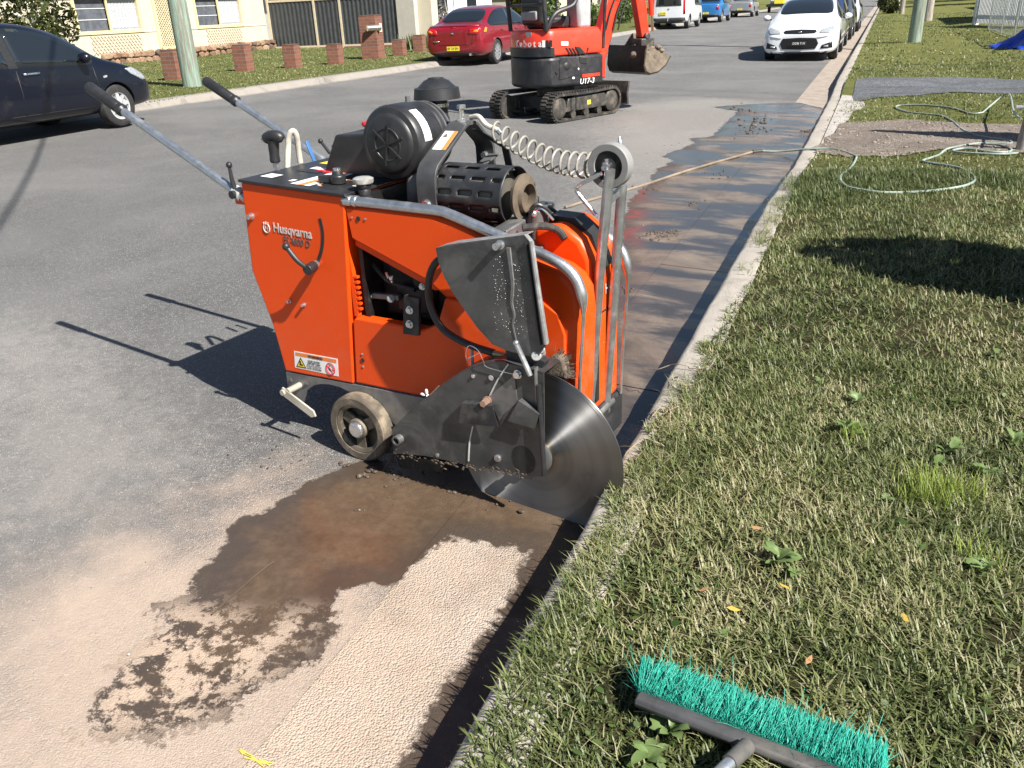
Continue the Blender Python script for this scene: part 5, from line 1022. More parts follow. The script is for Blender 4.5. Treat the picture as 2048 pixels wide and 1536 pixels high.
for y0 in (-4, 1, 5):
    w_ = empty('window'); w_.parent = th_; MB().box((.002, y0-.8, .9), (.05, y0+.8, 2.1)).build('frame', WHITEP, w_); MB().box((.051, y0-.7, 1.0), (.056, y0+.7, 2.0)).build('pane', GLASS, w_)
q = G(1305, 38, .35); e = empty('white_letterbox', (q.x, q.y, .35), 0, 'slim white letterbox post left of the white van', 'letterbox'); MB().box((-.06, -.06, -.1), (.06, .06, 1.0)).build('post', WHITEP, e); MB().box((-.16, -.2, 1.0), (.16, .2, 1.2)).build('box', WHITEP, e, bevel=.02); MB().add([(-.18, -.22, 1.2), (.18, -.22, 1.2), (.18, .22, 1.2), (-.18, .22, 1.2), (0, -.22, 1.3), (0, .22, 1.3)], [(0, 1, 4), (1, 2, 5, 4), (2, 3, 5), (3, 0, 4, 5)]).build('lid', WHITEP, e, smooth=0)
# ---- right-hand lots
sh = empty('white_shed', (5.4, 44, .3), 0, 'pale corrugated white shed at the far right behind picket fence', 'shed')
sm = MB(); n = 60
for i in range(n+1): sm.v += [(.03*(i % 2), -3+9*i/n, -.2), (.03*(i % 2), -3+9*i/n, 2.6)]
sm.f = [(2*i, 2*i+1, 2*i+3, 2*i+2) for i in range(n)]; sm.mi = [0]*n; sm.build('wall_sheet', WHITEP, sh, smooth=0); MB().box((.05, -3, -.2), (6, 6, 2.55)).build('wall', WHITEP, sh); MB().box((-.3, -3.3, 2.6), (6.3, 6.3, 2.75)).build('roof', FRAMEM, sh)
bh = empty('brick_house', (8.5, 62, .3), 0, 'dark brick house in shade far up the right side', 'house'); MB().box((0, -9, -.3), (9, 9, 3.0)).build('wall', BRICK, bh); MB().add([(-.6, -9.6, 2.95), (-.6, 9.6, 2.95), (9.6, 9.6, 2.95), (9.6, -9.6, 2.95), (4.5, -5, 5), (4.5, 5, 5)], [(0, 1, 5, 4), (1, 2, 5), (2, 3, 4, 5), (3, 0, 4), (3, 2, 1, 0)]).build('roof', TILE, bh, smooth=0)
q0 = G(1950, 50, .2); q1 = G(2075, 56, .2); PF0 = Vector((q0.x, q0.y, vz(q0.x, q0.y))); PFd = (Vector((q1.x, q1.y, 0))-Vector((q0.x, q0.y, 0))); PFL = max(4.5, PFd.length*1.15); PFd.normalize()
pf = empty('picket_fence', PF0, math.atan2(PFd.y, PFd.x), 'white vertical picket fence at the upper right corner', 'fence')
pk = MB().box((-.045, -.012, .06), (.045, .012, 1.5)).mesh('picket', 0); pk.materials.append(WHITEP)
for i in range(int(PFL/.115)):
    o = put('picket', pk, pf); o.location = (i*.115+.1, 0, 0)
for z in (.3, 1.3): MB().box((0, .014, z), (PFL, .06, z+.08)).build('rail', WHITEP, pf)
MB().box((-.09, -.09, -.1), (.09, .09, 1.7)).build('end_post', WHITEP, pf, bevel=.01)
mf = [G(x, y, .2) for x, y in ((1976, 60), (2001, 69), (2027, 77), (2060, 90))]
mfe = empty('mesh_fence', (mf[0].x, mf[0].y, vz(mf[0].x, mf[0].y)), 0, 'low galvanised wire mesh fence with thin posts at right edge', 'fence'); o0 = mfe.location
for q in mf: MB().tube([(q.x-o0.x, q.y-o0.y, -.1), (q.x-o0.x, q.y-o0.y, 1.05)], .025, 8).build('post', ZINC, mfe)
for a, b in zip(mf[:-1], mf[1:]):
    w_ = MB(); a_ = Vector((a.x-o0.x, a.y-o0.y, 0)); b_ = Vector((b.x-o0.x, b.y-o0.y, 0))
    for k in range(0, 13): z = .06+k*.08; w_.tube([a_+Vector((0, 0, z)), b_+Vector((0, 0, z))], .0025 if 0 < k < 12 else .016, 4)
    n = int((b_-a_).length/.09)
    for k in range(n): q = a_+(b_-a_)*k/n; w_.tube([q+Vector((0, 0, .06)), q+Vector((0, 0, 1.02))], .0025, 4)
    w_.build('mesh_panel', ZINC, mfe)['kind'] = 'stuff'
tq = G(2040, 98, .2); tarp = MB(); n = 16
for i in range(n+1):
    for j in range(n+1):
        u, v = i/n, j/n; r = random.Random(i*31+j); tarp.v.append((-.1-1.3*(1-v)**1.6*(.5+.5*u)+r.uniform(-.03, .03), u*1.6-.2+r.uniform(-.04, .04), 1.15*v**1.5+.05*math.sin(u*9)+r.uniform(-.02, .02)))
tarp.f = [(i*(n+1)+j, (i+1)*(n+1)+j, (i+1)*(n+1)+j+1, i*(n+1)+j+1) for i in range(n) for j in range(n)]; tarp.mi = [0]*len(tarp.f)
o = tarp.build('blue_tarpaulin', M('blue_tarp', (.012, .05, .42), .45, 0, .15, 5, bump=.5, bscale=8, bdist=.05), smooth=60); o.location = (tq.x+.75, tq.y+.1, vz(tq.x, tq.y)-.02); tag(o, 'crumpled blue tarpaulin over a heap at the right edge', 'tarpaulin'); m_ = o.modifiers.new('s', 'SOLIDIFY'); m_.thickness = .01
bush(None, 0, (.7, .7, .65), 1800, .09, LEAF_D, 'small dark shrub far up the right verge', at=(tuple(G(1778, 26, .2))[0], tuple(G(1778, 26, .2))[1], .2))
tree((9, 85, .3), 2.2, (4, 4, 3), 5000, .2, LEAF_D, 'dark tree far up the right side'); tree((14, 20, .4), 2.6, (2.6, 2.6, 2.4), 4000, .16, LEAF_M, 'garden tree out to the right of the verge')
for k in range(4):
    y0 = 100+k*16; tree((-19-3*(k % 3), y0, .5), 2, (4.5, 6, 4), 2600, .35, (LEAF_M, LEAF_D)[k % 2], ('nearest', 'second', 'third', 'last')[k]+' tree of the row on the left beyond the parked vehicles'); tree((9+3*(k % 3), y0+8, .5), 2, (4.5, 6, 4), 2600, .35, (LEAF_D, LEAF_M)[k % 2], ('nearest', 'second', 'third', 'last')[k]+' tree of the row on the right beyond the brick house')
# unseen shrub added outside the frame on the right to cast the lawn shadow
_t = G(1625, 487, .17); _L = 1.75/math.tan(SUN_EL); _b = (_t.x+math.cos(SUN_AZ)*_L, _t.y+math.sin(SUN_AZ)*_L)
bush(None, 0, (.50, .42, .86), 5200, .06, LEAF_M, 'unseen dense shrub added on the verge to cast the lawn shadow', at=(_b[0]+.15, _b[1]-.05, vz(*_b)))
# ================================================================ VEHICLES
from mathutils.bvhtree import BVHTree
def car_paint(name, c, metal=.0, flake=.0):
    t = NT(name); n = t.noise(2.5, 5, .6); d = t.step(t.noise(4, 7, .7), .55, .75)
    cc = t.mix(n, tuple(v*.93 for v in c), tuple(min(1, v*1.05) for v in c)); cc = t.mix(t.math('MULTIPLY', d, .07), cc, (.3, .27, .23))
    t.set(base=cc, rough=.32, metal=metal, coat=.3 if max(c) < .02 else 1.0, coatr=.03); return t.m
def autoglass():
    t = NT('car_glass'); t.set(base=(.012, .016, .02), rough=.03, spec=.9); return t.m
AGLASS = autoglass(); TRIM = M('car_trim', (.018, .018, .019), .5, 0, .15, 20); TYREB = M('car_tyre', (.02, .02, .02), .8, 0, .25, 20, dirt=(.1, .09, .08), dirtamt=.4)
ALLOY = M('alloy', (.62, .63, .64), .28, .75, .08, 10); CHROME = M('chrome', (.75, .76, .78), .1, 1, .03, 10); LAMP = M('lamp_clear', (.36, .38, .40), .12, .2, .2, 30); REDL = M('lamp_red', (.42, .01, .012), .15, 0, .1, 20); AMBER = M('lamp_amber', (.72, .26, .03), .2, 0, .1, 20)
PLATE_Y = M('plate_yellow', (.78, .66, .05), .5, 0, .05, 20); PLATE_B = M('plate_black', (.02, .02, .022), .4)
def loft_car(st, glass, black, sub=2):
    """st: list of half sections [(y,z)*9] with x; glass/black: sets of (i, seg). Returns a mesh with material slots body, glass, trim"""
    bm = bmesh.new(); rings = []; nR = len(st[0][1])
    for x, sec in st:
        L = [bm.verts.new((x, y, z)) for y, z in sec]; R = [L[0]] + [bm.verts.new((x, -y, z)) for y, z in sec[1:-1]] + [L[-1]]; rings.append((L, R))
    for i in range(len(st)-1):
        for k in range(nR-1):
            for s_, (A, B) in enumerate(((rings[i][0], rings[i+1][0]), (rings[i][1], rings[i+1][1]))):
                q = [A[k], A[k+1], B[k+1], B[k]]; q = q if s_ == 0 else q[::-1]
                f = bm.faces.new(q); f.material_index = 1 if (i, k) in glass else 2 if (i, k) in black else 0; f.smooth = True
    for e_, i in ((0, 0), (-1, len(st)-1)):
        L, R = rings[i]
        for k in range(nR-1):
            q = [L[k], L[k+1], R[k+1], R[k]]; q = list(dict.fromkeys(q))
            try: f = bm.faces.new(q); f.smooth = True
            except ValueError: pass
    bmesh.ops.recalc_face_normals(bm, faces=bm.faces)
    cr = bm.edges.layers.float.new('crease_edge')
    for e in bm.edges:
        ms = {f.material_index for f in e.link_faces}
        if len(ms) > 1: e[cr] = .55
    me = bpy.data.meshes.new('car_loft'); bm.to_mesh(me); bm.free(); return me
def sec(zb, wb, zs, ws, zm, wm, zbelt, wbelt, zg, wg, zr, wr, zt, mid=.55):
    return [(0, zb), (wb, zb), (ws, zs), (wm, zm), (wbelt, zbelt), (wg, zg), (wr, zr), (wr*mid, zt-.006), (0, zt)]
def finish_car(root, me, paint, wheels, wr, ww, wells=True, glassname='window'):
    tmp = bpy.data.objects.new('t', me); COL.objects.link(tmp)
    for m_ in (paint, AGLASS, TRIM): me.materials.append(m_)
    s_ = tmp.modifiers.new('s', 'SUBSURF'); s_.levels = s_.render_levels = 2
    cut = None
    if wells:
        c = MB()
        for (x, y) in wheels: c.cyl((x, y-math.copysign(.30, y), wr), (x, y+math.copysign(.3, y), wr), wr*1.13, n=28)
        cut = c.build('cut', TRIM); cut.data.materials.clear(); [cut.data.materials.append(m_) for m_ in (TRIM,)]
        b = tmp.modifiers.new('b', 'BOOLEAN'); b.operation = 'DIFFERENCE'; b.object = cut; b.solver = 'EXACT'
    dg = bpy.context.evaluated_depsgraph_get(); dg.update(); ev = bpy.data.meshes.new_from_object(tmp.evaluated_get(dg))
    bpy.data.objects.remove(tmp)
    if cut: bpy.data.objects.remove(cut)
    bm = bmesh.new(); bm.from_mesh(ev); bvh = BVHTree.FromBMesh(bm); mats = list(ev.materials)
    # split off the glass panes
    bm.faces.ensure_lookup_table(); seen = set(); groups = []
    for f in bm.faces:
        if f.material_index == 1 and f not in seen:
            stck = [f]; seen.add(f); g = []
            while stck:
                q = stck.pop(); g.append(q)
                for e in q.edges:
                    for h in e.link_faces:
                        if h.material_index == 1 and h not in seen: seen.add(h); stck.append(h)
            groups.append(g)
    for g in groups:
        vi = {}; V = []; F = []
        for f in g:
            idx = []
            for v in f.verts:
                if v not in vi: vi[v] = len(V); V.append(v.co.copy())
                idx.append(vi[v])
            F.append(idx)
        mb = MB(); mb.add(V, F); o = mb.build(glassname, AGLASS, root, smooth=60); md = o.modifiers.new('s', 'SOLIDIFY'); md.thickness = .008
    bmesh.ops.delete(bm, geom=[f for g in groups for f in g], context='FACES')
    body = bpy.data.meshes.new('body'); bm.to_mesh(body); bm.free()
    for m_ in (mats or [paint, AGLASS, TRIM]): body.materials.append(m_)
    body.set_sharp_from_angle(angle=math.radians(38)); put('body', body, root)
    return bvh
def patch_on(root, bvh, poly, axis, name, mat, lift=.006, sub=2, parent=None, far=6):
    """polygon in the two axes across `axis` projected on to the body: axis '+x','-x','+y','-y','+z'"""
    d = {'+x': Vector((-1, 0, 0)), '-x': Vector((1, 0, 0)), '+y': Vector((0, -1, 0)), '-y': Vector((0, 1, 0)), '+z': Vector((0, 0, -1))}[axis]
    mk = {'x': lambda a, b: Vector((0, a, b)), 'y': lambda a, b: Vector((a, 0, b)), 'z': lambda a, b: Vector((a, b, 0))}[axis[1]]
    bm = bmesh.new(); f = bm.faces.new([bm.verts.new(mk(a, b)) for a, b in poly]); bmesh.ops.triangulate(bm, faces=[f])
    for _ in range(sub): bmesh.ops.subdivide_edges(bm, edges=bm.edges, cuts=1, use_grid_fill=True)
    last = None
    for v in bm.verts:
        o_ = v.co - d*far; h = bvh.ray_cast(o_, d)
        if h[0] is not None: v.co = h[0] - d*lift; last = v.co.copy()
        elif last is not None: v.co = v.co + d*(d.dot(last)-d.dot(v.co))
    me = bpy.data.meshes.new(name); bm.to_mesh(me); bm.free(); me.materials.append(mat); me.shade_smooth(); o = put(name, me, parent or root); m_ = o.modifiers.new('s', 'SOLIDIFY'); m_.thickness = .012; m_.offset = 0; return o
def car_wheel(root, x, y, R, wd, spokes=5, rimR=.66, mat=None, twin=False):
    s_ = math.copysign(1, y); c = Vector((x, y, R)); d = Vector((0, s_, 0))
    w = empty('wheel'); w.parent = root
    MB().lathe([(R*rimR, -wd), (R*.9, -wd), (R, -wd*.85), (R, -wd*.15), (R*.97, -.01), (R*.9, .002), (R*rimR, -.004), (R*rimR, -wd)], c, d, 36, None, False).build('tyre', TYREB, w)
    r = MB().lathe([(R*rimR, -.004), (R*rimR*.94, -.012), (R*rimR*.92, -.05), (R*.1, -.06), (0, -.06)], c, d, 32, None, False)
    for k in range(spokes):
        a = 2*math.pi*k/spokes+.2; e = Vector((math.cos(a), 0, math.sin(a))); t = Vector((-math.sin(a), 0, math.cos(a))); p0 = c+e*R*.1-d*.012; p1 = c+e*R*rimR*.95-d*.012; w0, w1 = R*.07, R*rimR*2.0/spokes*.55
        r.add([p0-t*w0, p0+t*w0, p1+t*w1, p1-t*w1, p0-t*w0-d*.03, p0+t*w0-d*.03, p1+t*w1-d*.03, p1-t*w1-d*.03], [(0, 1, 2, 3), (7, 6, 5, 4), (0, 4, 5, 1), (1, 5, 6, 2), (2, 6, 7, 3), (3, 7, 4, 0)])
    r.lathe([(R*.14, -.02), (R*.12, -.004), (0, -.003)], c, d, 16).build('rim', mat or ALLOY, w, smooth=30)
    MB().lathe([(R*rimR*.9, -.055), (0, -.056)], c, d, 24).build('wheel_disc', TRIM, w)
def mirror(root, x, y, z, paint, s_):
    m_ = MB().ball((x, y, z), .1, 14, (.75, 1.05, .72)).build('mirror', paint, root); MB().bar((x+.02, y-s_*.12, z-.04), (x, y, z-.03), .05, .04).build('mirror_stalk', TRIM, m_)
def number(root, x, y, z, w, h, s_, mat, tmat, face, size=None):
    """number plate facing +x or -x"""
    p = MB().box((x-.006, y-w/2, z-h/2), (x+.006, y+w/2, z+h/2)).build('number_plate', mat, root, bevel=.002)
    o = Vector((x+.008*face, y, z)); text(s_, 'plate_lettering', tmat, p, size or h*.78, frame(o, (0, face, 0), (0, 0, 1)), .0005)
# ---- dark blue hatchback, parked on the far side, nose to the right
hb = empty('dark_hatchback', (-11.19, 9.93-1.255+.0, road_z(-11.2)), math.radians(90), 'dark navy hatchback parked at the far kerb on the left', 'car')
HP = car_paint('navy_paint', (.0035, .005, .012))
st = [(-1.90, sec(.45, .55, .5, .6, .62, .66, .86, .62, .88, .58, .90, .52, .92)),
      (-1.84, sec(.30, .62, .36, .74, .60, .80, .95, .74, 1.12, .68, 1.18, .60, 1.22)),
      (-1.55, sec(.24, .66, .34, .81, .60, .845, .98, .80, 1.36, .62, 1.42, .55, 1.47)),
      (-1.0, sec(.20, .66, .30, .825, .60, .847, .95, .82, 1.42, .63, 1.475, .55, 1.51)),
      (-.40, sec(.20, .66, .28, .83, .60, .848, .93, .825, 1.43, .63, 1.485, .55, 1.515)),
      (-.30, sec(.20, .66, .28, .83, .60, .848, .928, .825, 1.43, .63, 1.485, .55, 1.515)),
      (.20, sec(.20, .66, .28, .83, .60, .848, .915, .825, 1.40, .625, 1.455, .54, 1.495)),
      (.62, sec(.20, .66, .28, .83, .60, .848, .905, .825, 1.25, .66, 1.32, .57, 1.40)),
      (.98, sec(.20, .66, .28, .83, .60, .848, .895, .825, 1.03, .73, 1.10, .62, 1.19)),
      (1.18, sec(.20, .66, .28, .83, .60, .847, .885, .82, .94, .75, .975, .65, 1.03)),
      (1.50, sec(.22, .66, .30, .825, .60, .843, .855, .80, .885, .72, .905, .60, .935)),
      (1.84, sec(.24, .64, .32, .80, .58, .82, .76, .76, .795, .66, .815, .52, .84)),
      (2.06, sec(.26, .58, .33, .68, .50, .70, .62, .66, .655, .58, .675, .46, .69)),
      (2.13, sec(.30, .44, .36, .52, .47, .54, .55, .50, .57, .44, .58, .36, .59))]
gl = {(2, 4), (3, 4), (5, 4), (6, 4), (7, 4)} | {(i, k) for i in (7, 8) for k in (6, 7)} | {(1, 6), (1, 7)}
me = loft_car(st, gl, {(4, 4)}); WB = [(1.255, .80), (1.255, -.80), (-1.255, .80), (-1.255, -.80)]
bv = finish_car(hb, me, HP, WB, .298, .18)
for x, y in WB: car_wheel(hb, x, math.copysign(.825, y), .298, .185, 9, .64, M('hubcap_silver', (.66, .67, .68), .35, .5, .08, 10))
patch_on(hb, bv, [(1.52, .80), (1.72, .81), (1.92, .71), (1.97, .62), (1.82, .62), (1.60, .72)], '-y', 'headlight', LAMP)
patch_on(hb, bv, [(1.52, .80), (1.72, .81), (1.92, .71), (1.97, .62), (1.82, .62), (1.60, .72)], '+y', 'headlight', LAMP)
for s_ in ('-y', '+y'):
    patch_on(hb, bv, [(.955, .34), (.965, .34), (.92, .86), (.91, .86)], s_, 'door_gap', TRIM, .001, 1); patch_on(hb, bv, [(-.335, .34), (-.325, .34), (-.325, .90), (-.335, .90)], s_, 'door_gap', TRIM, .001, 1)
    patch_on(hb, bv, [(-1.0, .335), (.9, .335), (.9, .345), (-1.0, .345)], s_, 'sill_line', TRIM, .001, 2)
    patch_on(hb, bv, [(1.05, .70), (1.12, .71), (1.12, .74), (1.05, .73)], s_, 'side_repeater', LAMP)
    patch_on(hb, bv, [(-.25, .84), (.0, .842), (.0, .868), (-.25, .866)], s_, 'door_handle', CHROME, .018); patch_on(hb, bv, [(-1.15, .86), (-.92, .86), (-.92, .886), (-1.15, .886)], s_, 'door_handle', CHROME, .018)
mirror(hb, .70, -.94, 1.0, HP, -1); mirror(hb, .70, .94, 1.0, HP, 1)
MB().tube([(.45+.16*math.cos(a)*.4, -.36+.17*math.sin(a), .97+.16*math.cos(a)) for a in [2*math.pi*i/24 for i in range(24)]], .014, 8, closed=True).build('steering_wheel', TRIM, hb)
for y in (-.36, .36): MB().box((-.35, y-.22, .45), (.15, y+.22, .62)).box((-.42, y-.2, .6), (-.28, y+.2, 1.1)).box((-.42, y-.1, 1.12), (-.33, y+.1, 1.28)).build('seat', M('seat_grey', (.12, .12, .13), .8), hb, bevel=.03)
number(hb, 2.13, 0, .42, .37, .1, 'BL07', PLATE_Y, BLACK_D, 1)
# ---- red sedan seen from behind
rs = empty('red_sedan', (-10.62, 22.98, road_z(-10.6)), math.radians(90), 'dark red sedan parked at the far kerb, seen from behind', 'car')
RP = car_paint('red_paint', (.24, .005, .014), .15)
st = [(-1.10, sec(.42, .58, .48, .66, .62, .70, .80, .66, .84, .62, .86, .5, .87)),
      (-1.05, sec(.26, .66, .34, .80, .60, .86, .93, .80, .99, .74, 1.0, .60, 1.01)),
      (-.80, sec(.22, .70, .32, .87, .62, .89, .98, .845, 1.03, .77, 1.045, .66, 1.055)),
      (-.55, sec(.20, .70, .30, .87, .62, .892, .98, .85, 1.05, .75, 1.075, .66, 1.085)),
      (.05, sec(.20, .70, .28, .87, .62, .893, .97, .855, 1.34, .64, 1.39, .56, 1.42)),
      (.45, sec(.20, .70, .28, .87, .62, .893, .96, .855, 1.41, .63, 1.455, .55, 1.485)),
      (1.02, sec(.20, .70, .28, .87, .62, .893, .95, .855, 1.42, .63, 1.465, .55, 1.495)),
      (1.10, sec(.20, .70, .28, .87, .62, .893, .95, .855, 1.42, .63, 1.465, .55, 1.495)),
      (1.70, sec(.20, .70, .28, .87, .62, .893, .93, .855, 1.36, .635, 1.405, .56, 1.445)),
      (2.20, sec(.20, .70, .28, .87, .62, .893, .91, .855, 1.12, .70, 1.18, .62, 1.24)),
      (2.62, sec(.20, .70, .28, .87, .62, .89, .90, .85, .95, .79, .98, .68, 1.03)),
      (3.0, sec(.22, .69, .30, .86, .60, .88, .86, .82, .89, .74, .91, .6, .94)),
      (3.35, sec(.24, .64, .32, .78, .56, .80, .76, .74, .79, .66, .81, .52, .83)),
      (3.47, sec(.30, .5, .36, .62, .5, .64, .62, .6, .65, .54, .67, .42, .68))]
gl = {(3, 4), (4, 4), (5, 4), (7, 4), (8, 4), (9, 4)} | {(i, k) for i in (3,) for k in (6, 7)} | {(i, k) for i in (8, 9) for k in (6, 7)}
me = loft_car(st, gl, {(6, 4)}); WB = [(2.515, .85), (2.515, -.85), (-.10, .85), (-.10, -.85)]
bv = finish_car(rs, me, RP, WB, .315, .2)
for x, y in WB: car_wheel(rs, x, math.copysign(.87, y), .315, .205, 10, .68)
for s_ in (1, -1):
    patch_on(rs, bv, [(s_*.44, .80), (s_*.50, .93), (s_*.74, .96), (s_*.80, .86), (s_*.70, .78)], '-x', 'tail_light', REDL); patch_on(rs, bv, [(s_*.60, .84), (s_*.64, .90), (s_*.73, .91), (s_*.74, .85)], '-x', 'indicator', AMBER, .011)
    patch_on(rs, bv, [(-.92, .84), (-.80, .95), (-.70, .94), (-.80, .82)], '-y' if s_ < 0 else '+y', 'tail_light_side', AMBER)
    for x0 in (.98, -.02): patch_on(rs, bv, [(x0, .34), (x0+.012, .34), (x0+.03, .93), (x0+.018, .93)], '-y' if s_ < 0 else '+y', 'door_gap', TRIM, .001, 1)
    patch_on(rs, bv, [(.18, .84), (.38, .845), (.38, .875), (.18, .87)], '-y' if s_ < 0 else '+y', 'door_handle', RP, .02); patch_on(rs, bv, [(1.22, .84), (1.42, .845), (1.42, .875), (1.22, .87)], '-y' if s_ < 0 else '+y', 'door_handle', RP, .02); mirror(rs, 2.0, s_*.98, 1.02, RP, s_)
patch_on(rs, bv, [(-.72, 1.0), (.72, 1.0), (.74, 1.03), (-.74, 1.03)], '-x', 'spoiler_edge', RP, .03)
patch_on(rs, bv, [(-.80, .54), (.80, .54), (.80, .548), (-.80, .548)], '-x', 'bumper_gap', TRIM, .001); patch_on(rs, bv, [(-.55, .545), (-.545, .545), (-.62, .97), (-.625, .97)], '-x', 'boot_gap', TRIM, .001); patch_on(rs, bv, [(.55, .545), (.545, .545), (.62, .97), (.625, .97)], '-x', 'boot_gap', TRIM, .001)
patch_on(rs, bv, [(-.05, .80), (0, .87), (.05, .80), (0, .815)], '-x', 'badge', CHROME, .012, 1); patch_on(rs, bv, [(-.07, .965), (.07, .965), (.07, .975), (-.07, .975)], '-x', 'brake_light', REDL, .01, 1); patch_on(rs, bv, [(.42, .62), (.60, .62), (.60, .645), (.42, .645)], '-x', 'model_badge', CHROME, .008, 1)
patch_on(rs, bv, [(-.6, .26), (.6, .26), (.66, .34), (-.66, .34)], '-x', 'bumper_valance', TRIM, .004)
number(rs, -1.115, 0, .45, .37, .11, 'BF 24 EM', PLATE_Y, BLACK_D, -1, .085); MB().cyl((-1.12, -.5, .3), (-.95, -.5, .3), .035, n=14).build('exhaust_tip', CHROME, rs)
# ---- white sedan facing the camera at the near kerb
ws = empty('white_sedan', (-1.93, 23.9, road_z(-1.9)), math.radians(-90), 'white sedan parked facing the camera at the near kerb', 'car')
WP = car_paint('white_car_paint', (.74, .76, .79))
st = [(.0, sec(.20, .58, .26, .66, .40, .68, .55, .64, .60, .58, .62, .44, .635)),
      (-.07, sec(.18, .70, .24, .83, .42, .86, .64, .80, .70, .70, .73, .56, .755)),
      (-.30, sec(.16, .74, .24, .90, .50, .925, .74, .87, .79, .76, .83, .60, .86)),
      (-.72, sec(.16, .76, .24, .92, .58, .945, .86, .88, .90, .78, .93, .62, .965)),
      (-1.15, sec(.18, .76, .26, .925, .60, .948, .93, .89, .97, .80, 1.0, .68, 1.03)),
      (-1.36, sec(.18, .76, .26, .925, .60, .948, .94, .89, 1.01, .80, 1.06, .70, 1.09)),
      (-1.92, sec(.18, .76, .26, .925, .60, .948, .95, .89, 1.22, .72, 1.29, .64, 1.34)),
      (-2.48, sec(.18, .76, .26, .925, .60, .948, .955, .89, 1.37, .66, 1.42, .58, 1.455)),
      (-2.85, sec(.18, .76, .26, .925, .60, .948, .96, .89, 1.40, .65, 1.45, .57, 1.48)),
      (-2.93, sec(.18, .76, .26, .925, .60, .948, .96, .89, 1.40, .65, 1.45, .57, 1.48)),
      (-3.5, sec(.18, .76, .26, .925, .60, .948, .97, .89, 1.36, .66, 1.41, .57, 1.445)),
      (-4.15, sec(.20, .76, .28, .92, .62, .945, .99, .88, 1.08, .74, 1.11, .66, 1.13)),
      (-4.7, sec(.24, .72, .32, .88, .62, .90, .99, .82, 1.04, .74, 1.06, .6, 1.07)),
      (-4.94, sec(.32, .6, .38, .76, .62, .78, .9, .7, .94, .64, .96, .5, .97))]
gl = {(5, 4), (6, 4), (7, 4), (9, 4), (10, 4)} | {(i, k) for i in (5, 6) for k in (6, 7)} | {(i, k) for i in (10,) for k in (6, 7)}
me = loft_car(st, gl, {(8, 4)}); WB = [(-.92, .87), (-.92, -.87), (-3.84, .87), (-3.84, -.87)]
bv = finish_car(ws, me, WP, WB, .335, .22)
for x, y in WB: car_wheel(ws, x, math.copysign(.90, y), .335, .225, 5, .7)
GRILLE = M('grille_black', (.010, .010, .011), .35, 0, .2, 40)
patch_on(ws, bv, [(-.36, .665), (-.40, .70), (-.36, .735), (0, .75), (.36, .735), (.40, .70), (.36, .665), (0, .655)], '+x', 'upper_grille', GRILLE, .008, 3)
patch_on(ws, bv, [(-.40, .30), (-.46, .42), (-.40, .55), (0, .565), (.40, .55), (.46, .42), (.40, .30), (0, .285)], '+x', 'lower_grille', GRILLE, .008, 3)
for s_ in (1, -1):
    patch_on(ws, bv, [(s_*.46, .665), (s_*.50, .735), (s_*.74, .80), (s_*.80, .745), (s_*.72, .655)], '+x', 'headlight', LAMP, .008, 3)
    patch_on(ws, bv, [(s_*.52, .30), (s_*.55, .38), (s_*.78, .46), (s_*.80, .32)], '+x', 'fog_light_bay', GRILLE, .006, 2); patch_on(ws, bv, [(s_*.58, .33), (s_*.60, .37), (s_*.70, .38), (s_*.70, .335)], '+x', 'fog_light', LAMP, .016, 1)
    patch_on(ws, bv, [(s_*.42, .575), (s_*.50, .58), (s_*.80, .62), (s_*.80, .60), (s_*.50, .565)], '+x', 'bumper_crease', WP, .014, 1)
    mirror(ws, -1.78, s_*1.03, 1.0, WP, s_)
    for x0 in (-1.75, -2.88): patch_on(ws, bv, [(x0, .32), (x0+.012, .32), (x0+.012, .93), (x0, .93)], '-y' if s_ < 0 else '+y', 'door_gap', TRIM, .001, 1)
patch_on(ws, bv, [(-.62, .17), (.62, .17), (.70, .235), (-.70, .235)], '+x', 'front_lip', TRIM, .004)
patch_on(ws, bv, [(-.045, .685), (-.03, .725), (.03, .725), (.045, .685), (0, .672)], '+x', 'badge', CHROME, .018, 1)
number(ws, .052, 0, .43, .37, .10, 'DDB 71X', PLATE_B, WHITE_D, 1, .075)
MB().box((-2.5, -.6, .4), (-1.9, .6, .9)).build('dashboard', TRIM, ws, bevel=.05)
# ---- white van from behind
def box_body(root, L, W, H, paint, belt, hood, tag_rear=True, lift=.28):
    pass
vn = empty('white_van', (-10.42, 47.2, road_z(-10.4)), math.radians(90), 'white high-roof van parked at the far kerb beyond the excavator', 'van')
VP = car_paint('van_paint', (.72, .74, .77))
st = [(.0, sec(.5, .8, .55, .86, .8, .88, 1.1, .86, 1.8, .76, 1.88, .68, 1.92)), (.06, sec(.30, .86, .40, .93, .8, .945, 1.1, .93, 1.84, .82, 1.93, .74, 1.98)), (.9, sec(.26, .86, .36, .945, .8, .95, 1.1, .94, 1.84, .83, 1.94, .74, 1.99)), (2.2, sec(.26, .86, .36, .945, .8, .95, 1.1, .94, 1.84, .83, 1.94, .74, 1.99)), (2.3, sec(.26, .86, .36, .945, .8, .95, 1.1, .94, 1.84, .83, 1.94, .74, 1.99)), (3.5, sec(.26, .86, .36, .945, .8, .95, 1.08, .93, 1.80, .82, 1.90, .74, 1.95)), (4.3, sec(.26, .86, .36, .94, .8, .945, 1.02, .92, 1.30, .82, 1.38, .74, 1.42)), (4.75, sec(.28, .8, .38, .88, .7, .88, .9, .84, .97, .76, 1.0, .64, 1.02)), (4.9, sec(.36, .66, .42, .74, .6, .74, .76, .7, .8, .64, .82, .5, .83))]
me = loft_car(st, {(4, 4), (5, 4), (5, 6), (5, 7)}, {(3, 4)}); WB = [(.95, .84), (.95, -.84), (3.75, .84), (3.75, -.84)]
bv = finish_car(vn, me, VP, WB, .34, .22)
for x, y in WB: car_wheel(vn, x, math.copysign(.91, y), .34, .22, 6, .6)
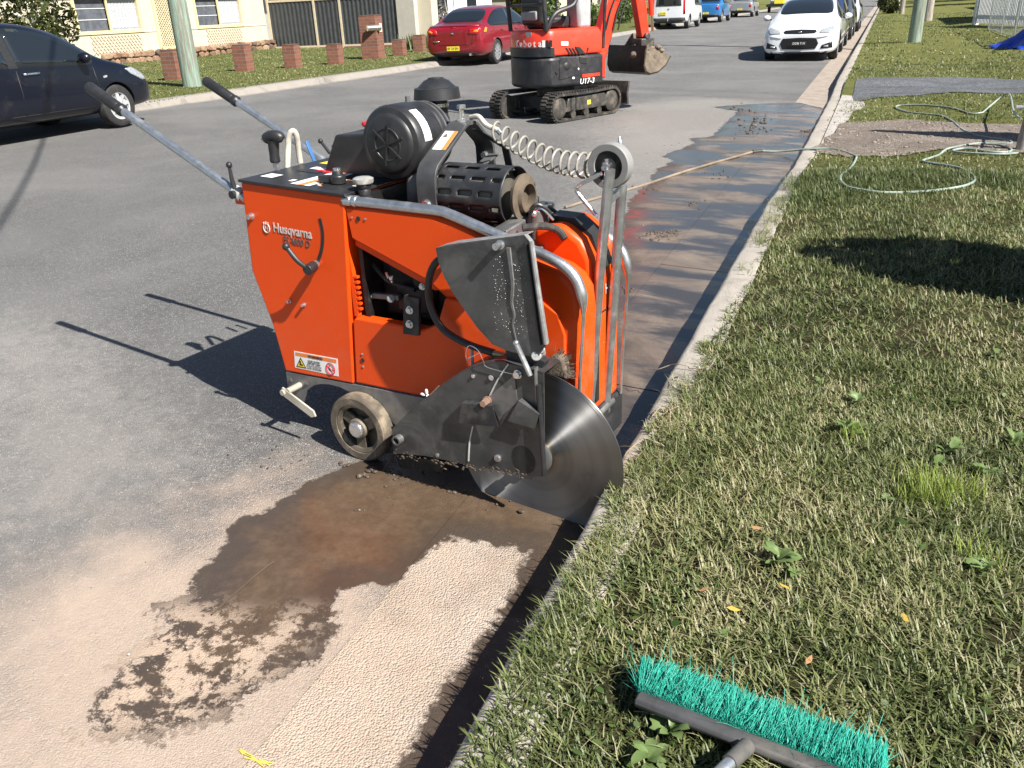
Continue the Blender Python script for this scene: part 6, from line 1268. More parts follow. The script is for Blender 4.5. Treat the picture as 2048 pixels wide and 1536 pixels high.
patch_on(vn, bv, [(-.66, 1.12), (.66, 1.12), (.60, 1.72), (-.60, 1.72)], '-x', 'rear_window', AGLASS, .008, 3)
for s_ in (1, -1): patch_on(vn, bv, [(s_*.78, .72), (s_*.88, .72), (s_*.84, 1.55), (s_*.76, 1.55)], '-x', 'tail_light', REDL, .01, 2)
patch_on(vn, bv, [(-.88, .32), (.88, .32), (.88, .56), (-.88, .56)], '-x', 'rear_bumper', M('bumper_grey', (.06, .062, .066), .55), .03, 3)
number(vn, -.02, .30, .78, .37, .13, 'EJX 20R', PLATE_Y, BLACK_D, -1, .09); patch_on(vn, bv, [(-.05, .95), (.05, .95), (.05, 1.0), (-.05, 1.0)], '-x', 'badge', CHROME, .01, 1)
MB().tube([(-.02, 0, .42), (-.12, 0, .42), (-.12, 0, .50)], .03, 8).ball((-.12, 0, .52), .035).build('tow_ball', CHROME, vn)
# ---- blue utility behind the van
def simple_vehicle(name, at, rz, label, cat, paint, L, W, H, hood=1.2, rear=.8, belt=.95, tail=True, wr_=.36, group='vehicles parked up the street'):
    e = empty(name, at, rz, label, cat, group); W /= 2
    st = [(0, sec(.42, W*.8, .5, W*.9, .65, W*.92, belt-.1, W*.88, belt-.04, W*.8, belt-.02, W*.7, belt)), (.08, sec(.30, W*.86, .38, W*.98, .65, W, belt, W*.95, belt+.03, W*.86, belt+.05, W*.74, belt+.06)), (rear, sec(.28, W*.86, .36, W*.99, .65, W, belt+.02, W*.95, belt+.1, W*.84, belt+.13, W*.72, belt+.15)), (rear+.45, sec(.28, W*.86, .36, W*.99, .65, W, belt+.02, W*.95, H-.1, W*.74, H-.04, W*.64, H)), (L*.5, sec(.28, W*.86, .36, W*.99, .65, W, belt, W*.95, H-.08, W*.74, H-.03, W*.64, H)), (L-hood-.75, sec(.28, W*.86, .36, W*.99, .65, W, belt, W*.95, H-.12, W*.74, H-.06, W*.64, H-.03)), (L-hood, sec(.28, W*.86, .36, W*.98, .65, W, belt-.02, W*.94, belt+.05, W*.86, belt+.08, W*.76, belt+.12)), (L-.3, sec(.3, W*.82, .38, W*.92, .6, W*.94, belt-.12, W*.88, belt-.08, W*.8, belt-.06, W*.64, belt-.04)), (L, sec(.38, W*.6, .45, W*.7, .55, W*.72, .7, W*.68, .73, W*.6, .74, W*.46, .75))]
    me = loft_car(st, {(2, 4), (3, 4), (4, 4), (5, 4), (2, 6), (2, 7), (5, 6), (5, 7)}, set()); wb = [(.9, W*.9), (.9, -W*.9), (L-.9, W*.9), (L-.9, -W*.9)]
    bv = finish_car(e, me, paint, wb, wr_, .22)
    for x, y in wb: car_wheel(e, x, math.copysign(W*.96, y), wr_, .22, 6, .62)
    for s_ in (1, -1):
        patch_on(e, bv, [(s_*W*.7, belt-.3), (s_*W*.86, belt-.3), (s_*W*.86, belt-.12), (s_*W*.7, belt-.12)], '-x', 'tail_light', REDL, .01, 1); patch_on(e, bv, [(s_*W*.45, .60), (s_*W*.82, .62), (s_*W*.8, .74), (s_*W*.5, .70)], '+x', 'headlight', LAMP, .01, 2)
    patch_on(e, bv, [(-W*.85, .34), (W*.85, .34), (W*.85, .48), (-W*.85, .48)], '-x', 'rear_bumper', TRIM, .02, 2); patch_on(e, bv, [(-W*.4, .45), (W*.4, .45), (W*.4, .62), (-W*.4, .62)], '+x', 'grille', GRILLE, .01, 2)
    number(e, -.02, 0, .56, .37, .11, 'CX 19', PLATE_Y, BLACK_D, -1, .08); return e
simple_vehicle('blue_utility', (-10.35, 57.5, road_z(-10.3)), math.radians(90), 'bright blue utility parked beyond the white van', 'ute', car_paint('blue_paint', (.02, .16, .42)), 4.9, 1.8, 1.75, rear=1.5, belt=1.05)
simple_vehicle('silver_wagon', (-10.1, 70, road_z(-10)), math.radians(90), 'silver grey wagon parked beyond the blue utility', 'car', car_paint('silver_paint', (.36, .38, .40), .5), 4.7, 1.9, 1.7, rear=.5, belt=1.0)
simple_vehicle('black_car', (-7.6, 92, road_z(-8)), math.radians(90), 'small black car far down the left of the street', 'car', car_paint('black_paint', (.015, .015, .017)), 4.5, 1.8, 1.5)
simple_vehicle('white_wagon', (-9.5, 108, road_z(-9)), math.radians(90), 'small white wagon at the far end of the street', 'car', car_paint('white_car_paint2', (.7, .71, .72)), 4.6, 1.85, 1.8, rear=.4)
simple_vehicle('dark_blue_sedan', (-1.92, 36.4, road_z(-1.9)), math.radians(-90), 'dark blue sedan parked directly behind the white sedan', 'car', car_paint('dkblue_paint', (.02, .035, .10)), 4.7, 1.84, 1.55).location.y = 31.8
simple_vehicle('grey_sedan', (-1.9, 38.5, road_z(-1.9)), math.radians(-90), 'dark grey sedan third in the row at the near kerb', 'car', car_paint('dkgrey_paint', (.06, .07, .08)), 4.6, 1.82, 1.5)
simple_vehicle('pale_sedan', (-1.85, 45.5, road_z(-1.9)), math.radians(-90), 'pale sedan fourth in the row at the near kerb', 'car', car_paint('pale_paint', (.5, .53, .56)), 4.6, 1.82, 1.5)
yt = empty('yellow_trailer', (-8.9, 84, road_z(-9)), math.radians(90), 'yellow signed plant trailer beyond the silver wagon', 'trailer')
MB().box((0, -.95, .5), (3.5, .95, .72)).build('tray', TRIM, yt, bevel=.02); MB().box((.0, -.5, .72), (1.2, .3, 1.75)).build('sign_board', PLATE_Y, yt, bevel=.03); MB().box((1.5, -.8, .72), (3.2, .8, 1.5)).build('load', WHITEP, yt, bevel=.05)
for s_ in (1, -1): car_wheel(yt, 1.6, s_*.95, .34, .2, 5, .6)

# ================================================================ MINI EXCAVATOR (local: x forward, y left, z up)
EP0 = Vector((-4.42, 12.50, road_z(-4.4))); ERZ = math.radians(68.6); _exf = Vector((math.cos(ERZ), math.sin(ERZ), 0)); _exl = Vector((-math.sin(ERZ), math.cos(ERZ), 0))
def E(x, y, v): d = ray(x, y); t = ((EP0+_exl*v-CAM).dot(_exl))/d.dot(_exl); q = CAM+d*t-EP0; return Vector((q.dot(_exf), v, q.z))
UROT = math.radians(-14); _uxf = Vector((math.cos(ERZ+UROT), math.sin(ERZ+UROT), 0)); _uxl = Vector((-math.sin(ERZ+UROT), math.cos(ERZ+UROT), 0))
def EU(x, y, v): d = ray(x, y); t = ((EP0+_uxl*v-CAM).dot(_uxl))/d.dot(_uxl); q = CAM+d*t-EP0; return Vector((q.dot(_uxf), v, q.z))
def EXx(x, y, u): d = ray(x, y); t = ((EP0+_exf*u-CAM).dot(_exf))/d.dot(_exf); q = CAM+d*t-EP0; return Vector((u, q.dot(_exl), q.z))
ex = empty('mini_excavator', EP0, ERZ, 'orange and black mini excavator standing mid-road behind the saw', 'excavator')
EXO = M('excavator_orange', (.80, .045, .018), .38, 0, .06, 4, dirt=(.35, .16, .1), dirtamt=.15, coat=.2); EXB = M('excavator_black', (.020, .021, .025), .45, 0, .2, 8, dirt=(.12, .1, .08), dirtamt=.3, dscale=5); TRK = M('rubber_track', (.028, .026, .024), .8, 0, .3, 12, dirt=(.20, .16, .12), dirtamt=.6, dscale=6, bump=.3, bscale=40); EXM = M('excavator_steel', (.08, .075, .07), .5, .5, .3, 10, dirt=(.26, .21, .16), dirtamt=.6, dscale=7); MUDC = M('dry_clay', (.17, .135, .10), .9, 0, .3, 8, bump=.6, bscale=25, bdist=.03)
def track(y0, y1):
    tr = empty('track'); tr.parent = ex; xl, r = .60, .19; path = []
    for i in range(20): path.append((-xl+1.2*i/20, .0))
    for i in range(12): a = -math.pi/2+math.pi*i/12; path.append((xl+r*math.cos(a), r+r*math.sin(a)))
    for i in range(20): path.append((xl-1.2*i/20, 2*r-.012*math.sin(math.pi*i/20)))
    for i in range(12): a = math.pi/2+math.pi*i/12; path.append((-xl+r*math.cos(a), r+r*math.sin(a)))
    n = len(path); C = Vector((0, 0, r)); mb = MB(); V = []
    for x, z in path:
        cx = max(-xl, min(xl, x)); d = Vector((x-cx, 0, z-r)); d.normalize(); V += [(x, y0, z), (x, y1, z), (x-d.x*.03, y1, z-d.z*.03), (x-d.x*.03, y0, z-d.z*.03)]
    F = [(4*i+k, 4*i+(k+1) % 4, 4*((i+1) % n)+(k+1) % 4, 4*((i+1) % n)+k) for i in range(n) for k in range(4)]
    mb.add(V, F)
    for i in range(0, n):
        x, z = path[i]; cx = max(-xl, min(xl, x)); d = Vector((x-cx, 0, z-r)).normalized(); t = Vector((d.z, 0, -d.x)); q = Vector((x, (y0+y1)/2, z))+d*.008
        for s_ in (1, -1): mb.obox(q+Vector((0, s_*(y1-y0)*.24, 0))+t*(.012*s_), t*.014, Vector((0, (y1-y0)*.22, 0)), d*.012)
    mb.build('track_belt', TRK, tr, smooth=0)
    ym = (y0+y1)/2
    for x, rr in ((-xl, .15), (xl, .155)): MB().lathe([(rr, -.08), (rr, .08), (rr*.8, .095), (rr*.45, .10), (0, .10)], (x, ym, r), (0, -1 if y0 < 0 else 1, 0), 20).build('sprocket' if x < 0 else 'idler', EXM, tr)
    MB().side([(-.46, .12), (-.40, .30), (.42, .31), (.50, .26), (.48, .12)], y0+.035, y1-.035).build('track_frame', EXM, tr, bevel=.01)
    for x in (-.3, 0, .3): MB().cyl((x, y0+.03, .075), (x, y1-.03, .075), .055, n=14).build('roller', EXM, tr)
    for x in (-.33, -.22): MB().box((x-.025, y0+.02, .14), (x+.025, y0+.04, .30)).build('bracket', EXM, tr)
    return tr
t1_ = track(-.62, -.39); track(.39, .62)
MB().box((.02, -.588, .18), (.10, -.584, .24)).build('yellow_sticker', PLATE_Y, t1_)
MB().box((-.35, -.42, .14), (.45, .42, .30)).cyl((0, 0, .3), (0, 0, .44), .28, n=24).build('undercarriage', EXB, ex)
dz = MB(); dz.prism([(.98, .10), (1.02, .08), (1.00, .25), (1.04, .42), (1.0, .42), (.96, .25)], -.60, .60, lambda x, z, h: (x, h, z)).build('dozer_blade', EXM, ex)
for s_ in (.32, -.32): MB().bar((.4, s_, .22), (.98, s_, .24), .06, .08).build('blade_arm', EXM, ex)
_before = set(bpy.data.objects)
# rotating upper body: rounded plan
def planpoly(r, y, x1, n=14):
    pts = []
    for i in range(n+1):
        a = math.radians(125+110*i/n); pts.append((math.cos(a)*r+.03, max(-y, min(y, math.sin(a)*r*1.08))))
    return [(x1, y)] + pts + [(x1, -y)]
UB = planpoly(.66, .50, .52)
ub = MB().plan(UB, .44, .86).build('counterweight', EXB, ex, bevel=.05, seg=3)
hd = MB(); lo = planpoly(.655, .495, .50); hi = planpoly(.62, .46, .45); n = len(lo)
ZT = 1.215
hd.add([(x, y, .865) for x, y in lo]+[(x, y, 1.12) for x, y in lo]+[(x, y, ZT) for x, y in hi], [tuple(range(n))[::-1], tuple(range(2*n, 3*n))]+[(k*n+i, k*n+(i+1) % n, (k+1)*n+(i+1) % n, (k+1)*n+i) for k in (0, 1) for i in range(n)])
hood = hd.build('hood', EXO, ex, bevel=.03, seg=3)
# black lower panel wrapping the rear (left of the picture) and its vents
MB().plan([(x*1.006, y*1.006) for x, y in planpoly(.66, .50, -.36)], .861, .985).build('rear_panel', EXB, ex, bevel=.01)
for k in range(4): MB().plan([(x*1.012, y*1.004) for x, y in planpoly(.658, .45, -.45)], .875+k*.025, .885+k*.025).build('rear_louvre', EXB, hood)
ys_ = -.503
def esk(pts, name, mat, l=.004): MB().side([(EU(x, y, ys_).x, EU(x, y, ys_).z) for x, y in pts], ys_-l, ys_+.01).build(name, mat, hood)
for k in range(4): esk([(1131+k*6.5, 95+k*.5), (1134+k*6.5, 95+k*.5), (1142+k*6.5-4+4, 109), (1139+k*6.5, 109)], 'vent_slit', BLACK_D)
esk([(1150, 93), (1160, 94), (1172, 108), (1156, 106)], 'side_vent', BLACK_D); esk([(1158, 114), (1172, 116), (1173, 127), (1160, 126)], 'side_vent', BLACK_D); esk([(1175, 95), (1178, 95), (1176, 103), (1174, 103)], 'lock', BLACK_D)
esk([(1122, 83), (1136, 83), (1136, 91), (1122, 91)], 'white_sticker', WHITE_D, .006)
MB().side([(EU(x, y, ys_).x, EU(x, y, ys_).z) for x, y in ((1120, 115), (1152, 115), (1158, 150), (1118, 160))], ys_-.006, ys_+.01).build('side_panel', EXB, ub, bevel=.004)
c_ = EU(1134, 133, ys_-.006); MB().lathe([(.055, 0), (.05, -.004), (.02, -.012)], c_, (0, 1, 0), 20).build('exhaust_port', BLACK_D, ub); c_ = EU(1114, 145, ys_-.006); MB().lathe([(.025, 0), (.02, -.006)], c_, (0, 1, 0), 14).build('tie_down', BLACK_D, ub)
esk([(1164, 149), (1199, 145), (1199, 151), (1164, 155)], 'orange_stripe', EXO, .008)
c_ = EU(1174, 162, ys_-.004); text('U17-3', 'model_lettering', WHITE_D, ub, .105, frame(c_, (1, 0, 0), (0, 0, 1)), .001, shear=.2, offset=.001)
for q in ((1148, 140), (1150, 148), (1147, 156), (1156, 138)): MB().ball(EU(*q, ys_-.002), .018, 6, (1.3, .2, .9)).build('paint_scrape', WHITE_D, ub)
# maker's name on the curved rear: each letter follows the curve
def onrear(a_deg, z, l=.006): a = math.radians(a_deg); return Vector((math.cos(a)*(.655+l)+.03, math.sin(a)*(.655+l)*1.08, z)), Vector((-math.sin(a), math.cos(a), 0))
for k, ch in enumerate('Kubota'):
    o_, tn = onrear(178+k*7.0, 1.035, .010); text(ch, 'maker_letter', WHITE_D, hood, .125, frame(o_, tn, (0, 0, 1)), .001, offset=.0012)
for k, m_ in enumerate((WHITE_D, BLACK_D, BLACK_D)): o_, tn = onrear(217.5+k*4.2, 1.035, .006); MB().obox(o_, tn*.022, Vector((0, 0, .045)), tn.cross(Vector((0, 0, 1)))*.003).build('rear_badge', m_, hood)
o_, tn = onrear(197, 1.16, -.01); MB().obox(o_, tn*.05, Vector((0, 0, .03)), tn.cross(Vector((0, 0, 1)))*.006).build('hood_lock', BRIGHT, hood)
# seat, floor, protective frame, levers
seat = MB().box((-.34, -.24, ZT), (.12, .24, ZT+.16)).build('seat', EXB, ex, bevel=.04)
MB().box((-.42, -.25, ZT+.05), (-.30, .25, ZT+.62)).build('seat_back', EXB, seat, bevel=.05); MB().box((-.46, -.20, ZT+.12), (-.425, .18, ZT+.24)).build('seat_panel', M('seat_pan_grey', (.26, .26, .27), .5), seat, bevel=.02)
fr_ = []
for s_ in (.46, -.46): fr_.append(MB().tube(smooth_path([(-.46, s_, ZT-.02), (-.50, s_, ZT+.5), (-.50, s_, 2.25), (-.4, s_, 2.38), (.5, s_, 2.42), (.62, s_, 2.36)], 6), .032, 10).build('canopy_post', EXB, ex)); MB().tube([(.55, s_*.95, ZT-.3), (.62, s_, 2.36)], .025, 10).build('canopy_post', EXB, ex)
MB().tube([(-.49, -.46, ZT+.32), (-.49, .46, ZT+.32)], .022, 8).build('canopy_rail', EXB, ex); MB().box((-.55, -.55, 2.40), (.75, .55, 2.46)).build('canopy_roof', EXO, ex, bevel=.03)
MB().tube(smooth_path([(-.44, -.44, ZT), (-.30, -.46, ZT+.20), (.0, -.46, ZT+.30), (.1, -.44, ZT+.5)], 5), .035, 10).build('arm_rest_bar', EXB, ex)
MB().box((.12, -.42, ZT-.02), (.36, -.12, ZT+.42)).build('control_console', M('console_grey', (.36, .36, .37), .6), ex, bevel=.05)
for q in ((.2, -.3), (.28, -.2), (.26, .3)): MB().tube([(q[0], q[1], ZT+.1), (q[0]-.02, q[1], ZT+.62)], .014, 8).ball((q[0]-.02, q[1], ZT+.66), .035).build('control_lever', TRIM, ex)
# boom, arm, bucket: positions from the picture on the machine's own centre plane
BV = -.20
b0, b1, b2 = EU(1186, 100, BV), EU(1222, 0, BV), EU(1245, -95, BV); a_top = EU(1262, -90, BV); a_bot = EU(1286, 72, BV)
def beam(p, q, w0, w1, th, name, mat):
    p, q = Vector(p), Vector(q); d = (q-p).normalized(); n = d.cross(Vector((0, 1, 0))).normalized(); Y = Vector((0, th/2, 0))
    V = [p-n*w0/2-Y, p+n*w0/2-Y, p+n*w0/2+Y, p-n*w0/2+Y, q-n*w1/2-Y, q+n*w1/2-Y, q+n*w1/2+Y, q-n*w1/2+Y]
    return MB().add(V, [(3, 2, 1, 0), (4, 5, 6, 7), (0, 1, 5, 4), (1, 2, 6, 5), (2, 3, 7, 6), (3, 0, 4, 7)]).build(name, mat, ex, bevel=.012)
bm0 = Vector((.62, BV, .75)); beam(bm0, b1, .20, .24, .15, 'boom', EXO); beam(b1, b2, .24, .2, .15, 'boom_upper', EXO); beam(b2, a_top, .2, .2, .15, 'boom_tip', EXO)
beam(a_top+Vector((0, 0, .1)), a_bot, .24, .15, .13, 'dipper_arm', EXO)
sw = MB().cyl((.58, BV, .45), (.58, BV, .95), .09, n=16).box((.50, BV-.12, .5), (.70, BV+.12, .85)).build('swing_post', EXO, ex, bevel=.02)
MB().cyl((.70, BV-.02, .72), b1+Vector((.12, 0, -.05)), .045, n=12).build('boom_cylinder', EXB, ex); MB().cyl(EU(1298, -60, BV), EU(1303, 30, BV), .04, n=12).build('bucket_cylinder', EXO, ex); MB().cyl(EU(1303, 28, BV), EU(1305, 62, BV), .022, n=10).build('cylinder_rod', CHROME, ex)
for dx_ in (0, 14, 24): MB().tube(smooth_path([EU(1212+dx_, 60, BV-.09), EU(1222+dx_, 20, BV-.1), EU(1242+dx_, -30, BV-.1)], 4), .014, 6).build('hydraulic_hose', TRIM, ex)
MB().cyl(a_bot+Vector((0, -.12, 0)), a_bot+Vector((0, .12, 0)), .05, n=14).box(a_bot+Vector((-.12, -.11, -.16)), a_bot+Vector((.14, .11, -.03))).build('quick_hitch', EXM, ex, bevel=.015)
bu = empty('bucket'); bu.parent = ex; bc = a_bot+Vector((0, .13, -.10)); BW = .44
prof = [(-.20, -.02), (-.22, -.12), (-.24, -.30), (-.20, -.40), (-.12, -.44), (.05, -.42), (.20, -.33), (.30, -.20)]
prof_in = [(x*.93+.008, z*.93-.005) for x, z in prof]
mb = MB(); P = prof+prof_in[::-1]; mb.side([(bc.x+x, bc.z+z) for x, z in P], bc.y-BW, bc.y+BW); mb.build('bucket_shell', M('bucket_steel', (.05, .047, .044), .45, .6, .25, 6, dirt=(.16, .13, .10), dirtamt=.5, dscale=4), bu)
for s_ in (-BW, BW-.02): MB().side([(bc.x+x, bc.z+z) for x, z in prof], bc.y+s_, bc.y+s_+.02).build('bucket_cheek', MUDC, bu)
cl = MB()
for i in range(60): cl.ball((bc.x+random.uniform(-.18, .18), bc.y+random.uniform(-.42, .42), bc.z-.14+random.uniform(-.06, .09)), random.uniform(.03, .08), 8, (1.2, 1.2, .8))
o = cl.build('clay_lumps', MUDC, bu); o['kind'] = 'stuff'
for s_ in (-.12, .10): MB().side([(bc.x-.16, bc.z-.04), (bc.x+.0, bc.z+.14), (bc.x+.12, bc.z+.12), (bc.x+.14, bc.z-.02)], bc.y+s_, bc.y+s_+.03).build('bucket_ear', MUDC, bu)
for o in set(bpy.data.objects)-_before:
    if o.type == 'MESH': o.data.transform(Matrix.Rotation(UROT, 4, 'Z'))
# ================================================================ SMALL THINGS
# ---- garden hose
HOSE = M('green_hose', (.27, .33, .29), .45, 0, .25, 6, dirt=(.33, .30, .24), dirtamt=.5, dscale=3); HOSEB = M('muddy_hose', (.22, .175, .13), .6, 0, .25, 5)
def hz(x, y):
    return vz(x, y) if x > KX+.15 else (KZ if (x > KX and not 7 < y < 17) else (.045 if x > KX else max(0, SLOPE*(XG-x))+.0))
def hose_path(px, lift=.012):
    P = []
    for x, y in px:
        q = G(x, y, .0); 
        for _ in range(4): q = G(x, y, hz(q.x, q.y)+lift)
        P.append(q)
    return smooth_path(P, 6)
gh = empty('garden_hose', (0, 0, 0), 0, 'pale green garden hose looping from the standpipe over grass and dirt drive', 'hose')
gpx = [(1522, 302), (1560, 303), (1615, 298), (1667, 298), (1708, 310), (1712, 317), (1701, 336), (1681, 353), (1689, 370), (1715, 378), (1774, 385), (1858, 382), (1927, 372), (1950, 358), (1932, 341), (1901, 332), (1851, 324), (1848, 320), (1877, 310), (1894, 298), (1932, 290), (1965, 286), (2020, 287), (2013, 280), (1965, 273), (1936, 265), (1917, 253), (1903, 241), (1877, 230), (1822, 225), (1794, 217), (1798, 211), (1846, 210), (1905, 216), (1941, 227), (1965, 225)]
hp = hose_path(gpx); q = G(2010, 212, .18); hp += smooth_path([hp[-1], Vector((q.x, q.y, .33)), Vector(G(2027, 222, .35)), Vector(G(2042, 238, .42))], 6)[1:]
MB().tube(hp, .0105, 8).build('hose_line', HOSE, gh); MB().tube(hose_path([(1965, 287), (2000, 290), (2022, 298), (2015, 304), (1980, 303), (1930, 297), (1905, 302), (1940, 306), (2000, 308), (2035, 306)], .02), .0105, 8).build('hose_coil', HOSE, gh)
bh_ = MB().tube(hose_path([(1130, 415), (1180, 400), (1240, 384), (1300, 366), (1360, 346), (1420, 328), (1480, 311), (1508, 303)]), .0125, 8).build('supply_hose', HOSEB); tag(bh_, 'mud brown water hose lying across the wet slurry behind the saw', 'hose')
cpl = hose_path([(1505, 304), (1524, 302)]); MB().cyl(cpl[0], cpl[-1], .020, n=12).build('hose_coupling', M('coupling_black', (.03, .03, .03), .5), gh)
# ---- standpipe
q = G(2042, 304, .1); sp = empty('standpipe', (q.x, q.y, vz(q.x, q.y)), 0, 'grey metal water standpipe with red top at the right edge', 'standpipe')
MB().tube([(0, 0, -.05), (.0, .0, .12), (.01, .0, .33)], [.055, .05, .045], 16).build('pipe', M('pipe_grey', (.30, .27, .26), .5, .4, .2, 12), sp); MB().lathe([(.05, .33), (.056, .34), (.056, .43), (.03, .45), (.03, .5), (0, .5)], (.01, 0, 0), (0, 0, 1), 18).build('valve_head', M('valve_red', (.33, .04, .05), .5, 0, .2, 14), sp); MB().tube([(-.12, -.02, .40), (.0, 0, .40)], .018, 10).build('outlet', BRIGHT, sp)
# unseen conifer added outside the frame to throw a long shadow over the drive
cf = empty('added_conifer', (2.35, 9.95, vz(2.35, 9.95)), 0, 'unseen slim conifer added right of the standpipe to shadow the dirt drive', 'tree'); MB().tube([(0, 0, -.05), (0, 0, 2.3)], [.03, .008], 8).build('trunk', M('bark', (.09, .07, .05), .9), cf)
def cone_leaves():
    r = np.random.default_rng(5); n = 6500; h = r.random(n)**1.3; R = .42*(1-h)**.9*(.4+.6*r.random(n)); a = r.random(n)*6.283; P = np.stack([R*np.cos(a), R*np.sin(a), .1+2.3*h], 1); d = r.normal(size=(n, 3)); d /= np.linalg.norm(d, axis=1)[:, None]; b = np.cross(d, r.normal(size=(n, 3))); b /= np.linalg.norm(b, axis=1)[:, None]
    V = np.stack([P-d*.09, P+b*.04, P+d*.09, P-b*.04], 1).reshape(-1, 3); mesh_np('crown', V, np.arange(4*n).reshape(n, 4), LEAF_D, dict(tone=np.repeat(r.random(n), 4)), None, False, cf)
cone_leaves()
# ---- broom
BZ_ = VZ+.035; A = G(1270, 1404, BZ_+.02); B = G(1592, 1530, BZ_+.02); bd = (B-A); bd.z = 0; bd.normalize(); BL = .47; bn = Vector((-bd.y, bd.x, 0)); bn = bn if bn.y > 0 else -bn
br = empty('push_broom', A-Vector((0, 0, .02)), math.atan2(bd.y, bd.x), 'broom head with teal bristles lying on the grass in the foreground', 'broom')
blk = M('broom_block', (.055, .055, .058), .5, 0, .25, 14, dirt=(.2, .18, .15), dirtamt=.35); MB().prism([(-.004, -.010), (.012, -.014), (.030, -.008), (.030, .008), (.012, .014), (-.004, .010), (-.009, 0)], 0, BL, lambda a, b, h: (h, a, b+.02)).build('broom_block', blk, br, bevel=.004)
def bristles():
    r = np.random.default_rng(3); n = 8500; x = r.random(n)*(BL+.02)-.005; z = r.normal(0, .011, n)+.02; L = .092*(.97+.04*r.random(n)); sp_ = r.normal(0, .03, n)+.12*np.sin(x*23)*np.sin(x*71)+.28*np.clip((.03-x)/.03, 0, 1)*-1; wild = r.random(n) < .07
    sp_ = np.where(wild, r.normal(0, .7, n), sp_); zt = z+r.normal(0, .006, n)+np.where(wild, np.abs(r.normal(0, .04, n)), 0); L = np.where(wild, L*(.35+.5*r.random(n)), L)
    P0 = np.stack([x, np.full(n, .026), z], 1); D = np.stack([np.sin(sp_), np.cos(sp_), (zt-z)/L+.05], 1); P2 = P0+D*L[:, None]; P1 = (P0+P2)/2+np.stack([r.normal(0, .003, n), np.zeros(n), r.normal(0, .003, n)+.004], 1); w = .00075
    V = np.zeros((n, 9, 3))
    for k, (P, f) in enumerate(((P0, 1), (P1, 1), (P2, .6))):
        for j in range(3): a = 2.094*j; V[:, 3*k+j] = P+np.array([math.cos(a), 0, math.sin(a)])*w*f
    q = np.array([(3*k+j, 3*k+(j+1) % 3, 3*k+3+(j+1) % 3, 3*k+3+j) for k in (0, 1) for j in range(3)]); F = (q[None]+(np.arange(n)*9)[:, None, None]).reshape(-1, 4)
    t = NT('teal_bristle'); a = t.attr('tone'); c = t.ramp(a, [(0, (.015, .28, .21)), (.5, (.045, .54, .41)), (1, (.20, .74, .60))]); t.set(base=c, rough=.4)
    tr = t.n('BsdfTranslucent'); t.l(c, tr.inputs[0]); mx = t.n('MixShader'); mx.inputs[0].default_value = .3; t.l(t.b.outputs[0], mx.inputs[1]); t.l(tr.outputs[0], mx.inputs[2]); t.l(mx.outputs[0], t.t.nodes['Material Output'].inputs[0])
    mesh_np('bristles', V.reshape(-1, 3), F, t.m, dict(tone=np.repeat(np.clip(r.normal(.5, .2, n), 0, 1), 9)), 'stuff', True, br)
bristles()
ST = Vector((.245, -.01, .03)); MB().tube([ST, ST+Vector((-.015, -.07, .015))], [.017, .016], 14).build('handle_socket', blk, br); MB().tube([ST+Vector((-.012, -.06, .013)), ST+Vector((-.14, -.62, .09)), ST+Vector((-.25, -1.2, .12))], .0135, 14).build('broom_handle', ZINC, br)
# ---- broadleaf weeds in the grass
def leaf_mesh(k):
    r = random.Random(k); V = []; n = 6; L = 1.0
    for i in range(n+1):
        f = i/n; w = .22*math.sin(math.pi*min(1, f*.93+.07))**.8*(1+.18*math.sin(i*2.6+k)); z = .30*math.sin(f*2.2)-.05*f; V += [(f*L, -w, z+.05*w), (f*L, 0, z-.03), (f*L, w, z+.05*w)]
    F = [(3*i+k_, 3*i+k_+1, 3*i+3+k_+1, 3*i+3+k_) for i in range(n) for k_ in (0, 1)]; me = MB().add(V, F).mesh('leaf', 60); return me
def weed_mat(name, c0, c1):
    t = NT(name); n = t.noise(3, 4, .6); c = t.mix(n, c0, c1); t.set(base=c, rough=.45); tr = t.n('BsdfTranslucent'); t.l(c, tr.inputs[0]); mx = t.n('MixShader'); mx.inputs[0].default_value = .25; t.l(t.b.outputs[0], mx.inputs[1]); t.l(tr.outputs[0], mx.inputs[2]); t.l(mx.outputs[0], t.t.nodes['Material Output'].inputs[0]); return t.m
LM = [leaf_mesh(i) for i in range(4)]
for i, m_ in enumerate(LM): m_.materials.append((weed_mat('weed_leaf', (.085, .15, .04), (.20, .27, .10)) if i == 0 else bpy.data.materials['weed_leaf']))
WEEDS = [(1690, 868, .085, 9, 'upright pale broadleaf weed in the middle of the lawn'), (1712, 806, .05, 6, 'small weed just above the pale upright weed'), (1555, 1130, .075, 9, 'flat rosette weed with lobed leaves below lawn centre'), (1590, 1160, .05, 6, 'small weed touching the flat lobed rosette'), (1378, 1080, .035, 3, 'single round leaf weed left of the lobed rosette'), (1900, 905, .07, 9, 'leafy weed patch near the right edge'), (1868, 935, .05, 7, 'small weed beside the leafy right-hand patch'), (1975, 945, .06, 7, 'weed below the leafy patch close to the right edge'), (2025, 885, .06, 8, 'weed cut by the right edge of the picture'), (1442, 1276, .04, 4, 'grey-green weed above the broom'), (1960, 1150, .055, 7, 'dark weed low on the right side of the lawn'), (1340, 1470, .075, 8, 'broad weed under the left end of the broom'), (1295, 1520, .06, 7, 'broad weed at the bottom edge beside the broom handle'), (1990, 720, .045, 6, 'small weed high on the right side of the lawn'), (1640, 765, .035, 5, 'tiny weed upper middle of the lawn'), (1765, 1010, .04, 5, 'tiny weed right of lawn centre')]
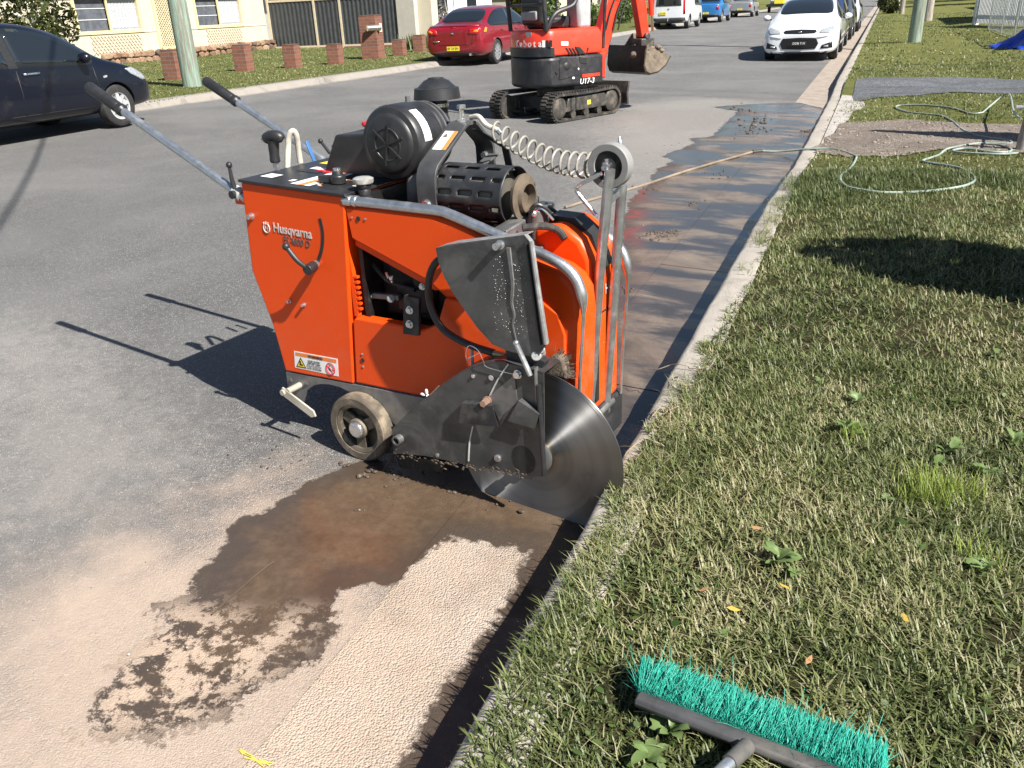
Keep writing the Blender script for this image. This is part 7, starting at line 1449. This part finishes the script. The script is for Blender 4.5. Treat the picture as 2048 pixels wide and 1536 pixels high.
for x, y, L, n, lab in WEEDS:
    q = G(x, y, VZ+.015); e = empty('broadleaf_weed', (q.x, q.y, vz(q.x, q.y)+.004), random.uniform(0, 6), lab, 'weed', 'broadleaf weeds in the lawn')
    for k in range(n): o = put('leaf', LM[k % 4], e); s_ = L*.78*random.uniform(.7, 1.15); o.scale = (s_, s_*random.uniform(.9, 1.5), s_); o.rotation_euler = (random.uniform(-.3, .3), random.uniform(-.55, .1), 6.283*k/n+random.uniform(-.3, .3)); o.location = (0, 0, .004*k)
def tufts():
    P = []; 
    for x, y, r, n in ((1885, 985, .09, 330), (1850, 1005, .07, 170), (1700, 880, .05, 60), (1950, 1130, .06, 60)):
        q = G(x, y, VZ+.01); P.append(np.stack([q.x+RNG.normal(0, r*.6, n), q.y+RNG.normal(0, r*.5, n)], 1))
    P = np.concatenate(P); n = len(P); blades('bright_grass_tufts', P, verge_z(P[:, 0], P[:, 1]), .085*(.6+.6*RNG.random(n)), .0028*np.ones(n), np.clip(.40+RNG.normal(0, .06, n), 0, 1), bpy.data.materials['bright_grass'], (.15, 1.1), 3)
grass_mat('bright_grass', [(0, (.08, .16, .02)), (.5, (.22, .30, .04)), (1, (.4, .42, .1))])
tufts()
def clover():
    n = 9000; P = scatter(n, KX+.05, 3.2, .6, 5.5, KX+.1); P = P[RNG.random(len(P)) < np.clip(vnoise(P, 2.7, 31)*2.4-1.05, 0, 1)]; n = len(P); z = verge_z(P[:, 0], P[:, 1])+.008+.018*RNG.random(n); r = .0045+.006*RNG.random(n)**2; a0 = RNG.random(n)*6.28; tx, ty = RNG.normal(0, .35, n), RNG.normal(0, .35, n)
    V = np.zeros((n, 6, 3))
    for k in range(6): a = a0+k*1.0472; V[:, k, 0] = P[:, 0]+r*np.cos(a)*1.25; V[:, k, 1] = P[:, 1]+r*np.sin(a); V[:, k, 2] = z+r*(tx*np.cos(a)+ty*np.sin(a))
    mesh_np('small_leaf_weeds', V.reshape(-1, 3), np.arange(6*n).reshape(n, 6), MAT_GRASS, dict(tone=np.repeat(np.clip(.36+RNG.normal(0, .12, n), 0, 1), 6), along=np.zeros(6*n)), 'stuff')
clover()
for k, (x, y) in enumerate(((1452, 1220), (1610, 1340), (1580, 1190), (1420, 1180), (1800, 1240), (1500, 1060))):
    q = G(x, y, VZ+.03); o = MB().add([(0, 0, 0), (.012, .006, .004), (.026, .004, .002), (.036, 0, .006), (.026, -.006, .002), (.012, -.007, .003)], [(0, 1, 2, 3, 4, 5)]).build('fallen_leaf', M('yellow_leaf', (.50, .33, .06), .6) if k % 2 == 0 else M('brown_leaf', (.33, .17, .08), .7)); o.location = (q.x, q.y, vz(q.x, q.y)+.03); o.rotation_euler = (.2, .1, k*1.3); tag(o, ('small yellow fallen leaf on the grass above the broom', 'brown fallen leaf lying above the right half of the broom', 'yellow fallen leaf below the lobed weed rosette', 'brown fallen leaf left of the yellow leaf', 'yellow fallen leaf on the right side of the lawn', 'brown fallen leaf left of the lobed weed')[k], 'leaf', 'fallen leaves on the lawn')
# straw litter on the verge and dead runners over the kerb
def litter():
    n = 9000; P = scatter(n, KX+.05, 3, .6, 4.5, KX+.08); m = len(P); blades('dry_thatch', P, verge_z(P[:, 0], P[:, 1])+.006+.02*RNG.random(m), .05*(.5+.9*RNG.random(m)), .0026*np.ones(m), np.clip(.86+RNG.normal(0, .1, m), 0, 1), MAT_GRASS, (1.35, 1.62), 2)
litter()
rn = MB()
for k, (x, y) in enumerate(((1275, 800), (1262, 840), (1240, 870), (1300, 760), (1330, 745), (1285, 820))):
    q = G(x, y, KZ); P = [Vector((KX+.14, q.y+random.uniform(-.1, .1), KZ+.01))]
    for j in range(7): P.append(P[-1]+Vector((random.uniform(-.05, -.005), random.uniform(-.07, .05), random.uniform(-.012, .02) if j < 4 else -.02)))
    rn.tube(smooth_path(P, 3), .0022, 5)
o = rn.build('grass_runners', M('dead_runner', (.30, .24, .16), .8)); o['kind'] = 'stuff'
# ---- slurry clods and stones
CLOD = M('slurry_clod', (.075, .057, .043), .5, 0, .35, 30, bump=.5, bscale=60, bdist=.006)
def clod_field(name, spots, parent=None):
    mb = MB()
    for x, y, n, sp_, r0 in spots:
        for _ in range(n):
            q = G(x+random.gauss(0, sp_), y+random.gauss(0, sp_*.35)); r = random.uniform(.4, 1.1)*r0; mb.ball((q.x, q.y, q.z+r*.25), r, 7, (random.uniform(.8, 1.5), random.uniform(.8, 1.5), random.uniform(.4, .8)))
    o = mb.build(name, CLOD, None, 60); o['kind'] = 'stuff'; return o
clod_field('slurry_clods', [(735, 947, 9, 9, .012), (688, 930, 7, 8, .007), (880, 975, 8, 30, .006), (1000, 1005, 6, 30, .006), (905, 985, 3, 3, .010), (1043, 1022, 3, 3, .011), (560, 905, 10, 40, .005), (470, 880, 8, 50, .004), (800, 955, 10, 30, .006), (760, 1010, 8, 60, .004)])
clod_field('far_slurry_clods', [(1310, 470, 46, 14, .012), (1258, 580, 16, 9, .012), (1390, 408, 14, 9, .012), (1345, 468, 24, 12, .012), (1475, 222, 10, 18, .025), (1505, 250, 20, 25, .02), (1525, 240, 12, 14, .02), (1350, 300, 14, 30, .012), (1290, 375, 18, 14, .014), (1620, 262, 14, 8, .02), (1440, 350, 14, 14, .012), (1500, 262, 20, 30, .015)])
def pebbles():
    mb = MB(); rr = random.Random(4); n = 0
    b = BARE[0]
    while n < 260:
        x, y = rr.uniform(-.45, 3.2), rr.uniform(8.8, 13.6); 
        if sdist(np.array([[x, y]]), b)[0] < .05: continue
        r = rr.uniform(.006, .018); mb.ball((x, y, vz(x, y)+.012), r, 6, (rr.uniform(.8, 1.4), rr.uniform(.8, 1.4), .6)); n += 1
    o = mb.build('drive_stones', M('drive_stone', (.24, .20, .17), .9, 0, .4, 2), None, 50); o['kind'] = 'stuff'
pebbles()
# road grit and litter
def grit():
    mb = MB(); rr = random.Random(9)
    for _ in range(300):
        x, y = rr.uniform(-9, -1.25), 1.2+13*rr.random()**1.6; r = rr.uniform(.0015, .004)*(1+y*.06); mb.ball((x, y, road_z(x)+r*.4), r, 5, (1.2, 1, .6))
    o = mb.build('road_grit', M('grit_stone', (.27, .25, .23), .9, 0, .5, 1.5), None, 0); o['kind'] = 'stuff'
grit()
tw = MB().tube(smooth_path([G(424, 1232)+Vector((0, 0, .006)), G(470, 1192)+Vector((0, 0, .008)), G(520, 1148)+Vector((0, 0, .007)), G(548, 1126)+Vector((0, 0, .006))], 5), .0028, 6).build('thin_cut_line', M('wet_cut_line', (.085, .06, .04), .5)); tag(tw, 'thin dark tube standing in for the cut line in the brown slurry puddle', 'cut line')  # dark tube stands in for the thin saw cut in the slurry
ym = MB(); rr = random.Random(2)
for k in range(17):
    q = G(478+k*3.6+rr.uniform(-6, 6), 1503+k*1.9+rr.uniform(-5, 5)); a = rr.uniform(-.5, .3); d = Vector((math.cos(a), math.sin(a), 0)); n_ = Vector((-d.y, d.x, 0)); L = rr.uniform(.006, .018); w = rr.uniform(.0008, .0022); z = Vector((0, 0, .004+.0002*k)); ym.add([q-d*L-n_*w+z, q+d*L-n_*w*.5+z, q+d*L*.9+n_*w+z, q-d*L*.7+n_*w*.8+z], [(0, 1, 2, 3)])
tag(ym.build('yellow_survey_mark', M('survey_yellow', (.60, .48, .08), .7)), 'faded yellow spray mark on the gutter edge at the bottom', 'mark')
